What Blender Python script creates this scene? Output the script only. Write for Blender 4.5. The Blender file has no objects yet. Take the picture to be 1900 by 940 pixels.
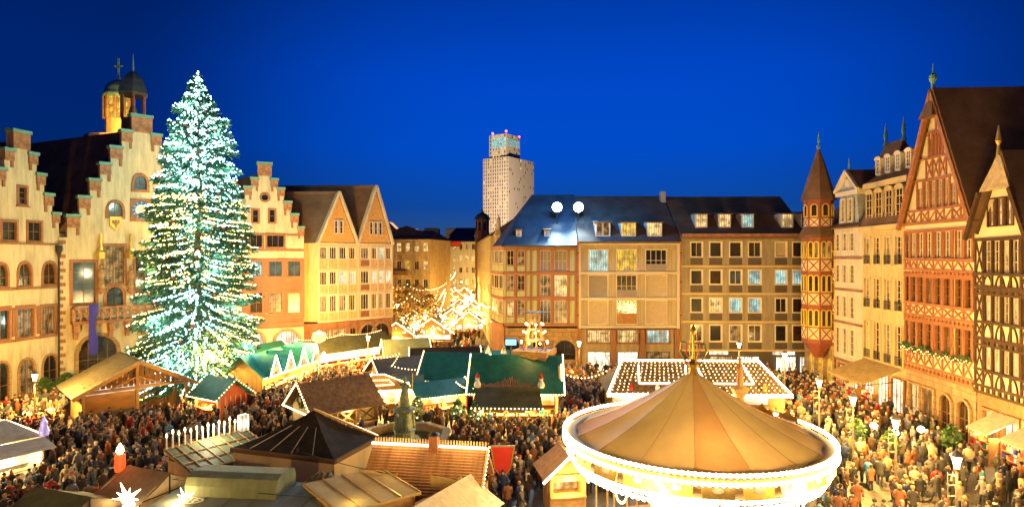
import bpy, bmesh, math, random
from mathutils import Vector, Matrix, Euler
from mathutils.geometry import tessellate_polygon
random.seed(7)
R = math.radians
scene = bpy.context.scene
COL = scene.collection
# ------------------------------------------------------------------ camera
FPX, CX, HY, EYE = 1150.0, 950.0, 478.0, 14.0      # focal length in photo pixels, centre column, horizon row, eye height
cam = bpy.data.cameras.new('camera'); cam.sensor_width = 36.0
cam.lens = 36.0 * FPX / 1900.0
cam.shift_y = (HY - 470.0) / 1900.0
cam.clip_start = 0.3; cam.clip_end = 9000
camo = bpy.data.objects.new('camera', cam); COL.objects.link(camo)
camo.location = (0, 0, EYE); camo.rotation_euler = (R(90), 0, 0)
scene.camera = camo
# ------------------------------------------------------------------ sky (blue hour)
world = bpy.data.worlds.new('World'); scene.world = world; world.use_nodes = True
wn, wl = world.node_tree.nodes, world.node_tree.links
bg = wn['Background']
tc = wn.new('ShaderNodeTexCoord'); sep = wn.new('ShaderNodeSeparateXYZ'); wl.new(tc.outputs['Generated'], sep.inputs[0])
ramp = wn.new('ShaderNodeValToRGB'); wl.new(sep.outputs['Z'], ramp.inputs[0])
el = ramp.color_ramp.elements
el[0].position = 0.0; el[0].color = (0.034, 0.042, 0.075, 1)
el[1].position = 1.0; el[1].color = (0.0, 0.012, 0.11, 1)
for p, c in ((0.03, (0.012, 0.038, 0.105, 1)), (0.08, (0.002, 0.031, 0.165, 1)), (0.17, (0.0, 0.034, 0.27, 1)), (0.27, (0.0, 0.030, 0.27, 1)), (0.42, (0.0, 0.018, 0.165, 1))):
    e = el.new(p); e.color = c
# sky colour brightened around the roof flood lamps, their glow painted into the sky
dotn = wn.new('ShaderNodeVectorMath'); dotn.operation = 'DOT_PRODUCT'; dotn.inputs[1].default_value = Vector((0.11, 0.97, 0.17)).normalized()
wl.new(tc.outputs['Generated'], dotn.inputs[0])
mr = wn.new('ShaderNodeMapRange'); mr.interpolation_type = 'SMOOTHSTEP'; mr.inputs[1].default_value = 0.78; mr.inputs[2].default_value = 1.0; mr.inputs[3].default_value = 0.58; mr.inputs[4].default_value = 2.15
wl.new(dotn.outputs['Value'], mr.inputs[0])
vm = wn.new('ShaderNodeVectorMath'); vm.operation = 'SCALE'
wl.new(ramp.outputs[0], vm.inputs[0]); wl.new(mr.outputs[0], vm.inputs['Scale'])
wl.new(vm.outputs[0], bg.inputs[0]); bg.inputs[1].default_value = 1.0
# ------------------------------------------------------------------ exposure, sampling
scene.view_settings.view_transform = 'Standard'; scene.view_settings.look = 'None'
scene.view_settings.exposure = 0.0; scene.view_settings.gamma = 1.0
scene.render.engine = 'CYCLES'
cy = scene.cycles
cy.use_denoising = True; cy.max_bounces = 4; cy.diffuse_bounces = 2; cy.glossy_bounces = 2; cy.transmission_bounces = 2
cy.caustics_reflective = False; cy.caustics_refractive = False; cy.sample_clamp_indirect = 4.0; cy.sample_clamp_direct = 0
try: cy.use_light_tree = True
except Exception: pass
LIGHT = 6.6      # one dial for every lamp

# ------------------------------------------------------------------ pixel helpers
def at(px, py, Y):
    return Vector(((px - CX) / FPX * Y, Y, EYE + (HY - py) / FPX * Y))
def atz(px, py, z):
    Y = (EYE - z) * FPX / (py - HY)
    return Vector(((px - CX) / FPX * Y, Y, z))
# ------------------------------------------------------------------ materials
M = {}
def mat(name, col, rough=0.75, var=0.18, scale=1.5, bump=0.0, bscale=12.0, metal=0.0, col2=None, bands=0.0, bdir='Z', spec=0.4, streak=0.0, joints=0.0):
    if name in ('slate', 'slate_brown'): spec = 0.15
    if name.startswith('plaster') and name != 'plaster_panel': streak = 0.34
    if name in ('sandstone', 'sandstone_dark', 'concrete_far'): streak = 0.3
    if name == 'ashlar': streak, joints = 0.25, 0.55
    if name.startswith('tarp') or name in ('awning_gold', 'board_roof', 'shingle_roof'): streak = 0.3
    m = bpy.data.materials.new(name); m.use_nodes = True
    n, l = m.node_tree.nodes, m.node_tree.links
    b = n['Principled BSDF']; b.inputs['Roughness'].default_value = rough; b.inputs['Metallic'].default_value = metal
    b.inputs['Specular IOR Level'].default_value = spec
    t = n.new('ShaderNodeTexCoord'); ns = n.new('ShaderNodeTexNoise'); ns.inputs['Scale'].default_value = scale
    ns.inputs['Detail'].default_value = 6; ns.inputs['Roughness'].default_value = 0.65
    l.new(t.outputs['Object'], ns.inputs['Vector'])
    rp = n.new('ShaderNodeValToRGB'); l.new(ns.outputs['Fac'], rp.inputs[0])
    c2 = col2 or tuple(min(1, c * (1 + var)) for c in col)
    c1 = tuple(c * (1 - var) for c in col) if col2 is None else col
    rp.color_ramp.elements[0].position = 0.32; rp.color_ramp.elements[0].color = (*c1, 1)
    rp.color_ramp.elements[1].position = 0.68; rp.color_ramp.elements[1].color = (*c2, 1)
    csock = rp.outputs[0]
    if streak:
        mp = n.new('ShaderNodeMapping'); mp.inputs['Scale'].default_value = (1.3, 1.3, 0.16); l.new(t.outputs['Object'], mp.inputs[0])
        n3 = n.new('ShaderNodeTexNoise'); n3.inputs['Scale'].default_value = 1.6; n3.inputs['Detail'].default_value = 7; n3.inputs['Roughness'].default_value = 0.7; l.new(mp.outputs[0], n3.inputs['Vector'])
        r3 = n.new('ShaderNodeMapRange'); r3.inputs[1].default_value = 0.35; r3.inputs[2].default_value = 0.62; r3.inputs[3].default_value = 1.0 - streak; r3.inputs[4].default_value = 1.0; l.new(n3.outputs['Fac'], r3.inputs[0])
        sc = n.new('ShaderNodeVectorMath'); sc.operation = 'SCALE'; l.new(csock, sc.inputs[0]); l.new(r3.outputs[0], sc.inputs['Scale']); csock = sc.outputs[0]
    if joints:
        bk = n.new('ShaderNodeTexBrick'); bk.inputs['Scale'].default_value = 1.0; bk.inputs['Brick Width'].default_value = joints * 2; bk.inputs['Row Height'].default_value = joints; bk.inputs['Mortar Size'].default_value = 0.025
        bk.inputs['Color1'].default_value = (1, 1, 1, 1); bk.inputs['Color2'].default_value = (0.78, 0.74, 0.7, 1); bk.inputs['Mortar'].default_value = (0.5, 0.46, 0.42, 1)
        cx = n.new('ShaderNodeSeparateXYZ'); cb = n.new('ShaderNodeCombineXYZ'); l.new(t.outputs['Object'], cx.inputs[0]); l.new(cx.outputs['X'], cb.inputs['X']); l.new(cx.outputs['Z'], cb.inputs['Y']); l.new(cb.outputs[0], bk.inputs['Vector'])
        ml = n.new('ShaderNodeVectorMath'); ml.operation = 'MULTIPLY'; l.new(csock, ml.inputs[0]); l.new(bk.outputs['Color'], ml.inputs[1]); csock = ml.outputs[0]
    l.new(csock, b.inputs['Base Color'])
    if bump or bands:
        bp = n.new('ShaderNodeBump'); bp.inputs['Strength'].default_value = 0.6; bp.inputs['Distance'].default_value = bump or 0.03
        if bands:
            wv = n.new('ShaderNodeTexWave'); wv.wave_type = 'BANDS'; wv.bands_direction = bdir; wv.wave_profile = 'SAW'
            wv.inputs['Scale'].default_value = bands; wv.inputs['Distortion'].default_value = 0.6; wv.inputs['Detail Scale'].default_value = 3
            l.new(t.outputs['Object'], wv.inputs['Vector']); l.new(wv.outputs['Fac'], bp.inputs['Height'])
        else:
            n2 = n.new('ShaderNodeTexNoise'); n2.inputs['Scale'].default_value = bscale; n2.inputs['Detail'].default_value = 4
            l.new(t.outputs['Object'], n2.inputs['Vector']); l.new(n2.outputs['Fac'], bp.inputs['Height'])
        l.new(bp.outputs[0], b.inputs['Normal'])
    M[name] = m; return m
def emit(name, col, strength, col2=None, scale=0.0, sample=False, lo=0.3):
    m = bpy.data.materials.new(name); m.use_nodes = True
    n, l = m.node_tree.nodes, m.node_tree.links
    b = n['Principled BSDF']; b.inputs['Base Color'].default_value = (*[c * (0.04 if scale else 0.3) for c in col], 1); b.inputs['Roughness'].default_value = 0.3
    b.inputs['Emission Color'].default_value = (*col, 1); b.inputs['Emission Strength'].default_value = strength
    if scale:
        t = n.new('ShaderNodeTexCoord'); ns = n.new('ShaderNodeTexNoise'); ns.inputs['Scale'].default_value = scale; ns.inputs['Detail'].default_value = 3
        oi = n.new('ShaderNodeObjectInfo'); ad = n.new('ShaderNodeVectorMath'); ad.operation = 'ADD'
        l.new(t.outputs['Object'], ad.inputs[0]); l.new(oi.outputs['Location'], ad.inputs[1]); l.new(ad.outputs[0], ns.inputs['Vector'])
        rp = n.new('ShaderNodeValToRGB'); l.new(ns.outputs['Fac'], rp.inputs[0])
        c2 = col2 or tuple(c * lo for c in col)
        rp.color_ramp.elements[0].position = 0.38; rp.color_ramp.elements[0].color = (*c2, 1)
        rp.color_ramp.elements[1].position = 0.6; rp.color_ramp.elements[1].color = (*col, 1)
        wv = n.new('ShaderNodeTexWave'); wv.bands_direction = 'X'; wv.inputs['Scale'].default_value = 1.1; wv.inputs['Distortion'].default_value = 2.5; l.new(ad.outputs[0], wv.inputs['Vector'])
        mw = n.new('ShaderNodeMapRange'); mw.inputs[3].default_value = 0.45; mw.inputs[4].default_value = 1.0; l.new(wv.outputs['Fac'], mw.inputs[0])
        sc = n.new('ShaderNodeVectorMath'); sc.operation = 'SCALE'; l.new(rp.outputs[0], sc.inputs[0]); l.new(mw.outputs[0], sc.inputs['Scale']); l.new(sc.outputs[0], b.inputs['Emission Color'])
    m.cycles.emission_sampling = 'FRONT' if sample else 'NONE'
    M[name] = m; return m

mat('cobble', (0.055, 0.045, 0.036), 0.62, 0.35, 2.2, 0.03, 5.0, col2=(0.11, 0.09, 0.07))
mat('plaster_cream', (0.64, 0.52, 0.32), 0.9, 0.09, 0.35, 0.012, 9)
mat('plaster_white', (0.63, 0.54, 0.38), 0.9, 0.08, 0.5, 0.01, 9)
mat('plaster_yellow', (0.62, 0.46, 0.21), 0.9, 0.09, 0.5, 0.01, 9)
mat('plaster_ochre', (0.58, 0.40, 0.18), 0.9, 0.18, 1.4, 0.02, 6)
mat('plaster_panel', (0.66, 0.53, 0.30), 0.9, 0.07, 0.8, 0.01, 12)
mat('plaster_tan', (0.42, 0.33, 0.20), 0.9, 0.12, 0.6, 0.01, 9)
mat('plaster_olive', (0.40, 0.40, 0.21), 0.9, 0.10, 1.0, 0.01, 9)
mat('plaster_grey', (0.33, 0.27, 0.18), 0.9, 0.14, 0.5, 0.012, 7)
mat('sandstone', (0.33, 0.15, 0.07), 0.88, 0.25, 1.6, 0.02, 8)
mat('sandstone_dark', (0.30, 0.145, 0.085), 0.88, 0.25, 1.3, 0.02, 7)
mat('ashlar', (0.44, 0.28, 0.13), 0.88, 0.24, 0.9, 0.02, 5)
mat('carved', (0.34, 0.16, 0.08), 0.85, 0.45, 2.8, 0.10, 3.2)
mat('copper', (0.13, 0.30, 0.24), 0.6, 0.3, 1.4, 0.01, 8)
mat('slate', (0.105, 0.072, 0.055), 0.85, 0.30, 0.5, 0.05, bands=2.3)
mat('slate_brown', (0.150, 0.085, 0.048), 0.85, 0.30, 0.5, 0.05, bands=2.3)
mat('slate_blue', (0.045, 0.060, 0.075), 0.42, 0.30, 0.6, 0.05, bands=2.3)
mat('shingle_light', (0.40, 0.30, 0.17), 0.8, 0.3, 3.0, 0.05, bands=2.2)
mat('shingle_grey', (0.30, 0.32, 0.34), 0.7, 0.3, 3.0, 0.04, bands=3.0)
mat('brick_gable', (0.52, 0.30, 0.09), 0.9, 0.30, 3.5, 0.03, bands=3.0)
mat('timber_red', (0.31, 0.115, 0.040), 0.72, 0.28, 3.0, 0.015, 14)
mat('timber_black', (0.075, 0.042, 0.020), 0.85, 0.3, 3.0, 0.015, 14, spec=0.15)
mat('timber_maroon', (0.26, 0.07, 0.032), 0.7, 0.25, 3.0, 0.015, 14)
mat('frame_white', (0.66, 0.57, 0.42), 0.6, 0.08, 2)
mat('frame_brown', (0.22, 0.105, 0.04), 0.6, 0.2, 3)
mat('frame_yellow', (0.66, 0.44, 0.05), 0.6, 0.15, 3)
mat('frame_dark', (0.05, 0.04, 0.035), 0.6, 0.2, 3)
mat('spandrel', (0.085, 0.065, 0.05), 0.7, 0.15, 2)
mat('shutter_beige', (0.44, 0.34, 0.24), 0.75, 0.08, 2, 0.02, bands=5.0)
mat('shutter_grey', (0.25, 0.21, 0.18), 0.7, 0.1, 2, 0.02, bands=5.0)
mat('wood', (0.32, 0.15, 0.05), 0.7, 0.3, 4, 0.015, 16)
mat('wood_light', (0.50, 0.29, 0.11), 0.7, 0.25, 4, 0.012, 16)
mat('wood_dark', (0.10, 0.05, 0.025), 0.7, 0.3, 4, 0.012, 16)
mat('wood_red', (0.38, 0.05, 0.02), 0.6, 0.2, 4)
mat('shingle_roof', (0.15, 0.085, 0.035), 0.85, 0.5, 3.4, 0.05, bands=2.6)
mat('board_roof', (0.095, 0.078, 0.045), 0.8, 0.3, 2.5, 0.03, bands=1.6)
mat('tarp_green', (0.016, 0.150, 0.112), 0.52, 0.22, 0.9, 0.05, 1.6)
mat('tarp_teal', (0.03, 0.27, 0.24), 0.55, 0.2, 0.8, 0.04, 1.8)
mat('tarp_olive', (0.075, 0.080, 0.035), 0.7, 0.25, 1.4, 0.04, 3)
mat('tarp_black', (0.034, 0.026, 0.020), 0.85, 0.35, 1.2, 0.04, 2.5, spec=0.12)
mat('tarp_brown', (0.105, 0.070, 0.042), 0.7, 0.25, 1.2, 0.04, 2.5)
mat('tarp_white', (0.62, 0.54, 0.42), 0.7, 0.10, 1.2, 0.03, 2.5)
mat('tarp_beige', (0.52, 0.41, 0.25), 0.7, 0.12, 1.0, 0.05, 2.0)
mat('tarp_grey', (0.21, 0.24, 0.21), 0.6, 0.15, 1.0, 0.04, 2.2)
mat('tarp_moss', (0.17, 0.20, 0.12), 0.6, 0.2, 1.0, 0.04, 2.2)
mat('awning_gold', (0.55, 0.37, 0.12), 0.7, 0.12, 1.4, 0.02, 4)
def cloth(name, col, trans=0.45):
    m = mat(name, col, 0.55, 0.10, 0.7, 0.02, 2.0); n, l = m.node_tree.nodes, m.node_tree.links
    b = n['Principled BSDF']; t = n.new('ShaderNodeBsdfTranslucent'); x = n.new('ShaderNodeMixShader'); x.inputs[0].default_value = trans
    l.new(b.inputs['Base Color'].links[0].from_socket, t.inputs[0]); l.new(b.outputs[0], x.inputs[1]); l.new(t.outputs[0], x.inputs[2])
    l.new(x.outputs[0], n['Material Output'].inputs[0]); return m
cloth('canopy_tan', (0.45, 0.285, 0.095))
cloth('canopy_orange', (0.43, 0.22, 0.065))
cloth('canopy_olive', (0.41, 0.27, 0.085))
mat('gold', (0.62, 0.40, 0.10), 0.35, 0.2, 4, metal=0.6)
mat('iron', (0.03, 0.03, 0.03), 0.45, 0.2, 4, metal=0.4)
mat('post_grey', (0.20, 0.17, 0.12), 0.5, 0.2, 4, metal=0.2)
mat('bronze', (0.16, 0.20, 0.12), 0.55, 0.45, 5, 0.03, 9)
mat('stone_basin', (0.34, 0.24, 0.13), 0.85, 0.25, 2.2, 0.02, 8)
mat('red_panel', (0.62, 0.04, 0.02), 0.45, 0.08, 3)
mat('red_cloth', (0.42, 0.02, 0.015), 0.8, 0.2, 3)
mat('bark', (0.09, 0.06, 0.035), 0.9, 0.3, 6, 0.03, 9)
mat('needle', (0.045, 0.125, 0.080), 0.8, 0.5, 1.3)
mat('leaf', (0.05, 0.10, 0.02), 0.75, 0.5, 2.5)
mat('leaf_brown', (0.22, 0.13, 0.04), 0.8, 0.4, 2.0)
mat('flag_blue', (0.035, 0.03, 0.30), 0.75, 0.2, 2)
mat('clock_blue', (0.03, 0.13, 0.40), 0.5, 0.1, 3)
mat('concrete', (0.38, 0.34, 0.28), 0.85, 0.12, 0.05)
mat('concrete_far', (0.36, 0.27, 0.16), 0.9, 0.15, 0.15)
mat('hill', (0.022, 0.028, 0.034), 0.95, 0.3, 0.01)
mat('asphalt', (0.05, 0.045, 0.04), 0.6, 0.3, 1.5)
mat('skin', (0.50, 0.28, 0.18), 0.6, 0.06, 6)
mat('eye', (0.02, 0.015, 0.01), 0.3, 0.1, 6)
mat('water', (0.10, 0.085, 0.04), 0.08, 0.2, 1.5, 0.02, 5, spec=0.7)
mat('brick', (0.36, 0.14, 0.06), 0.9, 0.3, 4, 0.03, bands=6.0)
mat('paint_white', (0.72, 0.70, 0.64), 0.5, 0.06, 3)
mat('glass_dark', (0.018, 0.018, 0.020), 0.12, 0.5, 0.8, spec=0.8)
mat('glass_brown', (0.040, 0.024, 0.012), 0.16, 0.6, 1.4, spec=0.6)
mat('glass_blue', (0.05, 0.085, 0.13), 0.12, 0.5, 1.0, spec=0.8)
emit('lit_warm', (1.0, 0.66, 0.25), 1.6, scale=1.3, lo=0.22)
emit('lit_yellow', (1.0, 0.62, 0.08), 1.3, scale=1.5, lo=0.35)
emit('lit_soft', (0.80, 0.46, 0.15), 0.6, scale=1.6, lo=0.08)
emit('lit_cool', (0.62, 1.0, 0.92), 1.05, scale=0.9, lo=0.30)
emit('lit_white', (1.0, 0.92, 0.74), 1.5, scale=1.1, lo=0.45)
emit('shop_light', (1.0, 0.86, 0.58), 3.2, scale=1.3, lo=0.30)
emit('stall_glow', (1.0, 0.72, 0.34), 3.0, col2=(0.9, 0.22, 0.03), scale=2.2)
emit('bulb_warm', (1.0, 0.72, 0.32), 7.0)
emit('bulb_cool', (0.50, 1.0, 0.90), 7.0)
emit('bulb_yellow', (1.0, 0.80, 0.26), 6.0)
emit('tube_warm', (1.0, 0.83, 0.50), 9.0)
emit('tube_ring', (1.0, 0.80, 0.46), 8.0, sample=True)
emit('lamp_glass', (1.0, 0.80, 0.42), 16.0)
emit('lamp_orange', (1.0, 0.66, 0.14), 2.8)
emit('flood_blue', (0.60, 0.86, 1.0), 60.0)
emit('candle_red', (1.0, 0.06, 0.01), 2.2)
emit('candle_flame', (1.0, 0.82, 0.30), 9.0)
emit('beacon_red', (1.0, 0.08, 0.25), 10.0)
emit('sign_blue', (0.25, 0.70, 1.0), 2.0)
emit('purple_glow', (0.75, 0.55, 1.0), 1.2, scale=0.05, lo=0.2)
emit('drum_glow', (1.0, 0.86, 0.52), 4.5, scale=1.2, lo=0.5)

# ------------------------------------------------------------------ mesh builder
class MB:
    def __init__(s): s.v = []; s.f = []; s.m = []
    def add(s, vs, fs, mi=0):
        o = len(s.v); s.v += [tuple(v) for v in vs]
        s.f += [tuple(i + o for i in f) for f in fs]; s.m += [mi] * len(fs); return s
    def box(s, x0, x1, y0, y1, z0, z1, mi=0):
        return s.add([(x0, y0, z0), (x1, y0, z0), (x1, y1, z0), (x0, y1, z0), (x0, y0, z1), (x1, y0, z1), (x1, y1, z1), (x0, y1, z1)],
              [(0, 3, 2, 1), (4, 5, 6, 7), (0, 1, 5, 4), (1, 2, 6, 5), (2, 3, 7, 6), (3, 0, 4, 7)], mi)
    def tube(s, p, q, r0, r1=None, n=8, mi=0, caps=True):
        p = Vector(p); q = Vector(q); r1 = r0 if r1 is None else r1
        d = (q - p).normalized(); a = d.orthogonal().normalized(); b = d.cross(a)
        vs = []
        for c, r in ((p, r0), (q, r1)):
            for k in range(n):
                t = 2 * math.pi * k / n; vs.append(c + a * math.cos(t) * r + b * math.sin(t) * r)
        fs = [(k, (k + 1) % n, n + (k + 1) % n, n + k) for k in range(n)]
        if caps: fs += [tuple(range(n - 1, -1, -1)), tuple(range(n, 2 * n))]
        return s.add(vs, fs, mi)
    def path(s, pts, r, n=6, mi=0):
        for a, b in zip(pts, pts[1:]): s.tube(a, b, r, r, n, mi)
        return s
    def lathe(s, prof, n=16, c=(0, 0, 0), mi=0, sx=1.0, sy=1.0, a0=0.0):
        vs = []
        for r, z in prof:
            for k in range(n):
                t = 2 * math.pi * k / n + a0; vs.append((c[0] + r * sx * math.cos(t), c[1] + r * sy * math.sin(t), c[2] + z))
        fs = []
        for j in range(len(prof) - 1):
            for k in range(n):
                fs.append((j * n + k, j * n + (k + 1) % n, (j + 1) * n + (k + 1) % n, (j + 1) * n + k))
        fs += [tuple(range(n - 1, -1, -1)), tuple(range((len(prof) - 1) * n, len(prof) * n))]
        return s.add(vs, fs, mi)
    def bar(s, p, q, w, h, mi=0, up=(0, 0, 1)):
        p = Vector(p); q = Vector(q); d = (q - p).normalized(); up = Vector(up)
        a = d.cross(up)
        a = a.normalized() if a.length > 1e-4 else d.orthogonal().normalized()
        b = a.cross(d)
        vs = [c + a * w / 2 * i + b * h / 2 * j for c in (p, q) for i, j in ((-1, -1), (1, -1), (1, 1), (-1, 1))]
        return s.add(vs, [(3, 2, 1, 0), (4, 5, 6, 7), (0, 1, 5, 4), (1, 2, 6, 5), (2, 3, 7, 6), (3, 0, 4, 7)], mi)
    def slab(s, a, b, c, d, t, mi=0):
        a, b, c, d = map(Vector, (a, b, c, d)); n = (b - a).cross(d - a).normalized() * t
        top = [a, b, c, d]; bot = [p - n for p in top]
        return s.add(bot + top, [(3, 2, 1, 0), (4, 5, 6, 7), (0, 1, 5, 4), (1, 2, 6, 5), (2, 3, 7, 6), (3, 0, 4, 7)], mi)
    def prism(s, poly, y0, y1, mi=0, skew=0.0):     # polygon in x,z extruded along y; counter-clockwise seen from -y
        n = len(poly)
        vs = [(x, y0, z) for x, z in poly] + [(x + skew, y1, z) for x, z in poly]
        tris = tessellate_polygon([[Vector((x, z, 0)) for x, z in poly]])
        fs = [tuple(t) for t in tris] + [tuple(i + n for i in reversed(t)) for t in tris]
        fs += [(i, i + n, (i + 1) % n + n, (i + 1) % n) for i in range(n)]
        return s.add(vs, fs, mi)
    def ring(s, outer, inner, y0, y1, mi=0):        # two x,z polylines with the same point count
        n = len(outer)
        vs = [(x, y0, z) for x, z in outer] + [(x, y0, z) for x, z in inner] + [(x, y1, z) for x, z in outer] + [(x, y1, z) for x, z in inner]
        fs = []
        for i in range(n):
            j = (i + 1) % n
            fs += [(i, j, n + j, n + i), (2 * n + j, 2 * n + i, 3 * n + i, 3 * n + j), (j, i, 2 * n + i, 2 * n + j), (n + i, n + j, 3 * n + j, 3 * n + i)]
        return s.add(vs, fs, mi)
    def ball(s, c, r, mi=0):
        return s.add([(c[0] + r * x, c[1] + r * y, c[2] + r * z) for x, y, z in ICO_V], ICO_F, mi)
    def mesh(s, name, mats, smooth=False):
        me = bpy.data.meshes.new(name); me.from_pydata(s.v, [], s.f)
        for m in (mats if isinstance(mats, (list, tuple)) else [mats]): me.materials.append(M[m] if isinstance(m, str) else m)
        if any(s.m): me.polygons.foreach_set('material_index', s.m)
        if smooth: me.polygons.foreach_set('use_smooth', [True] * len(s.f))
        bm = bmesh.new(); bm.from_mesh(me); bmesh.ops.recalc_face_normals(bm, faces=bm.faces); bm.to_mesh(me); bm.free()
        me.update(); return me
    def build(s, name, mats, parent=None, loc=(0, 0, 0), rz=0.0, smooth=False):
        return obj(name, s.mesh(name, mats, smooth), parent, loc, rz)
_t = (1 + 5 ** 0.5) / 2
ICO_V = [tuple(Vector(v).normalized()) for v in ((-1, _t, 0), (1, _t, 0), (-1, -_t, 0), (1, -_t, 0), (0, -1, _t), (0, 1, _t), (0, -1, -_t), (0, 1, -_t), (_t, 0, -1), (_t, 0, 1), (-_t, 0, -1), (-_t, 0, 1))]
ICO_F = [(0, 11, 5), (0, 5, 1), (0, 1, 7), (0, 7, 10), (0, 10, 11), (1, 5, 9), (5, 11, 4), (11, 10, 2), (10, 7, 6), (7, 1, 8), (3, 9, 4), (3, 4, 2), (3, 2, 6), (3, 6, 8), (3, 8, 9), (4, 9, 5), (2, 4, 11), (6, 2, 10), (8, 6, 7), (9, 8, 1)]

def obj(name, me, parent=None, loc=(0, 0, 0), rz=0.0):
    o = bpy.data.objects.new(name, me); COL.objects.link(o); o.parent = parent
    o.location = loc; o.rotation_euler = (0, 0, rz); return o
def tag(o, label=None, cat=None, group=None, kind=None):
    if label: o['label'] = label
    if cat: o['category'] = cat
    if group: o['group'] = group
    if kind: o['kind'] = kind
    return o
def thing(name, label, cat, loc=(0, 0, 0), rz=0.0, group=None):
    o = bpy.data.objects.new(name, None); COL.objects.link(o); o.empty_display_size = 0.3
    o.location = loc; o.rotation_euler = (0, 0, rz); return tag(o, label, cat, group)
def copy_tree(o, parent=None):
    c = o.copy(); COL.objects.link(c); c.parent = parent
    for ch in o.children: copy_tree(ch, c)
    return c
def lamp(kind, loc, power, col, size=0.15, parent=None, target=None, spot=None, name='lamp_light'):
    L = bpy.data.lights.new(name, kind); L.energy = power * LIGHT; L.color = col
    if kind in ('POINT', 'SPOT'): L.shadow_soft_size = size
    if kind == 'SPOT': L.spot_size = R(spot or 90); L.spot_blend = 0.7
    o = bpy.data.objects.new(name, L); COL.objects.link(o); o.parent = parent; o.location = loc
    if target is not None:
        o.rotation_euler = (Vector(target) - Vector(loc)).to_track_quat('-Z', 'Y').to_euler()
    return o
WARM = (1.0, 0.585, 0.14); WARMW = (1.0, 0.67, 0.26); COOL = (0.62, 0.88, 1.0); ORANGE = (1.0, 0.52, 0.12)
_cube = None
def unit_cube(matname):
    key = ('cube', matname)
    if key not in SHARED: SHARED[key] = MB().box(-.5, .5, -.5, .5, -.5, .5).mesh('beam', matname)
    return SHARED[key]
SHARED = {}
def beam(parent, p, q, w, d, y, matname, name='beam'):
    """a straight timber lying on a facade: p, q are (x, z) in the facade plane, y its depth"""
    dx, dz = q[0] - p[0], q[1] - p[1]; L = math.hypot(dx, dz)
    o = bpy.data.objects.new(name, unit_cube(matname)); COL.objects.link(o); o.parent = parent
    o.location = ((p[0] + q[0]) / 2, y, (p[1] + q[1]) / 2)
    o.rotation_euler = (0, -math.atan2(dz, dx) + random.gauss(0, 0.008), 0); o.scale = (L, d * random.uniform(0.85, 1.2), w * random.uniform(0.82, 1.18)); return o
def block(parent, x0, x1, y0, y1, z0, z1, matname, name):
    o = bpy.data.objects.new(name, unit_cube(matname)); COL.objects.link(o); o.parent = parent
    o.location = ((x0 + x1) / 2, (y0 + y1) / 2, (z0 + z1) / 2); o.scale = (x1 - x0, y1 - y0, z1 - z0); return o
# ------------------------------------------------------------------ facades: a plane between two corners, features placed on it
class Fac:
    def __init__(s, pxa, Ya, pxb, Yb):
        s.A = Vector(((pxa - CX) / FPX * Ya, Ya)); s.B = Vector(((pxb - CX) / FPX * Yb, Yb))
        d = s.B - s.A; s.W = d.length; s.u = d / s.W; s.n = Vector((s.u.y, -s.u.x)); s.rz = math.atan2(s.u.y, s.u.x)
    def uv(s, px, py, out=0.0):
        d = Vector(((px - CX) / FPX, 1.0)); a = s.A + s.n * out
        t = a.dot(s.n) / d.dot(s.n); p = d * t
        return (p - a).dot(s.u), EYE + (HY - py) / FPX * t
    def U(s, px): return s.uv(px, HY)[0]
    def Z(s, px, py): return s.uv(px, py)[1]
    def root(s, name, label, cat='house', group=None):
        return thing(name, label, cat, (s.A.x, s.A.y, 0), s.rz, group)
def rect(x0, z0, w, h): return [(x0, z0), (x0 + w, z0), (x0 + w, z0 + h), (x0, z0 + h)]
def shape(style, w, h, grow=0.0, n=8):
    """outline of an opening with its foot at z = 0, grown outwards"""
    a = w / 2 + grow; H = h
    if style == 'rect': return [(-a, -grow), (a, -grow), (a, H + grow), (-a, H + grow)]
    if style == 'arch':
        zs = H - w / 2
        return [(-a, -grow), (a, -grow)] + [(a * math.cos(t), zs + a * math.sin(t)) for t in [math.pi * k / n for k in range(n + 1)]]
    if style == 'pointed':
        rise = w * 0.8; zs = H - rise; k2 = (rise + grow) / rise if rise else 1
        pts = [(-a, -grow), (a, -grow)]
        m = n // 2
        right = [(a * math.cos(t * math.pi / 2) ** 0.75, zs + (rise + grow) * math.sin(t * math.pi / 2)) for t in [k / m for k in range(m)]]
        return pts + right + [(0, zs + rise + grow * 1.2)] + [(-x, z) for x, z in reversed(right)]
    if style == 'round':
        return [(a * math.cos(t), h / 2 + a * math.sin(t)) for t in [2 * math.pi * k / 16 - math.pi / 2 for k in range(16)]]
def ushape(style, w, h, grow=0.0):
    return shape(style, w, h, grow)
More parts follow.
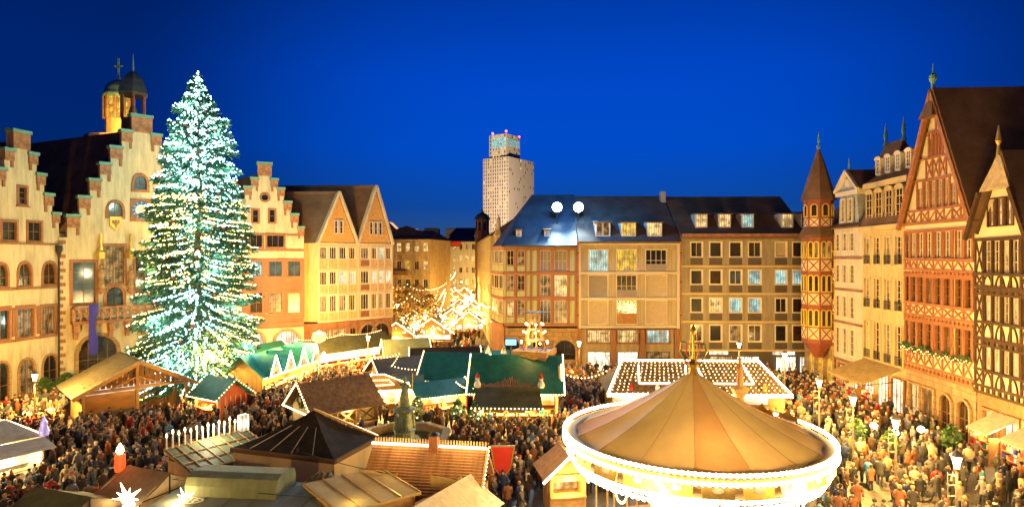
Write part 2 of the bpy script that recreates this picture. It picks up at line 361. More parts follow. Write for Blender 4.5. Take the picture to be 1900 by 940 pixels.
class House:
    """collects holes while windows are added, then cuts the wall"""
    def __init__(s, root): s.root = root; s.holes = []
    def window(s, x, z, w, h, style='rect', pane='glass_dark', frame='frame_white', nx=2, nz=3, sur=None, sw=0.14, proud=0.06, sill=False, depth=0.2, fw=0.06, cut=True, y=0.0, name='window'):
        """x, z: middle of the foot of the opening"""
        w = round(w, 2); h = round(h, 2)
        if cut: s.holes.append([(x + a, z + b) for a, b in shape(style, w, h)])
        off = 0.0 if cut else -depth
        k1 = ('frame', style, w, h, frame, nx, nz, depth, fw)
        if k1 not in SHARED:
            m = MB(); m.ring(shape(style, w, h, 0.004), shape(style, w, h, -fw), depth - 0.12, depth)
            b = fw * 0.7
            for i in range(1, nx):
                xx = -w / 2 + w * i / nx; top = h - (0.06 if style == 'rect' else abs(xx) * 0.6 + 0.06)
                m.box(xx - b / 2, xx + b / 2, depth - 0.10, depth - 0.01, 0.02, top)
            zt = h if style == 'rect' else h - w * 0.42
            for j in range(1, nz):
                zz = zt * j / nz
                m.box(-w / 2 + 0.02, w / 2 - 0.02, depth - 0.093, depth - 0.012, zz - b / 2, zz + b / 2)
            SHARED[k1] = m.mesh('window_frame', frame)
        k2 = ('pane', style, w, h, pane, depth)
        if k2 not in SHARED: SHARED[k2] = MB().prism(shape(style, w, h, 0.002), depth - 0.03, depth + 0.02).mesh('pane', pane)
        loc = (x, y + off, z)
        if sur:
            k3 = ('sur', style, w, h, sur, sw, proud, sill)
            if k3 not in SHARED:
                m = MB(); m.ring(shape(style, w, h, sw), shape(style, w, h, -0.01), -proud, 0.10)
                if sill: m.box(-w / 2 - sw - 0.08, w / 2 + sw + 0.08, -proud - 0.12, 0.02, -sw - 0.1, -sw + 0.02)
                SHARED[k3] = m.mesh('window_surround', sur)
            top = obj(name, SHARED[k3], s.root, loc); fr = obj('frame', SHARED[k1], top); obj('pane', SHARED[k2], top)
        else:
            top = obj(name, SHARED[k1], s.root, loc); obj('pane', SHARED[k2], top)
            if sill: obj('sill', shared_sill(w), top)
        return top
    def wall(s, outline, matname, D, skew=0.0, reveal=0.24, name='wall', y=0.0):
        polys = [[Vector((x, z, 0)) for x, z in p] for p in [outline] + s.holes]
        flat = [(v.x, v.y) for p in polys for v in p]; N = len(flat)
        tris = tessellate_polygon(polys)
        m = MB(); m.add([(x, y, z) for x, z in flat], [tuple(t) for t in tris])
        i0 = 0
        for k, p in enumerate(polys):
            n = len(p)
            if k == 0: m.add([(v.x, y, v.y) for v in p] + [(v.x + skew, y + D, v.y) for v in p], [(i, i + n, (i + 1) % n + n, (i + 1) % n) for i in range(n)] + [tuple(range(2 * n - 1, n - 1, -1))] if False else [(i, i + n, (i + 1) % n + n, (i + 1) % n) for i in range(n)])
            else: m.add([(v.x, y, v.y) for v in p] + [(v.x, y + reveal, v.y) for v in p], [(i, (i + 1) % n, (i + 1) % n + n, i + n) for i in range(n)])
        me = m.mesh(name, matname)
        s.holes = []
        return obj(name, me, s.root)
def shared_sill(w):
    k = ('sill', w)
    if k not in SHARED: SHARED[k] = MB().box(-w / 2 - 0.08, w / 2 + 0.08, -0.12, 0.05, -0.12, -0.02).mesh('sill', 'frame_white')
    return SHARED[k]
def pick(seq, k): return seq[k % len(seq)]
# ================================================================== ground
tag(MB().add([(-3000, -60, 0), (3000, -60, 0), (3000, 6000, 0), (-3000, 6000, 0)], [(0, 1, 2, 3)]).build('ground', 'cobble'), kind='structure')
hv = []; N = 90
for k in range(N + 1):
    x = -4200 + 8400 * k / N
    hv.append((x, 3800, -5)); hv.append((x, 4200, 120 + 60 * math.sin(k * 0.23) + 25 * math.sin(k * 0.71 + 1) + 10 * math.sin(k * 1.9)))
tag(MB().add(hv, [(2 * k, 2 * k + 2, 2 * k + 3, 2 * k + 1) for k in range(N)]).build('hills', 'hill'), kind='structure')

# ================================================================== west side: the town hall gables
def stepped_house(f, name, label, uc, offs, steps, base_z, D, skew, ridge_z, eave_z, body, wall_mat='plaster_cream', th=0.8):
    """steps: list of (offset of outer edge from the middle, z of the top), outermost first"""
    root = f.root(name, label); H = House(root)
    xl, xr = uc - offs, uc + offs
    body(H, f)
    out = [(xl, 0), (xr, 0), (xr, base_z)]
    prev = base_z
    rs = [(uc + o, z) for o, z in steps]
    for (x, z) in rs: out += [(x, prev), (x, z)] if x < xr - 0.02 else [(x, z)]; prev = z
    inner = []
    prev = base_z
    left = [(xl, base_z)]
    for o, z in steps:
        x = uc - o
        left += [(x, prev), (x, z)] if x > xl + 0.02 else [(x, z)]
        prev = z
    if left[0] == left[1]: left = left[1:]
    out = out + list(reversed(left))
    clean = [out[0]]
    for p in out[1:]:
        if (Vector(p) - Vector(clean[-1])).length > 0.01: clean.append(p)
    H.wall(clean, wall_mat, th)
    block(root, xl + 0.06, xr - 0.06, th - 0.05, th + 3.0, 0, eave_z - 0.05, wall_mat, 'side_wall')
    MB().prism([(xl + 0.1, 0), (xr - 0.1, 0), (xr - 0.1, eave_z - 0.1), (xl + 0.1, eave_z - 0.1)], th + 3, D, skew=skew).build('rear_wall', wall_mat, root)
    MB().prism([(xl - 0.05, eave_z), (xr + 0.05, eave_z), (uc, ridge_z)], th - 0.02, D + 0.3, skew=skew).build('roof', 'slate_brown', root)
    # carved sandstone step panels with copper caps
    n = len(steps)
    for k, (o, z) in enumerate(steps):
        last = k == n - 1
        inn = 0 if last else steps[k + 1][0]
        spans = [(uc - o, uc + o)] if last else [(uc - o, uc - inn), (uc + inn, uc + o)]
        for a, b in spans:
            w = b - a; ph = min(1.1, w * 1.1) if not last else min(1.7, w * 0.95)
            pn = block(root, a - 0.06, b + 0.06, -0.14, th * 0.5, z - ph, z - 0.02, 'carved', 'gable_panel')
            block(root, a - 0.16, b + 0.16, -0.24, th + 0.1, z - 0.02, z + 0.30, 'copper', 'gable_cap')
            if not last:
                side = a if a > uc else b
                x0 = (b - 0.30) if a > uc else a
                xi = a if a > uc else b - 0.26
                block(root, xi, xi + 0.26, -0.11, 0.1, z - ph - w * 0.75, z - ph, 'sandstone', 'pilaster')
    return root, H

# ---- left stepped gable
f1 = Fac(-34, 55.5, 108, 63)
uc1 = f1.U(39)
st = [(f1.U(px) - uc1, f1.Z(px, py)) for px, py in ((109, 399), (97, 364), (82, 327), (68, 289), (53.5, 250))]
def body1(H, f):
    for px, py0, py1, w, style, nx, nz, sur in ((41.5, 378, 347, 0.75, 'rect', 1, 3, 'sandstone'), (17, 445, 411, 1.35, 'rect', 2, 2, 'sandstone'), (64, 447, 412, 1.35, 'rect', 2, 2, 'sandstone'), (-18, 443, 409, 1.35, 'rect', 2, 2, 'sandstone'),
            (2, 531, 490, 1.15, 'pointed', 2, 2, 'sandstone'), (46, 530, 488, 1.25, 'pointed', 2, 2, 'sandstone'), (92, 527, 487, 1.4, 'pointed', 2, 2, 'sandstone'),
            (2, 630, 572, 1.5, 'rect', 2, 2, 'sandstone'), (47, 625, 569, 1.6, 'rect', 2, 2, 'sandstone'), (92, 619, 567, 1.7, 'rect', 2, 2, 'sandstone'),
            (50, 731, 666, 1.55, 'pointed', 2, 3, 'ashlar'), (93.5, 720, 658, 1.6, 'pointed', 2, 3, 'ashlar'), (2, 748, 672, 1.5, 'pointed', 2, 2, 'ashlar')):
        u, z0 = f.uv(px, py0); z1 = f.Z(px, py1)
        p = 'glass_dark'
        if py0 in (625, 731, 619): p = 'lit_soft'
        if py0 in (527, 530): p = 'glass_brown'
        H.window(u, z0, w, z1 - z0, style, p, 'frame_brown', nx, nz, sur, 0.2, 0.08, sill=True)
r1, H1 = stepped_house(f1, 'town_hall_house', 'cream stepped gable house with pointed ground floor arches beside the drainpipe', uc1, f1.U(109.5) - uc1, st, f1.Z(108, 430), 24, 0, f1.Z(39, 262), f1.Z(108, 415), body1)
for py, h in ((531, 0.22), (451, 0.18), (622, 0.24), (566, 0.2)):
    z = f1.Z(80, py); block(r1, 0.05, f1.W - 0.02, -0.12, 0.05, z - h, z, 'sandstone', 'string_course')
for k in range(4):
    u = (0.12, f1.U(25), f1.U(70), f1.W - 0.35)[k]
    block(r1, u - 0.14, u + 0.14, -0.09, 0.05, f1.Z(60, 620), f1.Z(60, 568), 'sandstone', 'pilaster')
# ---- middle stepped gable with the balcony
f2 = Fac(109.5, 63, 400, 74.5)
uc2 = f2.U(263)
st2 = [(uc2 - f2.U(px), f2.Z(px, py)) for px, py in ((125, 402), (147, 367), (167, 335), (186, 305), (205, 274), (226, 244), (244.5, 215))]
def body2(H, f):
    for px, py0, py1, w, style, nx, nz, pane in ((260.5, 352, 326, 1.3, 'pointed', 2, 2, 'glass_blue'), (214, 401, 375, 1.35, 'pointed', 2, 2, 'glass_blue'),
            (156, 562, 486, 2.0, 'rect', 2, 4, 'glass_blue'), (211, 526, 456, 1.9, 'rect', 2, 4, 'lit_soft'), (270, 562, 470, 2.0, 'rect', 2, 4, 'glass_brown'), (330, 560, 478, 2.0, 'rect', 2, 4, 'glass_brown'),
            (182, 702, 622, 3.5, 'arch', 4, 3, 'glass_brown'), (285, 690, 622, 3.4, 'arch', 4, 3, 'lit_soft'), (352, 685, 622, 3.2, 'arch', 4, 3, 'lit_soft')):
        u, z0 = f.uv(px, py0); z1 = f.Z(px, py1)
        H.window(u, max(z0, 0.05), w, z1 - max(z0, 0.05), style, pane, 'frame_brown', nx, nz, 'ashlar' if style == 'arch' else 'sandstone', 0.35 if style == 'arch' else 0.26, 0.1)
    u, z0 = f.uv(213, 566); z1 = f.Z(213, 532)
    H.window(u, z0, 1.55, z1 - z0, 'arch', 'glass_dark', 'frame_dark', 2, 1, 'sandstone', 0.28, 0.1, name='balcony_door')
r2, H2 = stepped_house(f2, 'town_hall_house', 'tall cream stepped gable house with clock, carved balcony and blue flag', uc2, uc2, st2, f2.Z(115, 440), 24, -7.5, f2.Z(262, 238), f2.Z(115, 432), body2)
# clock
u, z = f2.uv(261.5, 390)
ck = MB().box(-1.05, 1.05, -0.16, 0.05, -1.25, 1.25).build('clock', 'sandstone', r2, (u, 0, z))
def yring(r0, r1, y0, y1, n=28): return [(r1 * math.cos(2 * math.pi * k / n), r1 * math.sin(2 * math.pi * k / n)) for k in range(n)], [(r0 * math.cos(2 * math.pi * k / n), r0 * math.sin(2 * math.pi * k / n)) for k in range(n)]
o_, i_ = yring(0.62, 0.95, 0, 0); MB().ring(o_, i_, -0.22, -0.14).build('dial', 'clock_blue', ck)
m = MB()
for k in range(12):
    a = math.pi * k / 6; m.bar((0.68 * math.cos(a), -0.235, 0.68 * math.sin(a)), (0.9 * math.cos(a), -0.235, 0.9 * math.sin(a)), 0.09, 0.03, up=(0, 1, 0))
m.build('numerals', 'gold', ck)
MB().prism(yring(0, 0.6, 0, 0)[0], -0.2, -0.15).build('centre_plate', 'paint_white', ck)
m = MB().bar((0, -0.25, -0.1), (0.28, -0.25, 0.42), 0.07, 0.03, up=(0, 1, 0)).bar((0, -0.27, 0), (-0.55, -0.27, 0.2), 0.05, 0.03, up=(0, 1, 0)); m.build('hands', 'gold', ck)
# shield below the upper window
u, z = f2.uv(214, 415)
MB().prism([(-0.55, 0.75), (-0.55, -0.2), (0, -0.75), (0.55, -0.2), (0.55, 0.75)], -0.2, 0.02).build('shield', 'gold', r2, (u, 0, z))
MB().prism([(-0.3, 0.45), (-0.36, 0.1), (-0.1, -0.1), (0, -0.45), (0.1, -0.1), (0.36, 0.1), (0.3, 0.45), (0.1, 0.2), (0, 0.5), (-0.1, 0.2)], -0.25, -0.2).build('eagle_relief', 'sandstone_dark', r2, (u, 0, z))
# balcony on corbels with open tracery
bl, bt = f2.U(130), f2.U(300); zt, zb = f2.Z(200, 567), f2.Z(200, 592)
bal = block(r2, bl, bt, -1.1, 0.05, zb - 0.25, zb + 0.05, 'sandstone', 'balcony')
b2 = MB(); b2.box(bl, bt, -1.12, -0.9, zt - 0.16, zt).box(bl, bl + 0.2, -1.12, 0.05, zb, zt - 0.002)
n = 13
for k in range(n + 1):
    x = bl + (bt - bl) * k / n; b2.box(x - 0.07, x + 0.07, -1.1, -0.92, zb, zt - 0.1)
b2.build('railing', 'carved', r2)
m = MB()
for k in range(n):
    xc = bl + (bt - bl) * (k + 0.5) / n; rr = min((bt - bl) / n, zt - zb) * 0.42; zc = (zb + zt) / 2
    oo = [(xc + rr * math.cos(2 * math.pi * j / 12), zc + rr * math.sin(2 * math.pi * j / 12)) for j in range(12)]
    ii = [(xc + rr * 0.6 * math.cos(2 * math.pi * j / 12), zc + rr * 0.6 * math.sin(2 * math.pi * j / 12)) for j in range(12)]
    m.ring(oo, ii, -1.06, -0.96)
m.build('tracery', 'sandstone', r2)
for k in range(6):
    x = bl + 0.4 + (bt - bl - 0.8) * k / 5
    c = MB(); c.prism([(-0.22, 0), (0.22, 0), (0.28, 0.9), (-0.28, 0.9)], -0.95, 0.02).prism([(-0.15, -0.7), (0.15, -0.7), (0.22, 0), (-0.22, 0)], -0.5, 0.02)
    c.build('corbel', 'carved', r2, (x, 0, zb - 1.15))
# statues under canopies
for px in (185.5, 240.5):
    u, z = f2.uv(px, 545); zz = f2.Z(px, 432) - z
    s = MB().lathe([(0.10, 0), (0.34, 0.25), (0.40, 0.5), (0.3, 0.6)], 8, (0, -0.4, 0)); s.build('pedestal', 'carved', r2, (u, 0, z))
    MB().lathe([(0.26, 0.6), (0.34, 1.0), (0.24, 1.6), (0.33, 2.2), (0.26, 2.55), (0.1, 2.65), (0.17, 2.8), (0.17, 3.0), (0.05, 3.1)], 10, (0, -0.4, 0)).build('statue', 'ashlar', r2, (u, 0, z))
    MB().lathe([(0.48, zz * 0.58), (0.52, zz * 0.68), (0.3, zz * 0.72), (0.16, zz * 0.78), (0.12, zz * 0.97), (0.02, zz)], 6, (0, -0.35, 0)).build('canopy', 'gold', r2, (u, 0, z))
# stone quoins round the corner and a drain pipe
for k in range(22):
    z = 0.3 + k * 0.72
    block(r2, -0.05, 0.55 if k % 2 else 0.34, -0.08, 0.02, z, z + 0.36, 'sandstone', 'quoin')
dp = thing('drainpipe', 'dark iron drainpipe with funnel head between the two cream stepped gables', 'pipe', (f1.B.x + 0.25, f1.B.y - 0.25, 0))
MB().tube((0, 0, 0), (0, 0, 14.2), 0.09).build('pipe', 'iron', dp)
MB().lathe([(0.1, 14.1), (0.28, 14.7), (0.32, 15.2), (0.2, 15.25)], 8).build('funnel', 'iron', dp)
fl = thing('flag', 'long blue flag hanging from the carved balcony', 'flag', (f2.A.x + f2.u.x * f2.U(167) + f2.n.x * 1.4, f2.A.y + f2.u.y * f2.U(167) + f2.n.y * 1.4, f2.Z(167, 655)), f2.rz)
m = MB(); vs = []; hh = f2.Z(167, 563) - f2.Z(167, 655)
for j in range(9):
    for i in range(5): vs.append((-0.45 + 0.9 * i / 4 * (0.8 + 0.2 * math.sin(j)), 0.10 * math.sin(i * 1.9 + j * 0.7), hh * j / 8))
m.add(vs, [(j * 5 + i, j * 5 + i + 1, (j + 1) * 5 + i + 1, (j + 1) * 5 + i) for j in range(8) for i in range(4)])
m.build('cloth', 'flag_blue', fl, smooth=True); MB().tube((0, 1.2, hh - 0.2), (0, -0.5, hh + 0.1), 0.05).build('pole', 'iron', fl)
# bell turret on the roof ridge
tp = at(247, 240, 73)
tu = thing('bell_turret', 'dark hexagonal bell turret with open arches and slender spike above the clock gable', 'turret', (tp.x, tp.y, 25.6))
MB().lathe([(1.35, 0), (1.35, 4.7)], 6).build('base', 'slate', tu)
for k in range(6):
    a = 2 * math.pi * k / 6; MB().tube((1.25 * math.cos(a), 1.25 * math.sin(a), 4.7), (1.25 * math.cos(a), 1.25 * math.sin(a), 7.5), 0.2, n=6).build('column', 'timber_maroon', tu)
MB().lathe([(1.5, 7.4), (1.7, 7.7), (1.5, 8.5), (1.15, 9.3), (0.6, 10.0), (0.15, 10.3)], 6).build('dome', 'slate_blue', tu)
MB().tube((0, 0, 10.2), (0, 0, 12.4), 0.12, 0.02, 6).build('spike', 'copper', tu)
MB().lathe([(0.5, 5.4), (0.38, 5.9), (0.2, 6.3), (0.05, 6.4)], 10).build('bell', 'bronze', tu)
lamp('POINT', (tp.x, tp.y, 31.0), 12, WARM, 0.2)
# church lantern tower behind
cp = at(220, 250, 108)
cz = 14 + (478 - 268) / FPX * 108
ch = thing('church_tower', 'round lit church lantern with green dome and cross behind the town hall', 'tower', (cp.x, cp.y, 0))
zb = cz
MB().lathe([(5, 0), (5, zb)], 12).build('shaft', 'ashlar', ch)
MB().lathe([(4.6, zb), (5.1, zb + 0.4), (5.1, zb + 1.0), (4.4, zb + 1.2)], 16).build('gallery', 'ashlar', ch)
MB().lathe([(2.0, zb + 1), (2.0, zb + 4.3)], 12).build('drum', 'plaster_ochre', ch)
for k in range(10):
    a = 2 * math.pi * k / 10; MB().tube((2.1 * math.cos(a), 2.1 * math.sin(a), zb + 4.2), (2.1 * math.cos(a), 2.1 * math.sin(a), zb + 8.2), 0.28, n=6).build('column', 'ashlar', ch)
MB().lathe([(1.75, zb + 4.25), (1.75, zb + 8.2)], 12).build('lantern_glow', 'lit_yellow', ch)
MB().lathe([(2.3, zb + 8.0), (2.5, zb + 8.5), (2.2, zb + 8.8), (2.05, zb + 9.6), (1.5, zb + 10.5), (0.6, zb + 11.1), (0.15, zb + 11.3)], 16).build('dome', 'copper', ch, smooth=True)
m = MB().box(-0.14, 0.14, -0.1, 0.1, zb + 11.1, zb + 15.0).box(-0.75, 0.75, -0.1, 0.1, zb + 13.5, zb + 13.75).ball((0, 0, zb + 11.5), 0.3); m.build('cross', 'copper', ch)
lamp('POINT', (cp.x + 3, cp.y - 6, zb + 3), 700, ORANGE, 0.3)
# ---- third stepped gable
f3 = Fac(448, 75.5, 564, 78.6)
uc3 = f3.U(491)
st3 = [(f3.U(px) - uc3, f3.Z(px, py)) for px, py in ((563.5, 424), (553, 400), (540, 377), (527, 352), (515, 335), (503, 306))]
def body3(H, f):
    u, z0 = f.uv(491.5, 372); H.window(u, z0, 0.8, 0.8, 'round', 'glass_dark', 'frame_brown', 1, 1, 'sandstone', 0.25)
    for px in (474, 505): u, z0 = f.uv(px, 412); H.window(u, z0, 0.62, f.Z(px, 389) - z0, 'rect', 'glass_dark', 'frame_brown', 1, 2, 'sandstone', 0.2)
    for px in (470.5, 511): u, z0 = f.uv(px, 458); H.window(u, z0, 2.0, f.Z(px, 435) - z0, 'rect', 'glass_dark', 'frame_brown', 3, 1, 'sandstone', 0.2)
    for px, p in ((476, 'lit_cool'), (511, 'glass_blue'), (546, 'glass_blue')):
        u, z0 = f.uv(px, 512); H.window(u, z0, 1.5, f.Z(px, 484) - z0, 'rect', p, 'frame_brown', 2, 1, 'sandstone', 0.16, 0.1)
    for px, p in ((476, 'glass_brown'), (511, 'lit_soft'), (546, 'lit_soft')):
        u, z0 = f.uv(px, 580); H.window(u, z0, 1.5, f.Z(px, 543) - z0, 'rect', p, 'frame_brown', 2, 2, 'sandstone', 0.16, 0.1)
    for px in (533, 465): u, z0 = f.uv(px, 668); H.window(u, z0, 2.9, f.Z(px, 613) - z0, 'arch', 'lit_white', 'frame_brown', 4, 3, 'ashlar', 0.32, 0.1)
r3, H3 = stepped_house(f3, 'town_hall_house', 'narrow stepped gable house with round gable window next to the brick twin gables', uc3, f3.U(564) - uc3, st3, f3.Z(560, 440), 20, -6, f3.Z(491, 318), f3.Z(560, 430), body3)
for py, h, mt in ((462, 0.25, 'sandstone'), (434, 0.2, 'sandstone'), (480, 0.35, 'sandstone'), (522, 0.3, 'sandstone'), (534, 0.2, 'sandstone'), (600, 0.55, 'sandstone'), (585, 0.2, 'sandstone')):
    z = f3.Z(510, py); block(r3, uc3 * 2 - f3.U(564) + 0.02, f3.U(564) - 0.02, -0.13, 0.05, z - h, z, mt, 'string_course')
for k in range(5):
    u = f3.U((453, 489, 527, 528, 562)[k]); block(r3, u - 0.18, u + 0.18, -0.1, 0.05, f3.Z(510, 590), f3.Z(510, 481), 'sandstone', 'pilaster')
xl3, xr3 = uc3 * 2 - f3.U(564) + 0.03, f3.U(564) - 0.03
for a, b in ((600, 581.5), (542, 513.5), (482.5, 479)): block(r3, xl3, xr3, -0.06, 0.02, f3.Z(510, a), f3.Z(510, b), 'sandstone', 'stone_band')
for a, b in ((449, 463), (489, 498), (524, 533.5), (559, 563.5)):
    for c, d in ((580, 543), (512, 484)): block(r3, f3.U(a), f3.U(b), -0.055, 0.02, f3.Z(510, c), f3.Z(510, d), 'sandstone', 'stone_pier')
# ---- brick twin gables
f4 = Fac(590, 79.5, 728, 87.5)
r4 = f4.root('twin_gable_house', 'ochre house with two steep brick gables and rows of white framed windows'); H = House(r4)
ze = f4.Z(600, 451)
cols = [(593, 607), (611, 625), (629, 643), (647, 660), (669, 685), (689, 699.5), (702.5, 712), (715.5, 726)]
rows = [(458, 480, 494), (504, 528, 541), (549, 579, 593)]
for j, (a, b, c) in enumerate(rows):
    for i, (p, q) in enumerate(cols):
        x0, x1 = f4.U(p), f4.U(q); px = (p + q) / 2; z1, z0, zz = f4.Z(600, a), f4.Z(600, b), f4.Z(600, c)
        pane = 'lit_white' if (j == 1 and i in (2, 3, 5, 6, 7)) else ('lit_cool' if (j == 0 and i == 6) else ('lit_soft' if (i + j) % 4 == 0 else 'glass_brown'))
        H.window((x0 + x1) / 2, z0, x1 - x0 - 0.1, z1 - z0, 'rect', pane, 'frame_white', 3, 1, 'frame_white', 0.1, 0.05)
        block(r4, x0 + 0.02, x1 - 0.02, -0.06, 0.05, zz, z0 - 0.16, 'frame_brown' if (i == 4) else 'plaster_ochre', 'spandrel')
zg = f4.Z(600, 596)
H.wall([(0, zg), (f4.W, zg), (f4.W, ze), (0, ze)], 'plaster_yellow', 9, skew=-8)
for px in (591, 608.5, 627, 645, 665, 687, 701, 713.5, 727): block(r4, f4.U(px) - 0.09, f4.U(px) + 0.09, -0.12, 0.02, zg, ze, 'plaster_white', 'mullion_post')
for py in (451, 499, 545.5, 596): block(r4, -0.05, f4.W, -0.14, 0.03, f4.Z(600, py) - 0.16, f4.Z(600, py) + 0.06, 'plaster_white', 'string_course')
H = House(r4)
for px, w, style, pane in ((610, 1.0, 'rect', 'lit_warm'), (622, 1.0, 'rect', 'lit_warm'), (634, 1.0, 'rect', 'lit_warm'), (655, 0.9, 'rect', 'glass_brown'), (683, 2.3, 'arch', 'glass_dark'), (708, 2.6, 'arch', 'glass_dark')):
    u = f4.U(px)
    if style == 'rect': H.window(u, zg - 2.7, w, 1.5, 'rect', pane, 'frame_brown', 2, 1, 'ashlar', 0.15)
    else: H.window(u, 0.05, w, zg - 0.9, 'arch', pane, 'frame_brown', 2, 2, 'ashlar', 0.3, 0.1)
H.wall([(0, 0), (f4.W, 0), (f4.W, zg - 0.25), (0, zg - 0.25)], 'sandstone', 9, skew=-8, name='ground_floor_wall', y=0.15)
for a, b, apx, apy, nw in ((590, 663, 628, 354, 2), (664, 728, 697, 343, 3)):
    ua, ub = f4.U(a) - 0.1, f4.U(b); um = f4.U(apx); za = f4.Z(apx, apy)
    MB().prism([(ua + 0.2, ze + 0.1), (ub - 0.2, ze + 0.1), (um, za - 0.5)], 0, 0.5).build('gable', 'brick_gable', r4)
    for s_ in (ua, ub): MB().bar((s_, -0.05, ze), (um, -0.05, za - 0.1), 0.7, 0.3).build('verge', 'plaster_white', r4)
    L = 14; sk = -0.89 * L * 0.75; yy = L * 0.75
    MB().slab((um, 0.1, za), (um + sk, yy, za), (ua + sk, yy, ze), (ua, 0.1, ze), 0.25).build('roof_slope', 'slate', r4)
    MB().slab((um, 0.1, za), (ub, 0.1, ze), (ub + sk, yy, ze), (um + sk, yy, za), 0.25).build('roof_slope', 'slate', r4)
    z0 = f4.Z(apx, 433 if nw == 2 else 435)
    for k in range(nw):
        H.window(um + (k - (nw - 1) / 2) * 0.75, z0, 0.45, 1.7, 'rect', 'glass_brown', 'frame_white', 1, 2, 'plaster_white', 0.09, 0.05, cut=False, depth=0.12)
# ================================================================== north row
def dormer(H, x, zf, w, h, yf, pane, roofmat='slate', name='dormer', wallmat='frame_white', arched=False):
    d = 2.2
    m = MB(); m.box(-w / 2, w / 2, 0, d, -0.1, h)
    o = m.build(name, wallmat, H.root, (x, yf, zf))
    if arched:
        arc = [(math.cos(t) * (w / 2 + 0.16), h - 0.05 + math.sin(t) * w * 0.38) for t in [math.pi * k / 8 for k in range(9)]]
        MB().prism([(w / 2 + 0.16, h - 0.18), *arc, (-w / 2 - 0.16, h - 0.18)][1:-1] + [], -0.16, d).build('dormer_roof', wallmat, o)
    else:
        MB().slab((-w / 2 - 0.2, -0.2, h + 0.02), (w / 2 + 0.2, -0.2, h + 0.02), (w / 2 + 0.2, d, h + 0.35), (-w / 2 - 0.2, d, h + 0.35), 0.14).build('dormer_roof', roofmat, o)
    m = MB(); fw = 0.12; m.ring(rect(-w / 2 - 0.03, -0.05, w + 0.06, h), rect(-w / 2 + fw, fw, w - 2 * fw, h - 2 * fw), -0.08, 0.0)
    m.box(-0.04, 0.04, -0.06, -0.0, fw, h - fw)
    if arched:
        for k in range(1, 4): m.box(-w / 2 + 0.05, w / 2 - 0.05, -0.055, -0.0, h * k / 4 - 0.03, h * k / 4 + 0.03)
    m.build('frame', wallmat, o); MB().box(-w / 2 + fw - 0.01, w / 2 - fw + 0.01, -0.03, 0.01, fw - 0.01, h - fw + 0.01).build('pane', pane, o)
    return o
# ---- corner house with rounded end and olive panels
YN = 75.5
fA = Fac(935, 76.0, 1072, YN)
rA = fA.root('corner_house', 'red framed corner house with olive green panels beside the market street'); H = House(rA)
zeA = fA.Z(1000, 455); zgA = fA.Z(1000, 604)
rowsA = [(464, 503), (510, 550), (557, 599)]
for j, (a, b) in enumerate(rowsA):
    z1, z0 = fA.Z(1000, a), fA.Z(1000, b)
    for i, (p, q) in enumerate(((940, 954), (959.5, 974), (1001, 1023), (1028, 1053))):
        x0, x1 = fA.U(p), fA.U(q); big = i > 1
        pane = 'shutter_grey' if (big and j == 0) else ('lit_warm' if (i == 0 and j == 2) or (i == 3 and j == 1) else ('lit_soft' if (i + j) % 2 else 'glass_brown'))
        zz0 = z0 if big else z0 + (z1 - z0) * 0.3
        H.window((x0 + x1) / 2, zz0, x1 - x0 - 0.08, z1 - zz0, 'rect', pane, 'frame_white', 3 if big else 2, 2, 'timber_red', 0.09, 0.05)
        if not big: block(rA, x0, x1, -0.03, 0.03, z0, zz0 - 0.12, 'plaster_olive', 'spandrel')
    for p, q in ((934.5, 938.5), (976.5, 983), (987, 996), (1057, 1066)):
        block(rA, fA.U(p) + 0.03, fA.U(q), -0.03, 0.03, z0, z1, 'plaster_olive', 'panel')
    block(rA, 0.0, fA.W, -0.14, 0.02, z0 - 0.38, z0 - 0.1, 'sandstone', 'string_course')
for px in (956.5, 975.5, 985, 998, 1025.5, 1055, 1068): block(rA, fA.U(px) - 0.1, fA.U(px) + 0.1, -0.10, 0.02, zgA, zeA, 'sandstone', 'post')
H.wall([(0, zgA), (fA.W, zgA), (fA.W, zeA), (0, zeA)], 'sandstone', 9)
H = House(rA)
for px, w in ((950, 1.8), (1001, 1.6), (1048, 2.6)): H.window(fA.U(px), 1.6 if w > 2 else 2.2, w, 2.4 if w > 2 else 2.0, 'arch', 'glass_dark', 'frame_dark', 2, 2, 'ashlar', 0.3, 0.1)
H.wall([(0, 0), (fA.W, 0), (fA.W, zgA - 0.3), (0, zgA - 0.3)], 'ashlar', 9, name='ground_floor_wall', y=0.1)
# rounded end: three facets
prevp = Vector((fA.A.x, fA.A.y)); import itertools
facets = [Fac(926, 77.0, 935, 76.0), Fac(918, 79.2, 926, 77.0), Fac(912.5, 82.5, 918, 79.2)]
for fx in facets:
    Hf = House(rA); lo = fx.A - fA.A
    L = Vector((lo.dot(fA.u), -lo.dot(fA.n)))
    sub = MB(); dz = fx.rz - fA.rz
    m = MB(); m.box(0, fx.W, 0, 0.5, 0, zeA); wo = m.build('rounded_wall', 'sandstone', rA, (L.x, L.y, 0), dz)
    for j, (a, b) in enumerate(rowsA):
        z1, z0 = fA.Z(1000, a), fA.Z(1000, b)
        m = MB(); m.ring(rect(0.12, z0 + 0.9, fx.W - 0.24, z1 - z0 - 0.9), rect(0.2, z0 + 0.98, fx.W - 0.4, z1 - z0 - 1.06), -0.08, 0.02); m.box(fx.W / 2 - 0.03, fx.W / 2 + 0.03, -0.06, 0, z0 + 0.95, z1 - 0.05)
        m.build('window_frame', 'frame_white', wo)
        MB().box(0.19, fx.W - 0.19, -0.03, 0.01, z0 + 0.97, z1 - 0.07).build('pane', ('lit_soft', 'glass_brown')[j % 2], wo)
        MB().box(0.1, fx.W - 0.1, -0.04, 0.02, z0, z0 + 0.75).build('spandrel', 'plaster_olive', wo)
        MB().box(0, fx.W, -0.12, 0.02, z0 - 0.38, z0 - 0.1).build('string_course', 'sandstone', wo)
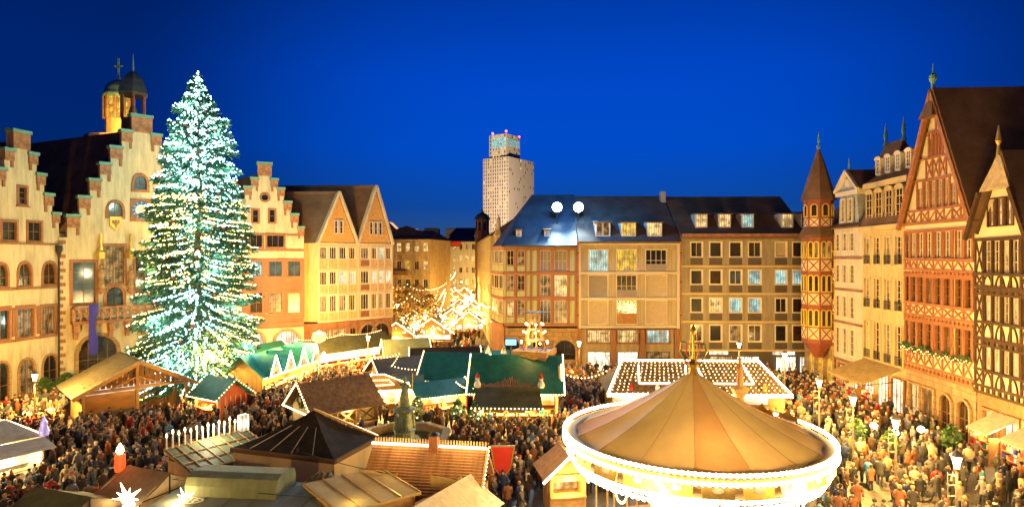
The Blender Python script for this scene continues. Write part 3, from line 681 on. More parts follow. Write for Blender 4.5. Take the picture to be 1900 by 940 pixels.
MB().box(0, 0.5, 0, 24, 0, zeA).build('street_wall', 'sandstone', rA, (facets[-1].A.x - fA.A.x, facets[-1].A.y - fA.A.y, 0))
# hipped dark roof with one corner cut over the rounded end
e0 = facets[-1].A - fA.A; zr = 22.6
R0 = [(-0.3, -0.35, zeA), (fA.W, -0.35, zeA), (fA.W, 9, zr), (3.2, 9, zr)]
MB().slab(*R0, 0.25).build('roof_slope', 'slate_blue', rA)
MB().slab((e0.x - 0.3, e0.y, zeA), (-0.3, -0.35, zeA), (3.2, 9, zr), (3.2, 14, zr), 0.25).build('roof_slope', 'slate_blue', rA)
MB().slab((3.2, 9, zr), (fA.W, 9, zr), (fA.W, 18, zeA), (3.2, 18, zeA), 0.25).build('roof_slope', 'slate_blue', rA)
H = House(rA)
for px in (962, 1015): u = fA.U(px); dormer(H, u, zeA + 1.1, 0.6, 0.9, 1.2, 'lit_soft')
# ---- cream grid house
fB = Fac(1073, YN, 1263, YN)
rB = fB.root('grid_house', 'beige house with cream window grid and roller shutters between corner house and grey block'); H = House(rB)
zeB = fB.Z(1160, 449); zgB = fB.Z(1160, 607)
colsB = [(1092, 1128), (1144, 1181.5), (1198, 1237)]; rowsB = [(463, 503), (510, 551), (557, 601)]
kinds = [['lit_cool', 'lit_yellow', 'glass_dark'], ['shutter_grey', 'glass_brown', 'shutter_beige'], ['shutter_beige', 'glass_dark', 'shutter_beige']]
for j, (a, b) in enumerate(rowsB):
    z1, z0 = fB.Z(1160, a), fB.Z(1160, b)
    for i, (p, q) in enumerate(colsB):
        x0, x1 = fB.U(p), fB.U(q); k = kinds[j][i]; sh = k.startswith('shutter')
        H.window((x0 + x1) / 2, z0, x1 - x0, z1 - z0, 'rect', k, 'plaster_white' if sh else 'frame_white', 1 if sh else 4, 1 if sh else 2, 'plaster_white', 0.09, 0.06, depth=0.16)
        if not sh and not (j == 0 and i < 2):
            block(rB, x0 + 0.02, x1 - 0.02, -0.10, -0.02, z0 + 0.05, z0 + (0.9 if j < 2 else 1.3), 'wood' if j == 2 else 'shutter_grey', 'balustrade')
    for p, q in ((1079, 1090), (1131, 1141), (1184, 1195), (1240, 1255)):
        block(rB, fB.U(p), fB.U(q), -0.03, 0.02, z0, z1, 'shutter_beige' if False else 'plaster_tan', 'panel')
for py in (452, 506, 554, 606): block(rB, 0.05, fB.W - 0.1, -0.2, 0.02, fB.Z(1160, py) - 0.13, fB.Z(1160, py) + 0.13, 'plaster_white', 'grid_rail')
for px in (1075, 1258): block(rB, fB.U(px) - 0.16, fB.U(px) + 0.16, -0.22, 0.02, zgB - 0.15, zeB - 0.05, 'plaster_white', 'grid_post')
H.wall([(0, zgB), (fB.W, zgB), (fB.W, zeB), (0, zeB)], 'plaster_tan', 9)
H = House(rB)
for i, (p, q) in enumerate(((1090, 1133), (1146, 1184), (1200, 1243))):
    x0, x1 = fB.U(p), fB.U(q); H.window((x0 + x1) / 2, fB.Z(1160, 636), x1 - x0, fB.Z(1160, 612) - fB.Z(1160, 636), 'rect', ('lit_warm', 'lit_warm', 'lit_cool')[i], 'frame_brown', 5, 2, 'sandstone', 0.12)
    H.window((x0 + x1) / 2, 0.06, x1 - x0, 2.5, 'rect', ('shop_light', 'shop_light', 'lit_soft')[i], 'frame_dark', 3, 1, None)
H.wall([(0, 0), (fB.W, 0), (fB.W, zgB - 0.2), (0, zgB - 0.2)], 'plaster_tan', 9, name='ground_floor_wall', y=0.15)
for px in (1076, 1138, 1192, 1256): block(rB, fB.U(px) - 0.28, fB.U(px) + 0.28, -0.1, 0.4, 0, zgB - 0.22, 'sandstone', 'pillar')
zrB = 22.4
MB().slab((0, -0.5, zeB + 0.05), (fB.W, -0.5, zeB + 0.05), (fB.W, 9, zrB), (0, 9, zrB), 0.25).build('roof_slope', 'slate', rB)
MB().slab((0, 9, zrB), (fB.W, 9, zrB), (fB.W, 18, zeB), (0, 18, zeB), 0.25).build('roof_slope', 'slate', rB)
for px, p in ((1118.5, 'lit_soft'), (1166, 'lit_yellow'), (1214.5, 'lit_warm')):
    zf = fB.Z(px, 441) + 0.2; yf = 9.5 * (zf - zeB) / (zrB - zeB) - 0.5; dormer(H, fB.uv(px, 430, -yf)[0], zf, 1.75, 1.75, yf, p)
block(rB, fB.W - 0.6, fB.W + 0.05, 7.5, 8.4, 20, 22.9, 'plaster_tan', 'chimney')
# ---- grey office block
fC = Fac(1264, YN - 0.05, 1502, YN - 0.6)
rC = fC.root('office_block', 'tan plaster block with square white framed windows and dark spandrels'); H = House(rC)
zeC = fC.Z(1380, 441); zgC = fC.Z(1380, 650)
colsC = [(1282, 1303), (1317, 1339), (1354, 1376), (1389, 1412), (1439, 1459.5), (1471, 1491)]
rowsC = [(449, 476, 491), (501, 527, 542), (553, 579, 594), (603, 633, 647)]
kC = [['glass_dark'] * 4 + ['shutter_beige', 'glass_dark'], ['glass_dark', 'glass_brown', 'glass_blue', 'lit_cool', 'lit_cool', 'lit_cool'], ['glass_dark', 'lit_warm', 'lit_cool', 'lit_cool', 'glass_dark', 'glass_dark'], ['glass_dark', 'glass_dark', 'lit_soft', 'glass_brown', 'glass_dark', 'glass_brown']]
for j, (a, b, c) in enumerate(rowsC):
    z1, z0, zz = fC.Z(1380, a), fC.Z(1380, b), fC.Z(1380, c)
    for i, (p, q) in enumerate(colsC):
        x0, x1 = fC.U(p), fC.U(q)
        H.window((x0 + x1) / 2, z0, x1 - x0, z1 - z0, 'rect', kC[j][i], 'frame_white', 1 if (i + j) % 3 else 2, 1, 'frame_white', 0.1, 0.06, fw=0.07)
        block(rC, x0 - 0.06, x1 + 0.06, -0.02, 0.03, zz, z0 - 0.12, 'spandrel', 'spandrel')
    block(rC, 0.03, fC.W, -0.08, 0.02, zz - 0.28, zz - 0.08, 'plaster_yellow', 'string_course')
H.wall([(0, zgC), (fC.W, zgC), (fC.W, zeC), (0, zeC)], 'plaster_grey', 9)
H = House(rC)
for i, (p, q) in enumerate(((1275, 1310), (1318, 1360), (1368, 1410), (1440, 1478), (1484, 1499))):
    x0, x1 = fC.U(p), fC.U(q); H.window((x0 + x1) / 2, 0.06, x1 - x0, 2.0, 'rect', ('lit_soft', 'lit_warm', 'shop_light', 'shop_light', 'lit_white')[i], 'frame_dark', 3, 1, None)
H.wall([(0, 0), (fC.W, 0), (fC.W, zgC - 0.15), (0, zgC - 0.15)], 'spandrel', 9, name='ground_floor_wall', y=0.4)
for i, (p, q) in enumerate(((1318, 1352), (1436, 1476))): block(rC, fC.U(p), fC.U(q), 0.2, 0.4, 2.25, 2.75, 'shop_light', 'shop_sign')
zrC = 22.3
MB().slab((-0.1, -0.5, zeC + 0.05), (fC.W, -0.5, zeC + 0.05), (fC.W, 9, zrC), (-0.1, 9, zrC), 0.25).build('roof_slope', 'slate_brown', rC)
MB().slab((-0.1, 9, zrC), (fC.W, 9, zrC), (fC.W, 18, zeC), (-0.1, 18, zeC), 0.25).build('roof_slope', 'slate_brown', rC)
MB().box(0, fC.W, -0.45, -0.3, zeC + 0.1, zeC + 0.5).build('snow_guard', 'sandstone_dark', rC)
for px, p in ((1301, 'lit_warm'), (1344.5, 'lit_warm'), (1387, 'lit_cool'), (1460, 'lit_warm'), (1497, 'glass_brown')):
    zf = fC.Z(px, 424) + 0.2; yf = 9.5 * (zf - zeC) / (zrC - zeC) - 0.5; dormer(H, fC.uv(px, 415, -yf)[0], zf, 1.45, 1.75, yf, p)
for px, lb in ((1072.5, 'brown downpipe between the corner house and the cream grid house'), (1263.5, 'brown downpipe between the cream grid house and the tan block')):
    p = at(px, 478, YN - 0.35); t = thing('drainpipe', lb, 'pipe', (p.x, p.y, 0)); MB().tube((0, 0, 0), (0, 0, 15.6), 0.09).build('pipe', 'timber_red', t); MB().lathe([(0.1, 15.5), (0.22, 15.9), (0.18, 16.0)], 8).build('funnel', 'timber_red', t)
    for z in (3, 7, 11, 14.5): MB().lathe([(0.12, z), (0.12, z + 0.12)], 8).build('bracket', 'iron', t)
# ---- twin flood lights on a mast behind the ridge
for px in (1033.5, 1073):
    p = at(px, 384.5, 79.0)
    fl = thing('flood_light', 'round blue white flood lamp on a pole above the corner house roof', 'lamp', (p.x, p.y, 17.6), group='flood lamps on the roof')
    MB().tube((0, 0, 0), (0, 0, p.z - 17.6 - 0.6), 0.07).build('pole', 'iron', fl)
    MB().lathe([(0.2, 0), (0.6, 0.35), (0.7, 0.5)], 16).build('housing', 'iron', fl, (0, 0.35, p.z - 17.6)).rotation_euler = (R(90), 0, 0)
    o = MB().lathe([(0.62, 0), (0.56, 0.12), (0.36, 0.2), (0.08, 0.24)], 16).build('lens', 'flood_blue', fl, (0, -0.12, p.z - 17.6)); o.rotation_euler = (R(90), 0, 0)
    lamp('SPOT', (p.x, p.y - 0.7, p.z), 2500, COOL, 0.5, target=(p.x * 0.4 - 4, 34, 0), spot=105, name='flood_beam')
    lamp('POINT', (p.x, p.y - 5.5, p.z + 2.6), 520, (0.08, 0.38, 1.0), 0.6, name='flood_spill')
# ================================================================== east side
def xbrace(root, x0, x1, z0, z1, mt, w=0.13):
    beam(root, (x0, z0), (x1, z1), w, 0.1, -0.03, mt, 'brace'); beam(root, (x0, z1), (x1, z0), w, 0.1, -0.025, mt, 'brace')
# ---- oriel tower house
fD = Fac(1493, 74.2, 1548, 67.6)
rD = fD.root('oriel_house', 'maroon timber house with octagonal oriel tower and pointed slate spire'); H = House(rD)
for k, x in enumerate((1.6, 3.6, 5.6)): H.window(x, 0.1, 1.3, 2.9, 'arch', 'lit_yellow', 'frame_yellow', 2, 2, 'ashlar', 0.25)
H.wall([(0, 0), (fD.W, 0), (fD.W, 4.4), (0, 4.4)], 'ashlar', 6, name='ground_floor_wall')
block(rD, 0, fD.W, 0, 6, 4.4, 16.4, 'timber_maroon', 'wall')
for z in (6.0, 9.4, 12.8):
    for x in (4.6, 5.6, 6.5):
        H.window(x, z, 0.6, 1.9, 'rect', 'glass_brown', 'frame_yellow', 1, 2, 'frame_yellow', 0.07, cut=False, depth=0.12)
        block(rD, x - 0.45, x + 0.45, -0.04, 0.02, z - 1.25, z - 0.15, 'plaster_panel', 'panel')
        xbrace(rD, x - 0.42, x + 0.42, z - 1.22, z - 0.18, 'timber_maroon', 0.09)
MB().slab((-0.3, -0.4, 16.4), (fD.W + 0.2, -0.4, 16.4), (fD.W + 0.2, 5.5, 21), (-0.3, 5.5, 21), 0.3).build('roof_slope', 'slate_brown', rD)
tw = at(1519, 478, 69.5)
rel = Vector((tw.x - fD.A.x, tw.y - fD.A.y)); tcx, tcy = rel.dot(fD.u), -rel.dot(fD.n)
RO = 1.75; NO = 8
MB().lathe([(0.5, 2.9), (0.9, 3.6), (RO * 0.98, 4.7)], NO, (tcx, tcy, 0), a0=R(22.5)).build('corbel', 'timber_maroon', rD)
MB().lathe([(RO, 4.6), (RO, 16.3)], NO, (tcx, tcy, 0), a0=R(22.5)).build('oriel', 'timber_maroon', rD)
MB().lathe([(RO + 0.35, 16.2), (RO + 0.3, 16.5), (RO - 0.15, 17.4)], NO, (tcx, tcy, 0), a0=R(22.5)).build('skirt_roof', 'slate_brown', rD)
MB().lathe([(RO - 0.2, 17.2), (RO - 0.2, 20.5)], NO, (tcx, tcy, 0), a0=R(22.5)).build('turret', 'timber_maroon', rD)
MB().lathe([(RO + 0.12, 20.4), (RO - 0.1, 21.2), (1.05, 23.2), (0.45, 25.2), (0.12, 26.2)], NO, (tcx, tcy, 0), a0=R(22.5)).build('spire', 'slate_brown', rD)
MB().lathe([(0.14, 26.1), (0.22, 26.5), (0.07, 26.8), (0.16, 27.1), (0.03, 28.1)], 8, (tcx, tcy, 0)).build('finial', 'copper', rD)
def face_part(name, mesh_key, maker, matname, ang, rad, z, parent):
    if mesh_key not in SHARED: SHARED[mesh_key] = maker().mesh(name, matname)
    o = obj(name, SHARED[mesh_key], parent, (tcx + rad * math.cos(ang), tcy + rad * math.sin(ang), z)); o.rotation_euler = (0, 0, ang + math.pi / 2); return o
ap = RO * math.cos(math.pi / NO); ap2 = (RO - 0.2) * math.cos(math.pi / NO)
fwid = 2 * RO * math.sin(math.pi / NO)
def arch_frame(w, h): return MB().ring(shape('arch', w, h, 0.09), shape('arch', w, h, -0.03), -0.08, 0.03)
for k in range(8):
    ang = 2 * math.pi * k / 8
    if math.sin(ang) > 0.8: continue
    for lv, z in enumerate((6.5, 10.3, 14.0)):
        for s_ in (-1, 1):
            for nm, mk, mt in (('window', lambda: arch_frame(0.42, 1.75), 'frame_yellow'),):
                o = face_part(nm, ('ow', 1), mk, mt, ang, ap + 0.01, z, rD)
                off = Vector((-math.sin(ang), math.cos(ang), 0)) * 0.3 * s_; o.location = o.location + off
                if ('owp', lv) not in SHARED: SHARED[('owp', lv)] = MB().prism(shape('arch', 0.42, 1.75, 0.0), -0.015, 0.02).mesh('pane', ('glass_brown', 'glass_brown', 'lit_soft')[lv])
                obj('pane', SHARED[('owp', lv)], o)
        face_part('panel', ('op', 1), lambda: MB().box(-0.56, 0.56, -0.04, 0.02, 0, 1.2), 'plaster_panel', ang, ap + 0.01, z - 1.45, rD)
        for s_ in (-1, 1):
            face_part('brace', ('ob', s_), lambda: MB().bar((-0.5 * s_, -0.05, 0.05), (0.5 * s_, -0.05, 1.15), 0.06, 0.12), 'timber_maroon', ang, ap + 0.01, z - 1.45, rD)
    o = face_part('window', ('ow', 2), lambda: arch_frame(0.6, 1.3), 'frame_yellow', ang, ap2 + 0.01, 18.6, rD)
    if 'owp2' not in SHARED: SHARED['owp2'] = MB().prism(shape('arch', 0.6, 1.3, 0.0), -0.015, 0.02).mesh('pane', 'glass_brown')
    obj('pane', SHARED['owp2'], o)
    face_part('panel', ('op', 2), lambda: MB().box(-0.45, 0.45, -0.04, 0.02, 0, 0.85), 'plaster_panel', ang, ap2 + 0.01, 17.5, rD)
    for s_ in (-1, 1): face_part('brace', ('ob2', s_), lambda: MB().bar((-0.42 * s_, -0.05, 0.03), (0.42 * s_, -0.05, 0.82), 0.05, 0.1), 'timber_maroon', ang, ap2 + 0.01, 17.5, rD)
# ---- narrow white house
fE = Fac(1548, 67.5, 1600, 61.8)
rE = fE.root('white_house', 'narrow white plaster house with slate fronted gable and jettied storeys'); H = House(rE)
zeE = fE.Z(1570, 421)
for a, b in ((433, 465), (491, 524), (549, 588), (609, 657)):
    z1, z0 = fE.Z(1567, a), fE.Z(1567, b)
    for px in (1554, 1567, 1580.5): H.window(fE.U(px), z0, 0.95, z1 - z0, 'rect', 'lit_soft' if px == 1567 else 'glass_brown', 'frame_white', 2, 4, 'frame_white', 0.08, 0.04)
zgE = fE.Z(1570, 672)
H.wall([(0, zgE), (fE.W, zgE), (fE.W, zeE), (0, zeE)], 'plaster_white', 7)
H = House(rE); H.window(fE.W * 0.3, 0.06, 1.6, 2.6, 'rect', 'lit_warm', 'frame_brown', 2, 2, 'sandstone', 0.15); H.window(fE.W * 0.7, 0.06, 1.6, 2.6, 'rect', 'shop_light', 'frame_brown', 2, 2, 'sandstone', 0.15)
H.wall([(0, 0), (fE.W, 0), (fE.W, zgE - 0.02), (0, zgE - 0.02)], 'plaster_ochre', 7, name='ground_floor_wall', y=0.2)
for py in (478, 537, 598, 669): z = fE.Z(1570, py); block(rE, -0.02, fE.W + 0.04, -0.14, 0.02, z - 0.14, z + 0.10, 'sandstone_dark', 'jetty_beam')
zg1 = fE.Z(1567, 362); ga = fE.Z(1567, 318); x0, x1 = 0.4, fE.W * 0.82; xm = (x0 + x1) / 2
H = House(rE)
for x in (xm - 0.75, xm + 0.75): H.window(x, zeE + 0.6, 0.8, 2.3, 'rect', 'glass_brown', 'frame_white', 2, 4, 'frame_white', 0.1)
H.wall([(x0, zeE - 0.05), (x1, zeE - 0.05), (x1 - 0.5, zg1), (x0 + 0.5, zg1)], 'shingle_grey', 4, name='gable_wall', y=0.25)
block(rE, x0 - 0.1, x1 + 0.1, -0.05, 4.2, zg1 - 0.05, zg1 + 0.4, 'frame_white', 'cornice')
MB().prism([(x0 + 0.1, zg1 + 0.4), (x1 - 0.1, zg1 + 0.4), (xm, ga - 0.4)], 0.2, 4.0).build('gable', 'shingle_grey', rE)
MB().prism([(xm + 0.42 * math.cos(2 * math.pi * k / 14), zg1 + 1.25 + 0.42 * math.sin(2 * math.pi * k / 14)) for k in range(14)], 0.05, 0.3).build('round_plaque', 'frame_white', rE)
for xa, xb in ((x0 - 0.2, xm), (x1 + 0.2, xm)):
    MB().bar((xa, 0.05, zg1 + 0.4), (xb, 0.05, ga), 0.5, 0.28).build('verge', 'frame_white', rE)
    a = [(xa, 0.1, zg1 + 0.35), (xb, 0.1, ga - 0.02), (xb, 6.5, ga - 0.02), (xa, 6.5, zg1 + 0.35)]
    MB().slab(*(a if xa > xb else a[::-1]), 0.2).build('roof_slope', 'slate_brown', rE)
# mansard skirt and tall main roof with two spikes
MB().slab((-0.2, -0.35, zeE), (fE.W + 0.1, -0.35, zeE), (fE.W + 0.1, 1.0, zeE + 0.9), (-0.2, 1.0, zeE + 0.9), 0.2).build('eave_roof', 'slate_brown', rE)
zR = 26.2
m = MB(); Wd = fE.W
m.add([(-0.2, 1.2, zeE + 0.4), (Wd + 0.1, 1.2, zeE + 0.4), (Wd + 0.1, 9, zeE + 0.4), (-0.2, 9, zeE + 0.4), (0.9, 5.0, zR), (Wd - 1.6, 5.0, zR)], [(0, 1, 5, 4), (1, 2, 5), (2, 3, 4, 5), (3, 0, 4), (0, 3, 2, 1)]); m.build('main_roof', 'slate_brown', rE)
for x in (0.9, Wd - 1.6): MB().lathe([(0.3, zR - 0.3), (0.12, zR + 0.3), (0.2, zR + 0.8), (0.03, zR + 2.2)], 8, (x, 5.0, 0)).build('finial', 'copper', rE)
MB().lathe([(0.1, ga - 0.1), (0.12, ga + 0.3), (0.02, ga + 1.4)], 6, (xm, 0.3, 0)).build('finial', 'copper', rE)
# ---- yellow mansard house
fF = Fac(1600, 61.8, 1679, 54.6)
rF = fF.root('mansard_house', 'yellow plaster house with arched mansard dormers and gold awning below'); H = House(rF)
zeF = 16.9; zmF = 20.9
for a, b in ((440, 490), (517, 572), (598, 668)):
    z1, z0 = fF.Z(1630, a), fF.Z(1630, b)
    for i, px in enumerate((1610, 1628.5, 1648, 1668.5)):
        H.window(fF.U(px), z0, 1.05, z1 - z0, 'rect', ('lit_soft', 'glass_brown', 'lit_soft', 'glass_brown')[i] if not (b == 668 and i == 0) else 'lit_yellow', 'frame_white', 2, 5, 'plaster_yellow', 0.16, 0.08)
        m = ('railing_f',)
        if m not in SHARED:
            q = MB(); q.box(-0.55, 0.55, -0.14, -0.10, 0.75, 0.8)
            for k in range(8): q.box(-0.53 + k * 0.15, -0.50 + k * 0.15, -0.135, -0.105, 0, 0.76)
            SHARED[m] = q.mesh('railing', 'iron')
        obj('railing', SHARED[m], rF, (fF.U(px), 0, z0 + 0.05))
zgF = 4.2
H.wall([(0, zgF), (fF.W, zgF), (fF.W, zeF), (0, zeF)], 'plaster_yellow', 8)
H = House(rF)
for k in range(3): H.window(fF.W * (k + 0.5) / 3, 0.06, fF.W / 3 - 0.5, 3.0, 'rect', 'shop_light', 'frame_brown', 3, 2, 'sandstone', 0.12)
H.wall([(0, 0), (fF.W, 0), (fF.W, zgF - 0.05), (0, zgF - 0.05)], 'plaster_ochre', 8, name='ground_floor_wall', y=0.2)
block(rF, -0.1, fF.W + 0.02, -0.4, 0.1, zeF - 0.3, zeF + 0.15, 'plaster_yellow', 'cornice')
MB().slab((0, -0.3, zeF + 0.16), (fF.W, -0.3, zeF + 0.16), (fF.W, 1.4, zmF), (0, 1.4, zmF), 0.3).build('mansard_slope', 'slate_brown', rF)
block(rF, -0.15, fF.W, 0.1, 1.6, zmF - 0.15, zmF + 0.4, 'plaster_yellow', 'upper_cornice')
MB().slab((-0.1, 0.2, zmF + 0.42), (fF.W, 0.2, zmF + 0.42), (fF.W, 6.5, 25.6), (-0.1, 6.5, 25.6), 0.3).build('upper_slope', 'slate_brown', rF)
for k in range(4):
    x = fF.U((1611.5, 1629, 1648, 1667.5)[k]); dormer(H, x, zeF + 0.5, 1.15, 2.9, 0.12, 'glass_brown', arched=True, wallmat='plaster_yellow', name='arched_dormer')
    x2 = 1.1 + k * (fF.W - 1.2) / 3.6; dormer(H, x2, zmF + 1.25, 0.8, 1.5, 1.0, 'glass_blue', arched=True, wallmat='frame_white', name='small_dormer')
aw = rF.matrix_basis  # awning
awo = thing('awning', 'wide gold shop awning on the yellow mansard house', 'awning', (fF.A.x, fF.A.y, 0), fF.rz)
MB().slab((0.1, -3.4, 2.75), (fF.W - 0.5, -3.4, 2.75), (fF.W - 0.5, 0.15, 4.05), (0.1, 0.15, 4.05), 0.05).build('cloth', 'awning_gold', awo)
m = MB()
for k in range(22): x = 0.1 + (fF.W - 0.6) * k / 22; w = (fF.W - 0.6) / 22; m.prism([(x, 2.72), (x + w * 0.5, 2.42), (x + w, 2.72)], -3.43, -3.40)
m.build('valance', 'awning_gold', awo)
for x in (0.2, fF.W - 0.6): MB().tube((x, -3.3, 2.6), (x, 0.1, 3.0), 0.04).build('arm', 'iron', awo)
# ---- red half timbered house
fG = Fac(1679, 54.6, 1808, 45.8)
rG = fG.root('timber_house', 'tall red half timbered house with steep gable and flowered parapet'); H = House(rG)
WG = fG.W; T = 'timber_red'
wx = [fG.U((a + b) / 2) for a, b in ((1679.5, 1688), (1691, 1700), (1704, 1714), (1719, 1729), (1735, 1747), (1752, 1764), (1773, 1786), (1791, 1805))]
levels = [(6.5, 8.6, 4.95), (10.25, 12.45, 9.2), (13.95, 16.1, 13.0)]
for j, (z0, z1, zp) in enumerate(levels):
    for i, x in enumerate(wx):
        H.window(x, z0, 0.74, z1 - z0, 'rect', ('glass_brown', 'glass_brown', 'glass_blue')[j] if (i * 3 + j) % 5 else 'lit_soft', 'frame_brown' if j < 2 else 'frame_white', 2, 3, T, 0.07, 0.05)
    xs = [0.12] + [(a + b) / 2 for a, b in zip(wx, wx[1:])] + [WG - 0.12]
    for x in xs: beam(rG, (x, z0 - 0.1), (x, z1 + 0.15), 0.2, 0.12, -0.03, T, 'post')
    for z in (z0 - 0.12, z1 + 0.14, zp - 0.02): beam(rG, (0, z), (WG, z), 0.2, 0.14, -0.04, T, 'rail')
    for a, b in zip(xs, xs[1:]):
        if j < 2: xbrace(rG, a + 0.06, b - 0.06, zp + 0.1, z0 - 0.24, T, 0.11)
        else:
            mid = (a + b) / 2; beam(rG, (a + 0.05, zp + 0.1), (mid, z0 - 0.24), 0.11, 0.1, -0.03, T, 'brace'); beam(rG, (mid, z0 - 0.24), (b - 0.05, zp + 0.1), 0.11, 0.1, -0.027, T, 'brace')
        beam(rG, (a, zp), (a, z0 - 0.15), 0.13, 0.11, -0.028, T, 'post')
    # joist ends under the jetty
    for k in range(18): x = 0.2 + (WG - 0.4) * k / 17; block(rG, x - 0.13, x + 0.13, -0.16, 0.05, zp - 0.42, zp - 0.16, T, 'joist_end')
    beam(rG, (0, zp - 0.55), (WG, zp - 0.55), 0.18, 0.14, -0.04, T, 'rail')
zgG = 4.4; zeG = 16.9; apx = fG.U(1737); zap = 27.0
# gable
H2 = House(rG)
def gedge(z): t = (z - zeG) / (zap - zeG); return (0.0 + (apx - 0.0) * t, WG - (WG - apx) * t)
for z0, z1, n, pan in ((18.1, 20.3, 6, 'glass_blue'), (22.3, 24.1, 4, 'glass_blue')):
    a, b = gedge(z1 + 0.2); a += 0.3; b -= 0.3; xs = [a + (b - a) * k / n for k in range(n + 1)]
    for k in range(n):
        sm = (k in (0, n - 1)); H.window((xs[k] + xs[k + 1]) / 2, z0 + (0.0 if not sm else 0.0), (b - a) / n - 0.3, (z1 - z0) * (0.75 if sm else 1.0), 'rect', pan, 'frame_white', 2, 3 if n == 6 else 1, T, 0.06, 0.05)
    for x in xs: beam(rG, (x, z0 - 0.1), (x, z1 + 0.15), 0.17, 0.12, -0.03, T, 'post')
    for z in (z0 - 0.12, z1 + 0.16):
        a2, b2 = gedge(z); beam(rG, (a2, z), (b2, z), 0.19, 0.14, -0.04, T, 'rail')
for z0, z1, n in ((zeG + 0.05, 17.9, 8), (20.55, 22.1, 5), (24.4, 26.0, 2)):
    a, b = gedge(z1); xs = [a + (b - a) * k / n for k in range(n + 1)]
    for k in range(n):
        if z0 < 20: xbrace(rG, xs[k] + 0.1, xs[k + 1] - 0.1, z0 + 0.1, z1 - 0.1, T, 0.1) if k % 2 == 0 else beam(rG, (xs[k] + 0.1, z0 + 0.1), (xs[k + 1] - 0.1, z1 - 0.1), 0.1, 0.1, -0.03, T, 'brace')
        elif n == 5 and k in (1, 2, 3): xbrace(rG, xs[k] + 0.1, xs[k + 1] - 0.1, z0 + 0.1, z1 - 0.1, T, 0.1)
    for x in xs[1:-1]: beam(rG, (x, z0), (x, z1), 0.15, 0.11, -0.028, T, 'post')
a2, b2 = gedge(zeG); beam(rG, (0, zeG), (WG, zeG), 0.25, 0.16, -0.05, T, 'rail')
H.wall([(0, zgG), (WG, zgG), (WG, zeG), (apx, zap), (0, zeG)], 'plaster_panel', 0.6)
block(rG, 0.02, WG - 0.02, 0.55, 11, zgG, zeG - 0.1, 'plaster_panel', 'rear_wall')
H = House(rG)
for k, x in enumerate((1.4, 3.3, 5.5, 7.6)):
    H.window(x, 0.06, 1.35, 3.1, 'arch' if k > 1 else 'rect', ('lit_warm', 'lit_soft', 'glass_brown', 'glass_brown')[k], 'frame_brown', 2, 3, 'ashlar', 0.18, 0.1)
H.wall([(0, 0), (WG, 0), (WG, zgG + 0.02), (0, zgG + 0.02)], 'ashlar', 11, name='ground_floor_wall', y=0.12)
zrG = 27.6
for xa, s_ in ((-0.25, 1), (WG + 0.25, -1)):
    a = [(xa, -0.45, zeG - 0.3), (apx, -0.45, zrG), (apx, 14, zrG), (xa, 14, zeG - 0.3)]
    MB().slab(*(a[::-1] if s_ > 0 else a), 0.3).build('roof_slope', 'slate_brown', rG)
    MB().bar((xa, -0.42, zeG - 0.42), (apx, -0.42, zrG - 0.2), 0.3, 0.36).build('verge', T, rG)
MB().add([(apx - 0.9, -0.9, 25.4), (apx + 0.9, -0.9, 25.4), (apx, -0.3, zrG + 0.05), (apx - 0.9, 0.3, 25.4), (apx + 0.9, 0.3, 25.4)], [(0, 1, 2), (1, 4, 2), (4, 3, 2), (3, 0, 2), (0, 3, 4, 1)]).build('hood', 'slate_brown', rG)
MB().lathe([(0.16, zrG - 0.1), (0.14, zrG + 0.5), (0.3, zrG + 0.9), (0.26, zrG + 1.2), (0.08, zrG + 1.35), (0.03, zrG + 2.1)], 8, (apx, -0.25, 0)).build('finial', 'copper', rG)
# flower garland along the first floor parapet
fg = thing('flower_garland', 'green flower garland with warm lights along the red timber parapet', 'garland', (fG.A.x, fG.A.y, 0), fG.rz)
m = MB(); l2 = MB()
for k in range(420):
    x = random.uniform(0.1, WG - 0.1); c = Vector((x, -0.3 + random.gauss(0, 0.12), 6.35 + 0.12 * math.sin(x * 2.5) + random.gauss(0, 0.12)))
    d = Vector((random.gauss(0, 1), random.gauss(0, 1), random.gauss(0, 1))).normalized() * 0.13; e = d.orthogonal().normalized() * 0.06
    m.add([c - d, c + e, c + d, c - e], [(0, 1, 2, 3)])
for k in range(36): x = 0.2 + (WG - 0.4) * k / 35; l2.ball((x, -0.45, 6.2 + 0.15 * math.sin(k * 1.3)), 0.035)
m.build('leaves', 'leaf', fg)['kind'] = 'stuff'; tag(l2.build('light_string', 'bulb_warm', fg), kind='stuff')
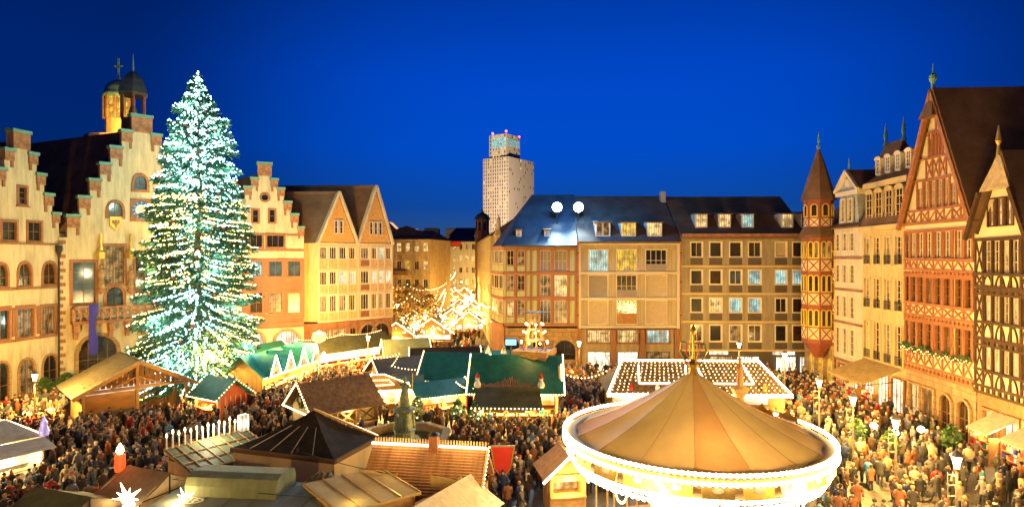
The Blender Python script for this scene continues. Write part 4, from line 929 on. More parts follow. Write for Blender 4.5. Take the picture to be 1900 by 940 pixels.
# ---- black half timbered house
fH = Fac(1809, 45.7, 1975, 37.6)
rH = fH.root('timber_house', 'ochre house with black arched half timbering and small slate gable'); H = House(rH); T = 'timber_black'; WH = fH.W
lev = [(9.5, 11.55, 8.2), (12.95, 15.2, 11.9), (6.0, 8.0, 4.8)]
wxs = [1.45, 2.3, 3.25, 4.1, 5.2, 6.05, 7.1, 7.95]
for j, (z0, z1, zp) in enumerate(lev):
    for i, x in enumerate(wxs):
        if x > WH - 0.4: continue
        H.window(x, z0, 0.68, z1 - z0, 'rect', ('lit_soft', 'glass_brown', 'lit_warm')[j] if (i + j) % 3 else 'lit_warm', 'frame_white', 2, 3, T, 0.06, 0.05)
    for x in [0.12, 0.95, 1.875, 2.78, 3.68, 4.65, 5.62, 6.58, 7.5, 8.4]:
        if x < WH: beam(rH, (x, zp), (x, z1 + 0.2), 0.17, 0.12, -0.03, T, 'post')
    for z in (zp, z0 - 0.12, z1 + 0.16): beam(rH, (0, z), (WH, z), 0.2, 0.14, -0.04, T, 'rail')
    beam(rH, (0, zp - 0.5), (WH, zp - 0.5), 0.17, 0.14, -0.04, T, 'rail')
    for k in range(14): x = 0.3 + (WH - 0.5) * k / 13; block(rH, x - 0.12, x + 0.12, -0.12, 0.03, zp - 0.42, zp - 0.1, T, 'joist_end')
    xbrace(rH, 0.2, 0.88, zp + 0.1, z0 - 0.2, T, 0.1); beam(rH, (0.2, z0), (0.88, z1), 0.1, 0.1, -0.03, T, 'brace'); beam(rH, (0.88, z0), (0.2, z1), 0.1, 0.1, -0.026, T, 'brace')
    for k in range(6):      # curved braces below the sills, two bowed timbers each
        xc = 1.42 + k * 1.24; w = 0.42; zt = z0 - 0.2
        if xc + w > WH: continue
        for s_ in (-1, 1):
            key = ('bow', s_, round(zt - zp, 2))
            if key not in SHARED:
                q = MB(); pts = [(s_ * w * math.cos(t * math.pi / 2) ** 0.8 if t < 1 else 0, (zt - zp) * t ** 0.9) for t in [n / 6 for n in range(7)]]
                q2 = [Vector((x, 0, z)) for x, z in pts]
                for a, b in zip(q2, q2[1:]): q.bar(a, b + (b - a) * 0.15, 0.1, 0.1, up=(0, 1, 0))
                SHARED[key] = q.mesh('curved_brace', T)
            obj('curved_brace', SHARED[key], rH, (xc, -0.035, zp + 0.05))
zeH = 15.75
gx0, gx1 = 0.2, 5.2; gm = 2.7; zaH = 21.3
H.wall([(0, 4.3), (WH, 4.3), (WH, zeH), (gx1, zeH), (gm, zaH - 0.6), (gx0, zeH), (0, zeH)] if False else [(0, 4.3), (WH, 4.3), (WH, zeH), (0, zeH)], 'plaster_ochre' if False else 'plaster_panel', 10)
H = House(rH)
for x in (1.75, 2.65, 3.55): H.window(x, zeH + 0.5, 0.72, 1.9, 'rect', 'lit_warm', 'frame_brown', 2, 2, T, 0.07, 0.05)
H.wall([(gx0, zeH), (gx1, zeH), (gm + 0.6, zaH - 2.0), (gm - 0.6, zaH - 2.0)], 'plaster_panel', 3, name='gable_wall')
for a, b in (((gx0 + 0.1, zeH), (gm - 0.7, zaH - 2)), ((gx1 - 0.1, zeH), (gm + 0.7, zaH - 2))): beam(rH, a, b, 0.2, 0.14, -0.04, T, 'rafter')
for k in range(3):
    xc = 1.3 + k * 1.35
MB().add([(gm - 1.55, -0.5, zaH - 2.6), (gm + 1.55, -0.5, zaH - 2.6), (gm, -0.15, zaH), (gm, 0.3, zaH)], [(0, 1, 2)]).build('slate_hood', 'shingle_light', rH)
MB().slab((gm - 1.55, -0.5, zaH - 2.6), (gm + 1.55, -0.5, zaH - 2.6), (gm + 0.03, -0.12, zaH + 0.04), (gm - 0.03, -0.12, zaH + 0.04), 0.08).build('hood_tiles', 'shingle_light', rH)
for xa, s_ in ((gx0 - 0.5, 1), (gx1 + 0.5, -1)):
    a = [(xa, -0.55, zeH - 0.35), (gm, -0.1, zaH + 0.05), (gm, 7, zaH + 0.05), (xa, 7, zeH - 0.35)]
    MB().slab(*(a[::-1] if s_ > 0 else a), 0.2).build('roof_slope', 'slate_brown', rH)
    MB().bar((xa, -0.52, zeH - 0.4), (gm + s_ * -1.5, -0.5, zaH - 2.6), 0.22, 0.3).build('verge', T, rH)
MB().lathe([(0.16, zaH - 0.2), (0.08, zaH + 0.5), (0.2, zaH + 0.8), (0.03, zaH + 1.9)], 8, (gm, -0.15, 0)).build('finial', 'gold', rH)
MB().slab((gx1 - 1, 0.2, zeH), (WH + 0.2, 0.2, zeH), (WH + 0.2, 9, 24), (gx1 - 1, 9, 24), 0.25).build('main_roof_slope', 'slate_brown', rH)
H = House(rH)
for k, x in enumerate((1.6, 3.6, 5.6, 7.6)):
    if x < WH - 0.7: H.window(x, 0.06, 1.4, 3.0, 'rect', 'shop_light' if k else 'lit_warm', 'frame_brown', 2, 2, 'wood', 0.2, 0.08)
H.wall([(0, 0), (WH, 0), (WH, 4.35), (0, 4.35)], 'wood', 10, name='ground_floor_wall', y=0.15)
for k, (x0, x1, zz) in enumerate(((2.2, 4.4, 2.9), (5.4, 8.2, 2.9))):
    a = thing('awning', ('short cream awning over the shop of the ochre black timbered house', 'longer cream awning at the far shop bay of the black timbered house')[k], 'awning', (fH.A.x, fH.A.y, 0), fH.rz)
    MB().slab((x0, -2.0, zz - 0.7), (x1, -2.0, zz - 0.7), (x1, 0.2, zz + 0.4), (x0, 0.2, zz + 0.4), 0.05).build('cloth', 'tarp_beige', a)
    m = MB()
    for q in range(10): w = (x1 - x0) / 10; m.prism([(x0 + q * w, zz - 0.72), (x0 + (q + .5) * w, zz - 0.95), (x0 + (q + 1) * w, zz - 0.72)], -2.03, -2.0)
    m.build('valance', 'tarp_beige', a)
# ================================================================== the street beyond and the skyline
def far_block(name, label, px0, Y0, px1, Y1, top_py, mt, roof, nx, rows, panes, side=None, D=14, roof_h=3.0, cat='building', balcony=()):
    f = Fac(px0, Y0, px1, Y1); r = f.root(name, label, cat); H = House(r)
    zt = EYE + (HY - top_py) / FPX * (Y0 + Y1) / 2
    dz = zt / rows
    for j in range(rows):
        for i in range(nx):
            w = f.W / nx; H.window(w * (i + 0.5), dz * j + dz * 0.32, min(w * 0.5, 1.7), dz * 0.48, 'rect', pick(panes, i * 5 + j * 3 + (i * j) % 4), 'frame_white', 2, 1, None, depth=0.15)
        if j in balcony: block(r, 0.2, f.W * 0.6, -1.0, 0.02, dz * j + 0.1, dz * j + 0.95, 'frame_brown', 'balcony')
    H.wall([(0, 0), (f.W, 0), (f.W, zt), (0, zt)], mt, D)
    MB().add([(-0.4, -0.4, zt), (f.W + 0.4, -0.4, zt), (f.W + 0.4, D + 0.4, zt), (-0.4, D + 0.4, zt), (1.5, D / 2, zt + roof_h), (f.W - 1.5, D / 2, zt + roof_h)], [(0, 1, 5, 4), (1, 2, 5), (2, 3, 4, 5), (3, 0, 4), (0, 3, 2, 1)]).build('roof', roof, r)
    return f, r
P1 = ['glass_brown', 'lit_warm', 'glass_dark', 'lit_soft']
far_block('apartment_block', 'yellow lit apartment block with brown balconies behind the twin gables', 700, 122, 798, 120, 444, 'plaster_ochre', 'slate', 6, 5, ['lit_yellow', 'glass_brown', 'lit_warm', 'glass_dark', 'glass_brown'], balcony=(1, 2, 3), roof_h=2.0)
far_block('apartment_block', 'ochre street front running away behind the balcony block', 799, 124.5, 832, 172, 443, 'plaster_ochre', 'slate', 9, 5, P1, D=10, roof_h=2)
far_block('office_building', 'pale building with red sign closing the far end of the street', 826, 205, 884, 205, 448, 'plaster_white', 'slate', 5, 5, P1, D=20, roof_h=2.5)
far_block('department_store', 'low wide tan building behind the red sign building', 834, 260, 905, 260, 437, 'concrete_far', 'slate', 6, 4, ['lit_soft', 'glass_dark'], D=30, roof_h=4)
far_block('street_house', 'bright gold lit house along the right of the market street', 881, 165, 910, 97, 448, 'plaster_yellow', 'slate', 16, 5, ['lit_warm', 'glass_brown', 'lit_soft'], D=8, roof_h=3)
far_block('west_house', 'plain cream house adjoining the pointed arch stepped gable', -415, 40, -37, 55.3, 380, 'plaster_cream', 'slate_brown', 6, 5, P1, D=12, roof_h=5)
far_block('east_house', 'plain ochre house adjoining the black timbered house', 1979, 37.4, 2560, 24.0, 330, 'plaster_panel', 'slate_brown', 6, 5, P1, D=12, roof_h=5)
g = thing('sign_board', 'small red sign board on the building at the street end', 'sign', tuple(at(846, 452, 204.5)))
MB().box(-1.5, 1.5, -0.1, 0.1, -0.75, 0.75).build('plate', 'red_panel', g); MB().ring(rect(-1.7, -0.9, 3.4, 1.8), rect(-1.55, -0.75, 3.1, 1.5), -0.15, 0.12).build('rim', 'iron', g)
# octagonal church turret
p = at(895, 478, 150)
t = thing('church_turret', 'small octagonal church turret with dark dome beside the high-rise', 'tower', (p.x, p.y, 0))
zt = EYE + (478 - 407) / FPX * 150
MB().lathe([(1.75, 0), (1.75, zt - 3.2)], 8).build('shaft', 'sandstone', t); MB().lathe([(1.65, zt - 3.2), (1.65, zt)], 8).build('belfry', 'sandstone_dark', t)
MB().lathe([(1.9, zt - 0.1), (1.8, zt + 0.5), (1.2, zt + 1.2), (0.3, zt + 1.7), (0.05, zt + 2.8)], 12).build('dome', 'slate_blue', t)
for k in range(8): a = 2 * math.pi * k / 8 + math.pi / 8; o = MB().prism(shape('arch', 0.6, 2.0), -0.06, 0.03).build('opening', 'glass_dark', t, (1.56 * math.cos(a), 1.56 * math.sin(a), zt - 2.7)); o.rotation_euler = (0, 0, a + math.pi / 2)
p = at(925, 478, 88)
t = thing('gable_spike', 'pale stone spike and small gable at the roof corner by the street', 'spire', (p.x, p.y, 0))
zt = EYE + (478 - 398) / FPX * 88
MB().lathe([(0.55, 10), (0.55, 17), (0.8, 17.2), (0.35, 18), (0.28, zt - 0.8), (0.03, zt)], 6).build('spike', 'plaster_ochre', t); MB().box(-0.7, 0.7, -0.4, 0.6, 9, 13).build('base', 'sandstone', t)
# high-rise
def tower_block(root, x0, x1, y0, y1, z0, z1, nx, nz, sx, seed, lit=0.13):
    rnd = random.Random(seed)
    block(root, x0, x1, y0, y1, z0, z1, 'concrete', 'tower_body')
    w = (x1 - x0) / nx; h = (z1 - z0) / nz
    dark, warm = MB(), MB()
    for i in range(nx):
        for j in range(nz):
            tgt = warm if rnd.random() < lit else dark
            tgt.box(x0 + w * (i + 0.3), x0 + w * (i + 0.7), y0 - 0.12, y0 + 0.1, z0 + h * (j + 0.15), z0 + h * (j + 0.85))
    n2 = max(2, int((y1 - y0) / w))
    for i in range(n2):
        for j in range(nz):
            if rnd.random() < sx:
                tgt = warm if rnd.random() < 0.06 else dark; yy = y0 + (y1 - y0) / n2
                tgt.box(x1 - 0.1, x1 + 0.12, y0 + (y1 - y0) * (i + 0.3) / n2, y0 + (y1 - y0) * (i + 0.7) / n2, z0 + h * (j + 0.15), z0 + h * (j + 0.85))
    if dark.f: tag(dark.build('windows', 'spandrel', root), kind='stuff')
    if warm.f: tag(warm.build('lit_windows', 'lit_warm', root), kind='stuff')
YT = 520
def Tz(py): return EYE + (HY - py) / FPX * YT
p = at(891, 478, YT)
tw_ = thing('high_rise', 'pale concrete high-rise with lit stepped top and red beacons', 'skyscraper', (p.x, p.y, 0), R(-35))
px2m = YT / FPX
tower_block(tw_, 3, 29, 0, 38, 0, Tz(296), 11, 32, 0.15, 3)
tower_block(tw_, -0.5, 2.8, 6, 34, 0, Tz(326), 2, 30, 0.1, 4)
tower_block(tw_, 6.5, 24, 4, 24, Tz(296), Tz(252), 6, 6, 0.25, 5, 0.5)
tower_block(tw_, 5, 10.5, 8, 22, Tz(296), Tz(262), 2, 6, 0.2, 6, 0.5)
MB().box(9.5, 23.4, 3.6, 4.2, Tz(277), Tz(258)).build('lit_storey', 'lit_cool', tw_); MB().box(23.8, 24.4, 5, 23, Tz(273), Tz(260)).build('lit_storey', 'lit_cool', tw_)
for x, y, py in ((6, 8, 260), (10, 4.2, 249), (23.8, 4.2, 248), (23.8, 23, 252)): MB().ball((x, y, Tz(py)), 1.0).build('beacon', 'beacon_red', tw_)
lamp('POINT', (p.x + 12, p.y - 130, 45), 260000, (1.0, 0.74, 0.5), 3.0);  # unseen light added to brighten the high-rise, in place of city glow
# low distant roofs and the purple lit hall on the skyline
for px, w, Y, top, mt, lb in ((752, 40, 900, 424, 'purple_glow', 'long purple lit hall far off on the skyline'), (800, 26, 1100, 424, 'concrete_far', 'flat pale hall on the skyline beside the purple one'), (842, 30, 800, 425, 'concrete_far', 'low warm lit hall on the skyline above the street'), (873, 34, 700, 427, 'copper', 'curved green roofed hall on the skyline left of the turret')):
    p = at(px, 478, Y); zt = EYE + (478 - top) / FPX * Y; wm = w / FPX * Y
    r = thing('distant_hall', lb, 'building', (p.x, p.y, 0))
    MB().box(-wm / 2, wm / 2, 0, 30, 0, zt).build('wall', mt, r); MB().prism([(-wm / 2 - 1, zt), (wm / 2 + 1, zt), (wm * 0.35, zt + wm * 0.05), (-wm * 0.35, zt + wm * 0.05)], -1, 31).build('roof', 'slate', r)
# dark roofs on the skyline between the houses
for k in range(26):
    Y = random.uniform(300, 900); px = random.choice((random.uniform(560, 715), random.uniform(1000, 1500))); p = at(px, 478, Y); zt = random.uniform(12, 24) + Y * 0.018
    w = random.uniform(14, 30); r = thing('skyline_house', 'dark far off roof on the night skyline', 'building', (p.x, p.y, 0), random.uniform(-0.4, 0.4), group='dark roofs on the skyline')
    MB().box(-w / 2, w / 2, 0, 14, 0, zt).build('wall', 'concrete_far', r); MB().prism([(-w / 2 - 1, zt), (w / 2 + 1, zt), (w / 2 - 4, zt + 5), (-w / 2 + 4, zt + 5)], -1, 15).build('roof', 'slate', r)
# ================================================================== market stalls
FOOT = []      # footprints kept clear of people: (x, y, rz, half width, half depth)
def bulbs(mb, pts, step, r=0.045, sag=0.0):
    for a, b in zip(pts, pts[1:]):
        a, b = Vector(a), Vector(b); L = (b - a).length; n = max(1, int(L / step))
        for k in range(n + 1):
            t = k / n; p = a.lerp(b, t); p.z -= sag * 4 * t * (1 - t); mb.ball(p, r)
def stall(name, label, x, y, rz, W, D, he=2.5, hr=3.8, roof='tarp_green', wall='wood', front='stall_glow', ridge='x', over=0.45, gables=0, lights='bulb_warm', string=True, endlights=False, power=120, planks=True, goods=True, group=None, cat='stall', hip=0.0, step=0.28, br=0.05):
    r = thing(name, label, cat, (x, y, 0), R(rz), group); FOOT.append((x, y, R(rz), W / 2 + 0.5, D / 2 + 0.5))
    w, d = W / 2, D / 2
    # walls: sides and back of upright boards, open counter in front
    block(r, -w + 0.06, w - 0.06, d - 0.12, d - 0.02, 0, he, wall, 'back_wall')
    for s_ in (-1, 1):
        block(r, s_ * (w - 0.06) - 0.05, s_ * (w - 0.06) + 0.05, -d + 0.05, d - 0.12, 0, he, wall, 'side_wall')
        if planks:
            n = max(3, int(D / 0.45))
            for k in range(n):
                yy = -d + 0.15 + (D - 0.35) * k / (n - 1); block(r, s_ * (w - 0.0) - 0.02, s_ * (w - 0.0) + 0.02, yy - 0.05, yy + 0.05, 0.05, he - 0.02, 'wood_light', 'batten')
    block(r, -w + 0.1, w - 0.1, -d + 0.02, -d + 0.16, 0, 1.0, wall, 'counter_front'); block(r, -w + 0.02, w - 0.02, -d - 0.2, -d + 0.5, 1.0, 1.08, 'wood_light', 'counter_top')
    for s_ in (-1, 1): block(r, s_ * (w - 0.08) - 0.08, s_ * (w - 0.08) + 0.08, -d - 0.02, -d + 0.14, 0, he + 0.02, 'wood_light', 'post')
    block(r, -w + 0.2, w - 0.2, d * 0.1, d * 0.1 + 0.08, 1.1, he - 0.1, front, 'lit_shelf')
    block(r, -w, w, -d - 0.06, -d + 0.02, he - 0.32, he + 0.02, wall, 'fascia')
    if goods:
        rnd = random.Random(int(x * 13 + y * 7))
        for k in range(int(W * 1.3)):
            gx = rnd.uniform(-w + 0.3, w - 0.3); s_ = rnd.uniform(0.10, 0.2)
            block(r, gx - s_, gx + s_, -d + 0.05, -d + 0.35, 1.08, 1.1 + s_ * 1.5, rnd.choice(['red_panel', 'paint_white', 'wood_light', 'gold', 'tarp_green', 'red_cloth']), 'goods')
    o = over
    if ridge == 'x':
        hx = hip
        for s_ in (-1, 1):
            a = [(-w - o, s_ * (d + o), he - 0.1), (w + o, s_ * (d + o), he - 0.1), (w + o - hx, 0, hr), (-w - o + hx, 0, hr)]
            MB().slab(*(a if s_ < 0 else a[::-1]), 0.08).build('roof_slope', roof, r)
        for s_ in (-1, 1):
            if hip: a = [(s_ * (w + o), -d - o, he - 0.1), (s_ * (w + o), d + o, he - 0.1), (s_ * (w + o - hx), 0, hr)]; MB().add(a + [(p[0], p[1], p[2] - 0.08) for p in a], [(0, 1, 2), (5, 4, 3), (0, 3, 4, 1), (1, 4, 5, 2), (2, 5, 3, 0)]).build('roof_hip', roof, r)
            else: MB().add([(s_ * w, -d, he), (s_ * w, d, he), (s_ * w, 0, hr - 0.12), (s_ * (w - 0.1), -d, he), (s_ * (w - 0.1), d, he), (s_ * (w - 0.1), 0, hr - 0.12)], [(0, 1, 2), (5, 4, 3), (0, 3, 4, 1), (1, 4, 5, 2), (2, 5, 3, 0)]).build('gable_board', wall, r)
        front_line = [(-w - o, -d - o - 0.05, he - 0.15), (w + o, -d - o - 0.05, he - 0.15)]
        ends = [[(s_ * (w + o + 0.03), -d - o, he - 0.05), (s_ * (w + o + 0.03), 0, hr + 0.05), (s_ * (w + o + 0.03), d + o, he - 0.05)] for s_ in (-1, 1)]
    else:
        for s_ in (-1, 1):
            a = [(s_ * (w + o), -d - o, he - 0.1), (0, -d - o, hr), (0, d + o, hr), (s_ * (w + o), d + o, he - 0.1)]
            MB().slab(*(a if s_ > 0 else a[::-1]), 0.08).build('roof_slope', roof, r)
        for yy in (-d, d - 0.1): MB().prism([(-w, he), (w, he), (0, hr - 0.12)], yy, yy + 0.1).build('gable_board', wall, r)
        front_line = [(-w - o, -d - o - 0.05, he - 0.1), (0, -d - o - 0.05, hr + 0.03), (w + o, -d - o - 0.05, he - 0.1)]
        ends = []
    L = MB()
    if string: bulbs(L, front_line, step, br)
    if endlights:
        for e in ends: bulbs(L, e, step, br)
    for k in range(gables):
        gw = W / gables * 0.66; xc = -w + W * (k + 0.5) / gables; gh = hr - 0.1
        MB().prism([(xc - gw / 2, he - 0.1), (xc + gw / 2, he - 0.1), (xc, gh)], -d - o - 0.12, -d - o - 0.04).build('cross_gable', 'lit_warm', r)
        for s_ in (-1, 1):
            a = [(xc + s_ * gw * 0.58, -d - o - 0.2, he - 0.2), (xc, -d - o - 0.2, gh + 0.12), (xc, -0.1, gh + 0.12), (xc + s_ * gw * 0.58, -0.1, he - 0.2)]
            MB().slab(*(a if s_ > 0 else a[::-1]), 0.06).build('cross_roof', roof, r)
        q = MB(); q.bar((xc - gw * 0.55, -d - o - 0.24, he - 0.1), (xc, -d - o - 0.24, gh + 0.1), 0.09, 0.09).bar((xc + gw * 0.55, -d - o - 0.24, he - 0.1), (xc, -d - o - 0.24, gh + 0.1), 0.09, 0.09)
        q.build('light_tube', 'tube_warm', r)
    if L.f: tag(L.build('light_string', lights, r), kind='stuff')
    if power:
        power *= 1.9
        lamp('POINT', (0, -d - 0.3, he - 0.5), power, WARM, 0.25, r)
        if W > 6: lamp('POINT', (w * 0.6, -d - 0.3, he - 0.5), power * 0.7, WARM, 0.25, r); lamp('POINT', (-w * 0.6, -d - 0.3, he - 0.5), power * 0.7, WARM, 0.25, r)
    return r
# ---- timber barn under the balcony
r = thing('timber_barn', 'open timber barn with shingle roof and picket fence before the town hall', 'barn', (-34.2, 55.4, 0), R(44)); FOOT.append((-34.2, 55.4, R(44), 4.8, 3.6))
w, d, he, hr = 3.9, 2.8, 2.9, 5.1
block(r, -w, w, d - 0.15, d, 0, he, 'wood', 'back_wall'); block(r, -w, -w + 0.15, -d, d - 0.15, 0, he, 'wood', 'side_wall'); block(r, w - 0.15, w, 0, d - 0.15, 0, he, 'wood', 'side_wall')
for x in (-w, 0, w): block(r, x - 0.12, x + 0.12, -d - 0.05, -d + 0.19, 0, he + (2.0 if x == 0 else 0.2), 'wood_light', 'post')
block(r, -w - 0.3, w + 0.3, -d - 0.12, -d + 0.1, he - 0.15, he + 0.1, 'wood_light', 'tie_beam')
for s_ in (-1, 1):
    a = [(s_ * (w + 0.9), -d - 0.9, he - 0.3), (0, -d - 0.9, hr), (0, d + 0.9, hr), (s_ * (w + 0.9), d + 0.9, he - 0.3)]
    MB().slab(*(a if s_ > 0 else a[::-1]), 0.14).build('roof_slope', 'board_roof', r)
    MB().bar((s_ * (w + 0.9), -d - 0.92, he - 0.3), (0, -d - 0.92, hr), 0.12, 0.32).build('verge', 'wood_light', r)
    MB().bar((s_ * w * 0.5, -d, he + 0.1), (0, -d, he + 0.9), 0.14, 0.14).build('strut', 'wood_light', r)
for k in range(19):
    x = -w + 0.2 + (2 * w - 0.4) * k / 18; h2 = (hr - he) * (1 - abs(x) / (w + 0.9)) - 0.15
    block(r, x - 0.16, x + 0.16, -d + 0.3, -d + 0.36, he + 0.1, he + 0.1 + max(0.1, h2), 'wood', 'gable_plank')
for k in range(14):
    x = -w + 0.3 + k * 0.32 if k < 8 else 1.6 + (k - 8) * 0.36
    block(r, x - 0.09, x + 0.09, -d - 0.9, -d - 0.84, 0.05, 1.15, 'wood_light', 'picket')
for a, b in ((-w + 0.2, -w + 2.7), (1.5, 3.6)): block(r, a, b, -d - 0.84, -d - 0.79, 0.75, 0.87, 'wood_light', 'fence_rail')
block(r, -w + 0.5, w - 0.5, d - 0.35, d - 0.2, 1.7, 2.3, 'lit_white', 'light_panel')
lamp('POINT', (0, -0.5, 2.6), 90, WARM, 0.3, r)
# ---- teal and red huts
stall('market_hut', 'small red hut with pale teal roof below the big lit fir', -25.6, 54.6, -32, 3.4, 2.8, 2.1, 3.5, 'tarp_teal', 'wood_red', endlights=True, power=130)
stall('market_stall', 'long teal roofed stall with four lit gables next to the lit fir', -25.6, 66.5, 80, 11, 4.2, 2.4, 4.3, 'tarp_teal', 'wood_light', 'shop_light', gables=4, power=330, step=0.2)
stall('market_stall', 'dark green roofed stall behind the four lit gables', -29.5, 73, 70, 6, 3.5, 2.4, 3.9, 'tarp_green', 'wood', endlights=True, br=0.065, step=0.24, power=60)
stall('market_stall', 'long stall with glowing orange front beneath the twin gable house', -21.5, 78.3, 52, 13, 3.6, 2.6, 4.1, 'tarp_olive', 'wood_red', 'shop_light', power=260, step=0.2, br=0.07)
# ---- half timbered hut with bulb framed gable
r = stall('timber_hut', 'half timbered hut with brown shingle roof and bulb framed gable', -14.2, 49.6, 42, 5.2, 4.2, 2.4, 4.35, 'shingle_roof', 'plaster_white', 'lit_soft', string=False, power=50, planks=False, goods=False, over=0.5)
L = MB(); bulbs(L, [(-3.15, -2.6, 2.3), (-3.15, 0, 4.4), (-3.15, 2.6, 2.3), (-3.15, -2.6, 2.3)], 0.26, 0.075); tag(L.build('gable_bulbs', 'bulb_warm', r), kind='stuff')
for s_ in (-1, 1):
    for k in range(4): x = -2.5 + 5.0 * k / 3; block(r, x - 0.09, x + 0.09, -2.2, -2.12, 0, 2.4, 'timber_black', 'post') if s_ < 0 else None
for k in range(3):
    xa, xb = -2.5 + 5.0 * k / 3, -2.5 + 5.0 * (k + 1) / 3; beam(r, (xa, 1.1), (xb, 2.3), 0.13, 0.1, -2.14, 'timber_black', 'brace'); beam(r, (xa, 2.3), (xb, 1.1), 0.13, 0.1, -2.15, 'timber_black', 'brace')
beam(r, (-2.6, 1.1), (2.6, 1.1), 0.13, 0.1, -2.14, 'timber_black', 'rail'); beam(r, (-2.6, 2.3), (2.6, 2.3), 0.13, 0.1, -2.13, 'timber_black', 'rail')
MB().bar((-2.68, -1.9, 2.5), (-2.68, 0, 4.1), 0.1, 0.14).bar((-2.68, 1.9, 2.5), (-2.68, 0, 4.1), 0.1, 0.14).bar((-2.68, 0, 2.4), (-2.68, 0, 4.1), 0.1, 0.14).build('gable_timber', 'timber_black', r)
# wreath of greenery in its gable
m = MB()
for k in range(160):
    a = random.uniform(0, 2 * math.pi); rr = random.uniform(0.25, 0.65); c = Vector((-2.85, rr * math.cos(a), 3.1 + rr * math.sin(a)))
    dd = Vector((random.gauss(0, .4), random.gauss(0, 1), random.gauss(0, 1))).normalized() * 0.14; e = dd.orthogonal().normalized() * 0.06; m.add([c - dd, c + e, c + dd, c - e], [(0, 1, 2, 3)])
m.build('wreath', 'leaf', r)['kind'] = 'stuff'
# ---- lit arch sign stall, dark and green roofs around
r = stall('market_stall', 'white lit stall with curved bulb sign behind the fountain', -11.8, 57.0, 8, 6.4, 3.2, 2.4, 3.2, 'tarp_moss', 'wood_light', 'shop_light', power=300, step=0.18, br=0.06)
arc = [(-3.2, -2.2, 2.7), (-2.2, -2.2, 3.3), (-1.0, -2.2, 3.7), (0.2, -2.2, 3.7), (1.4, -2.2, 3.2), (3.2, -2.2, 2.5)]
L = MB(); bulbs(L, arc, 0.16, 0.07); bulbs(L, [(-1.6, -2.25, 2.7), (-1.4, -2.25, 3.2), (0.6, -2.25, 3.2), (1.0, -2.25, 2.8), (-1.6, -2.25, 2.7)], 0.16, 0.06); tag(L.build('sign_bulbs', 'bulb_warm', r), kind='stuff')
MB().prism([(x, z) for x, _, z in reversed(arc)] + [(-3.2, 2.4), (3.2, 2.35)], -2.15, -2.1).build('sign_board', 'wood_light', r)
stall('market_stall', 'low stall with dark brown roof and zigzag bulbs behind the curved sign', -11.0, 63.5, 30, 6, 4.5, 2.4, 3.9, 'tarp_brown', 'wood', endlights=True, br=0.065, step=0.24, power=90)
stall('market_stall', 'green roofed stall left of the candle pyramid', -5.4, 60.5, -6, 5.6, 5.5, 2.7, 4.8, 'tarp_green', 'wood', endlights=True, br=0.065, step=0.24, power=90)
stall('market_stall', 'small green roofed stall set before the bigger green one', -6.6, 54.8, 28, 4.4, 3.0, 2.3, 3.2, 'tarp_green', 'wood_light', 'stall_glow', endlights=True, br=0.065, step=0.24, power=140)
stall('market_stall', 'olive tented stall at the mouth of the market street', -12.8, 74.5, 20, 4.8, 3.4, 2.4, 4.3, 'tarp_moss', 'wood_red', endlights=True, br=0.065, step=0.24, power=90)
stall('market_stall', 'dark roofed stall between the olive tent and the green stalls', -7.5, 69.5, 10, 7, 4, 2.5, 4.0, 'tarp_black', 'wood', endlights=True, br=0.065, step=0.24, power=80)
stall('market_stall', 'flat green and blue lit stall by the corner house', -2.8, 73.0, 14, 6, 2.6, 2.4, 3.1, 'tarp_teal', 'wood_light', 'sign_blue', power=70)
# ---- big green stall with candle pyramid
r = stall('wine_stall', 'big green roofed stall with olive awning below the candle pyramid', 0.4, 54.2, -2, 7.0, 6.2, 3.0, 5.5, 'tarp_green', 'wood', 'stall_glow', endlights=True, br=0.07, power=320, over=0.5, step=0.22)
MB().slab((-3.4, -5.6, 2.25), (2.2, -5.6, 2.25), (2.0, -3.3, 3.35), (-3.2, -3.3, 3.35), 0.06).build('awning', 'tarp_olive', r)
m = MB()
for k in range(18): x = -3.4 + 5.6 * k / 18; m.prism([(x, 2.25), (x + 0.155, 2.0), (x + 0.31, 2.25)], -5.63, -5.6)
m.build('valance', 'tarp_olive', r)
L = MB(); bulbs(L, [(-3.4, -5.66, 2.2), (2.2, -5.66, 2.2)], 0.3, 0.06); bulbs(L, [(3.98, -3.5, 2.9), (3.98, 0, 5.4)], 0.2, 0.06); tag(L.build('awning_bulbs', 'bulb_warm', r), kind='stuff')
m = MB()
for k in range(26):
    x = -2.9 + 4.8 * k / 25; h = 0.25 + 0.55 * math.exp(-((x + 0.5) / 0.8) ** 2) + 0.08 * math.sin(k * 2.1); m.tube((x - 0.12, -3.45, 3.45), (x + 0.15, -3.45, 3.45 + h), 0.03, n=5); m.tube((x + 0.15, -3.45, 3.45 + h), (x + 0.2, -3.45, 3.42), 0.03, n=5)
m.build('scrollwork', 'sandstone_dark', r)
for k, x in enumerate((-3.1, 2.1)):
    MB().lathe([(0.24, 0), (0.3, 0.2), (0.22, 0.45), (0.1, 0.5), (0.17, 0.62), (0.14, 0.8), (0.05, 0.85)], 10, (x, -3.5, 3.4)).build('figure', 'paint_white', r); MB().lathe([(0.19, 0.78), (0.12, 1.0), (0.02, 1.2)], 10, (x, -3.5, 3.4)).build('figure_cap', 'red_cloth', r)
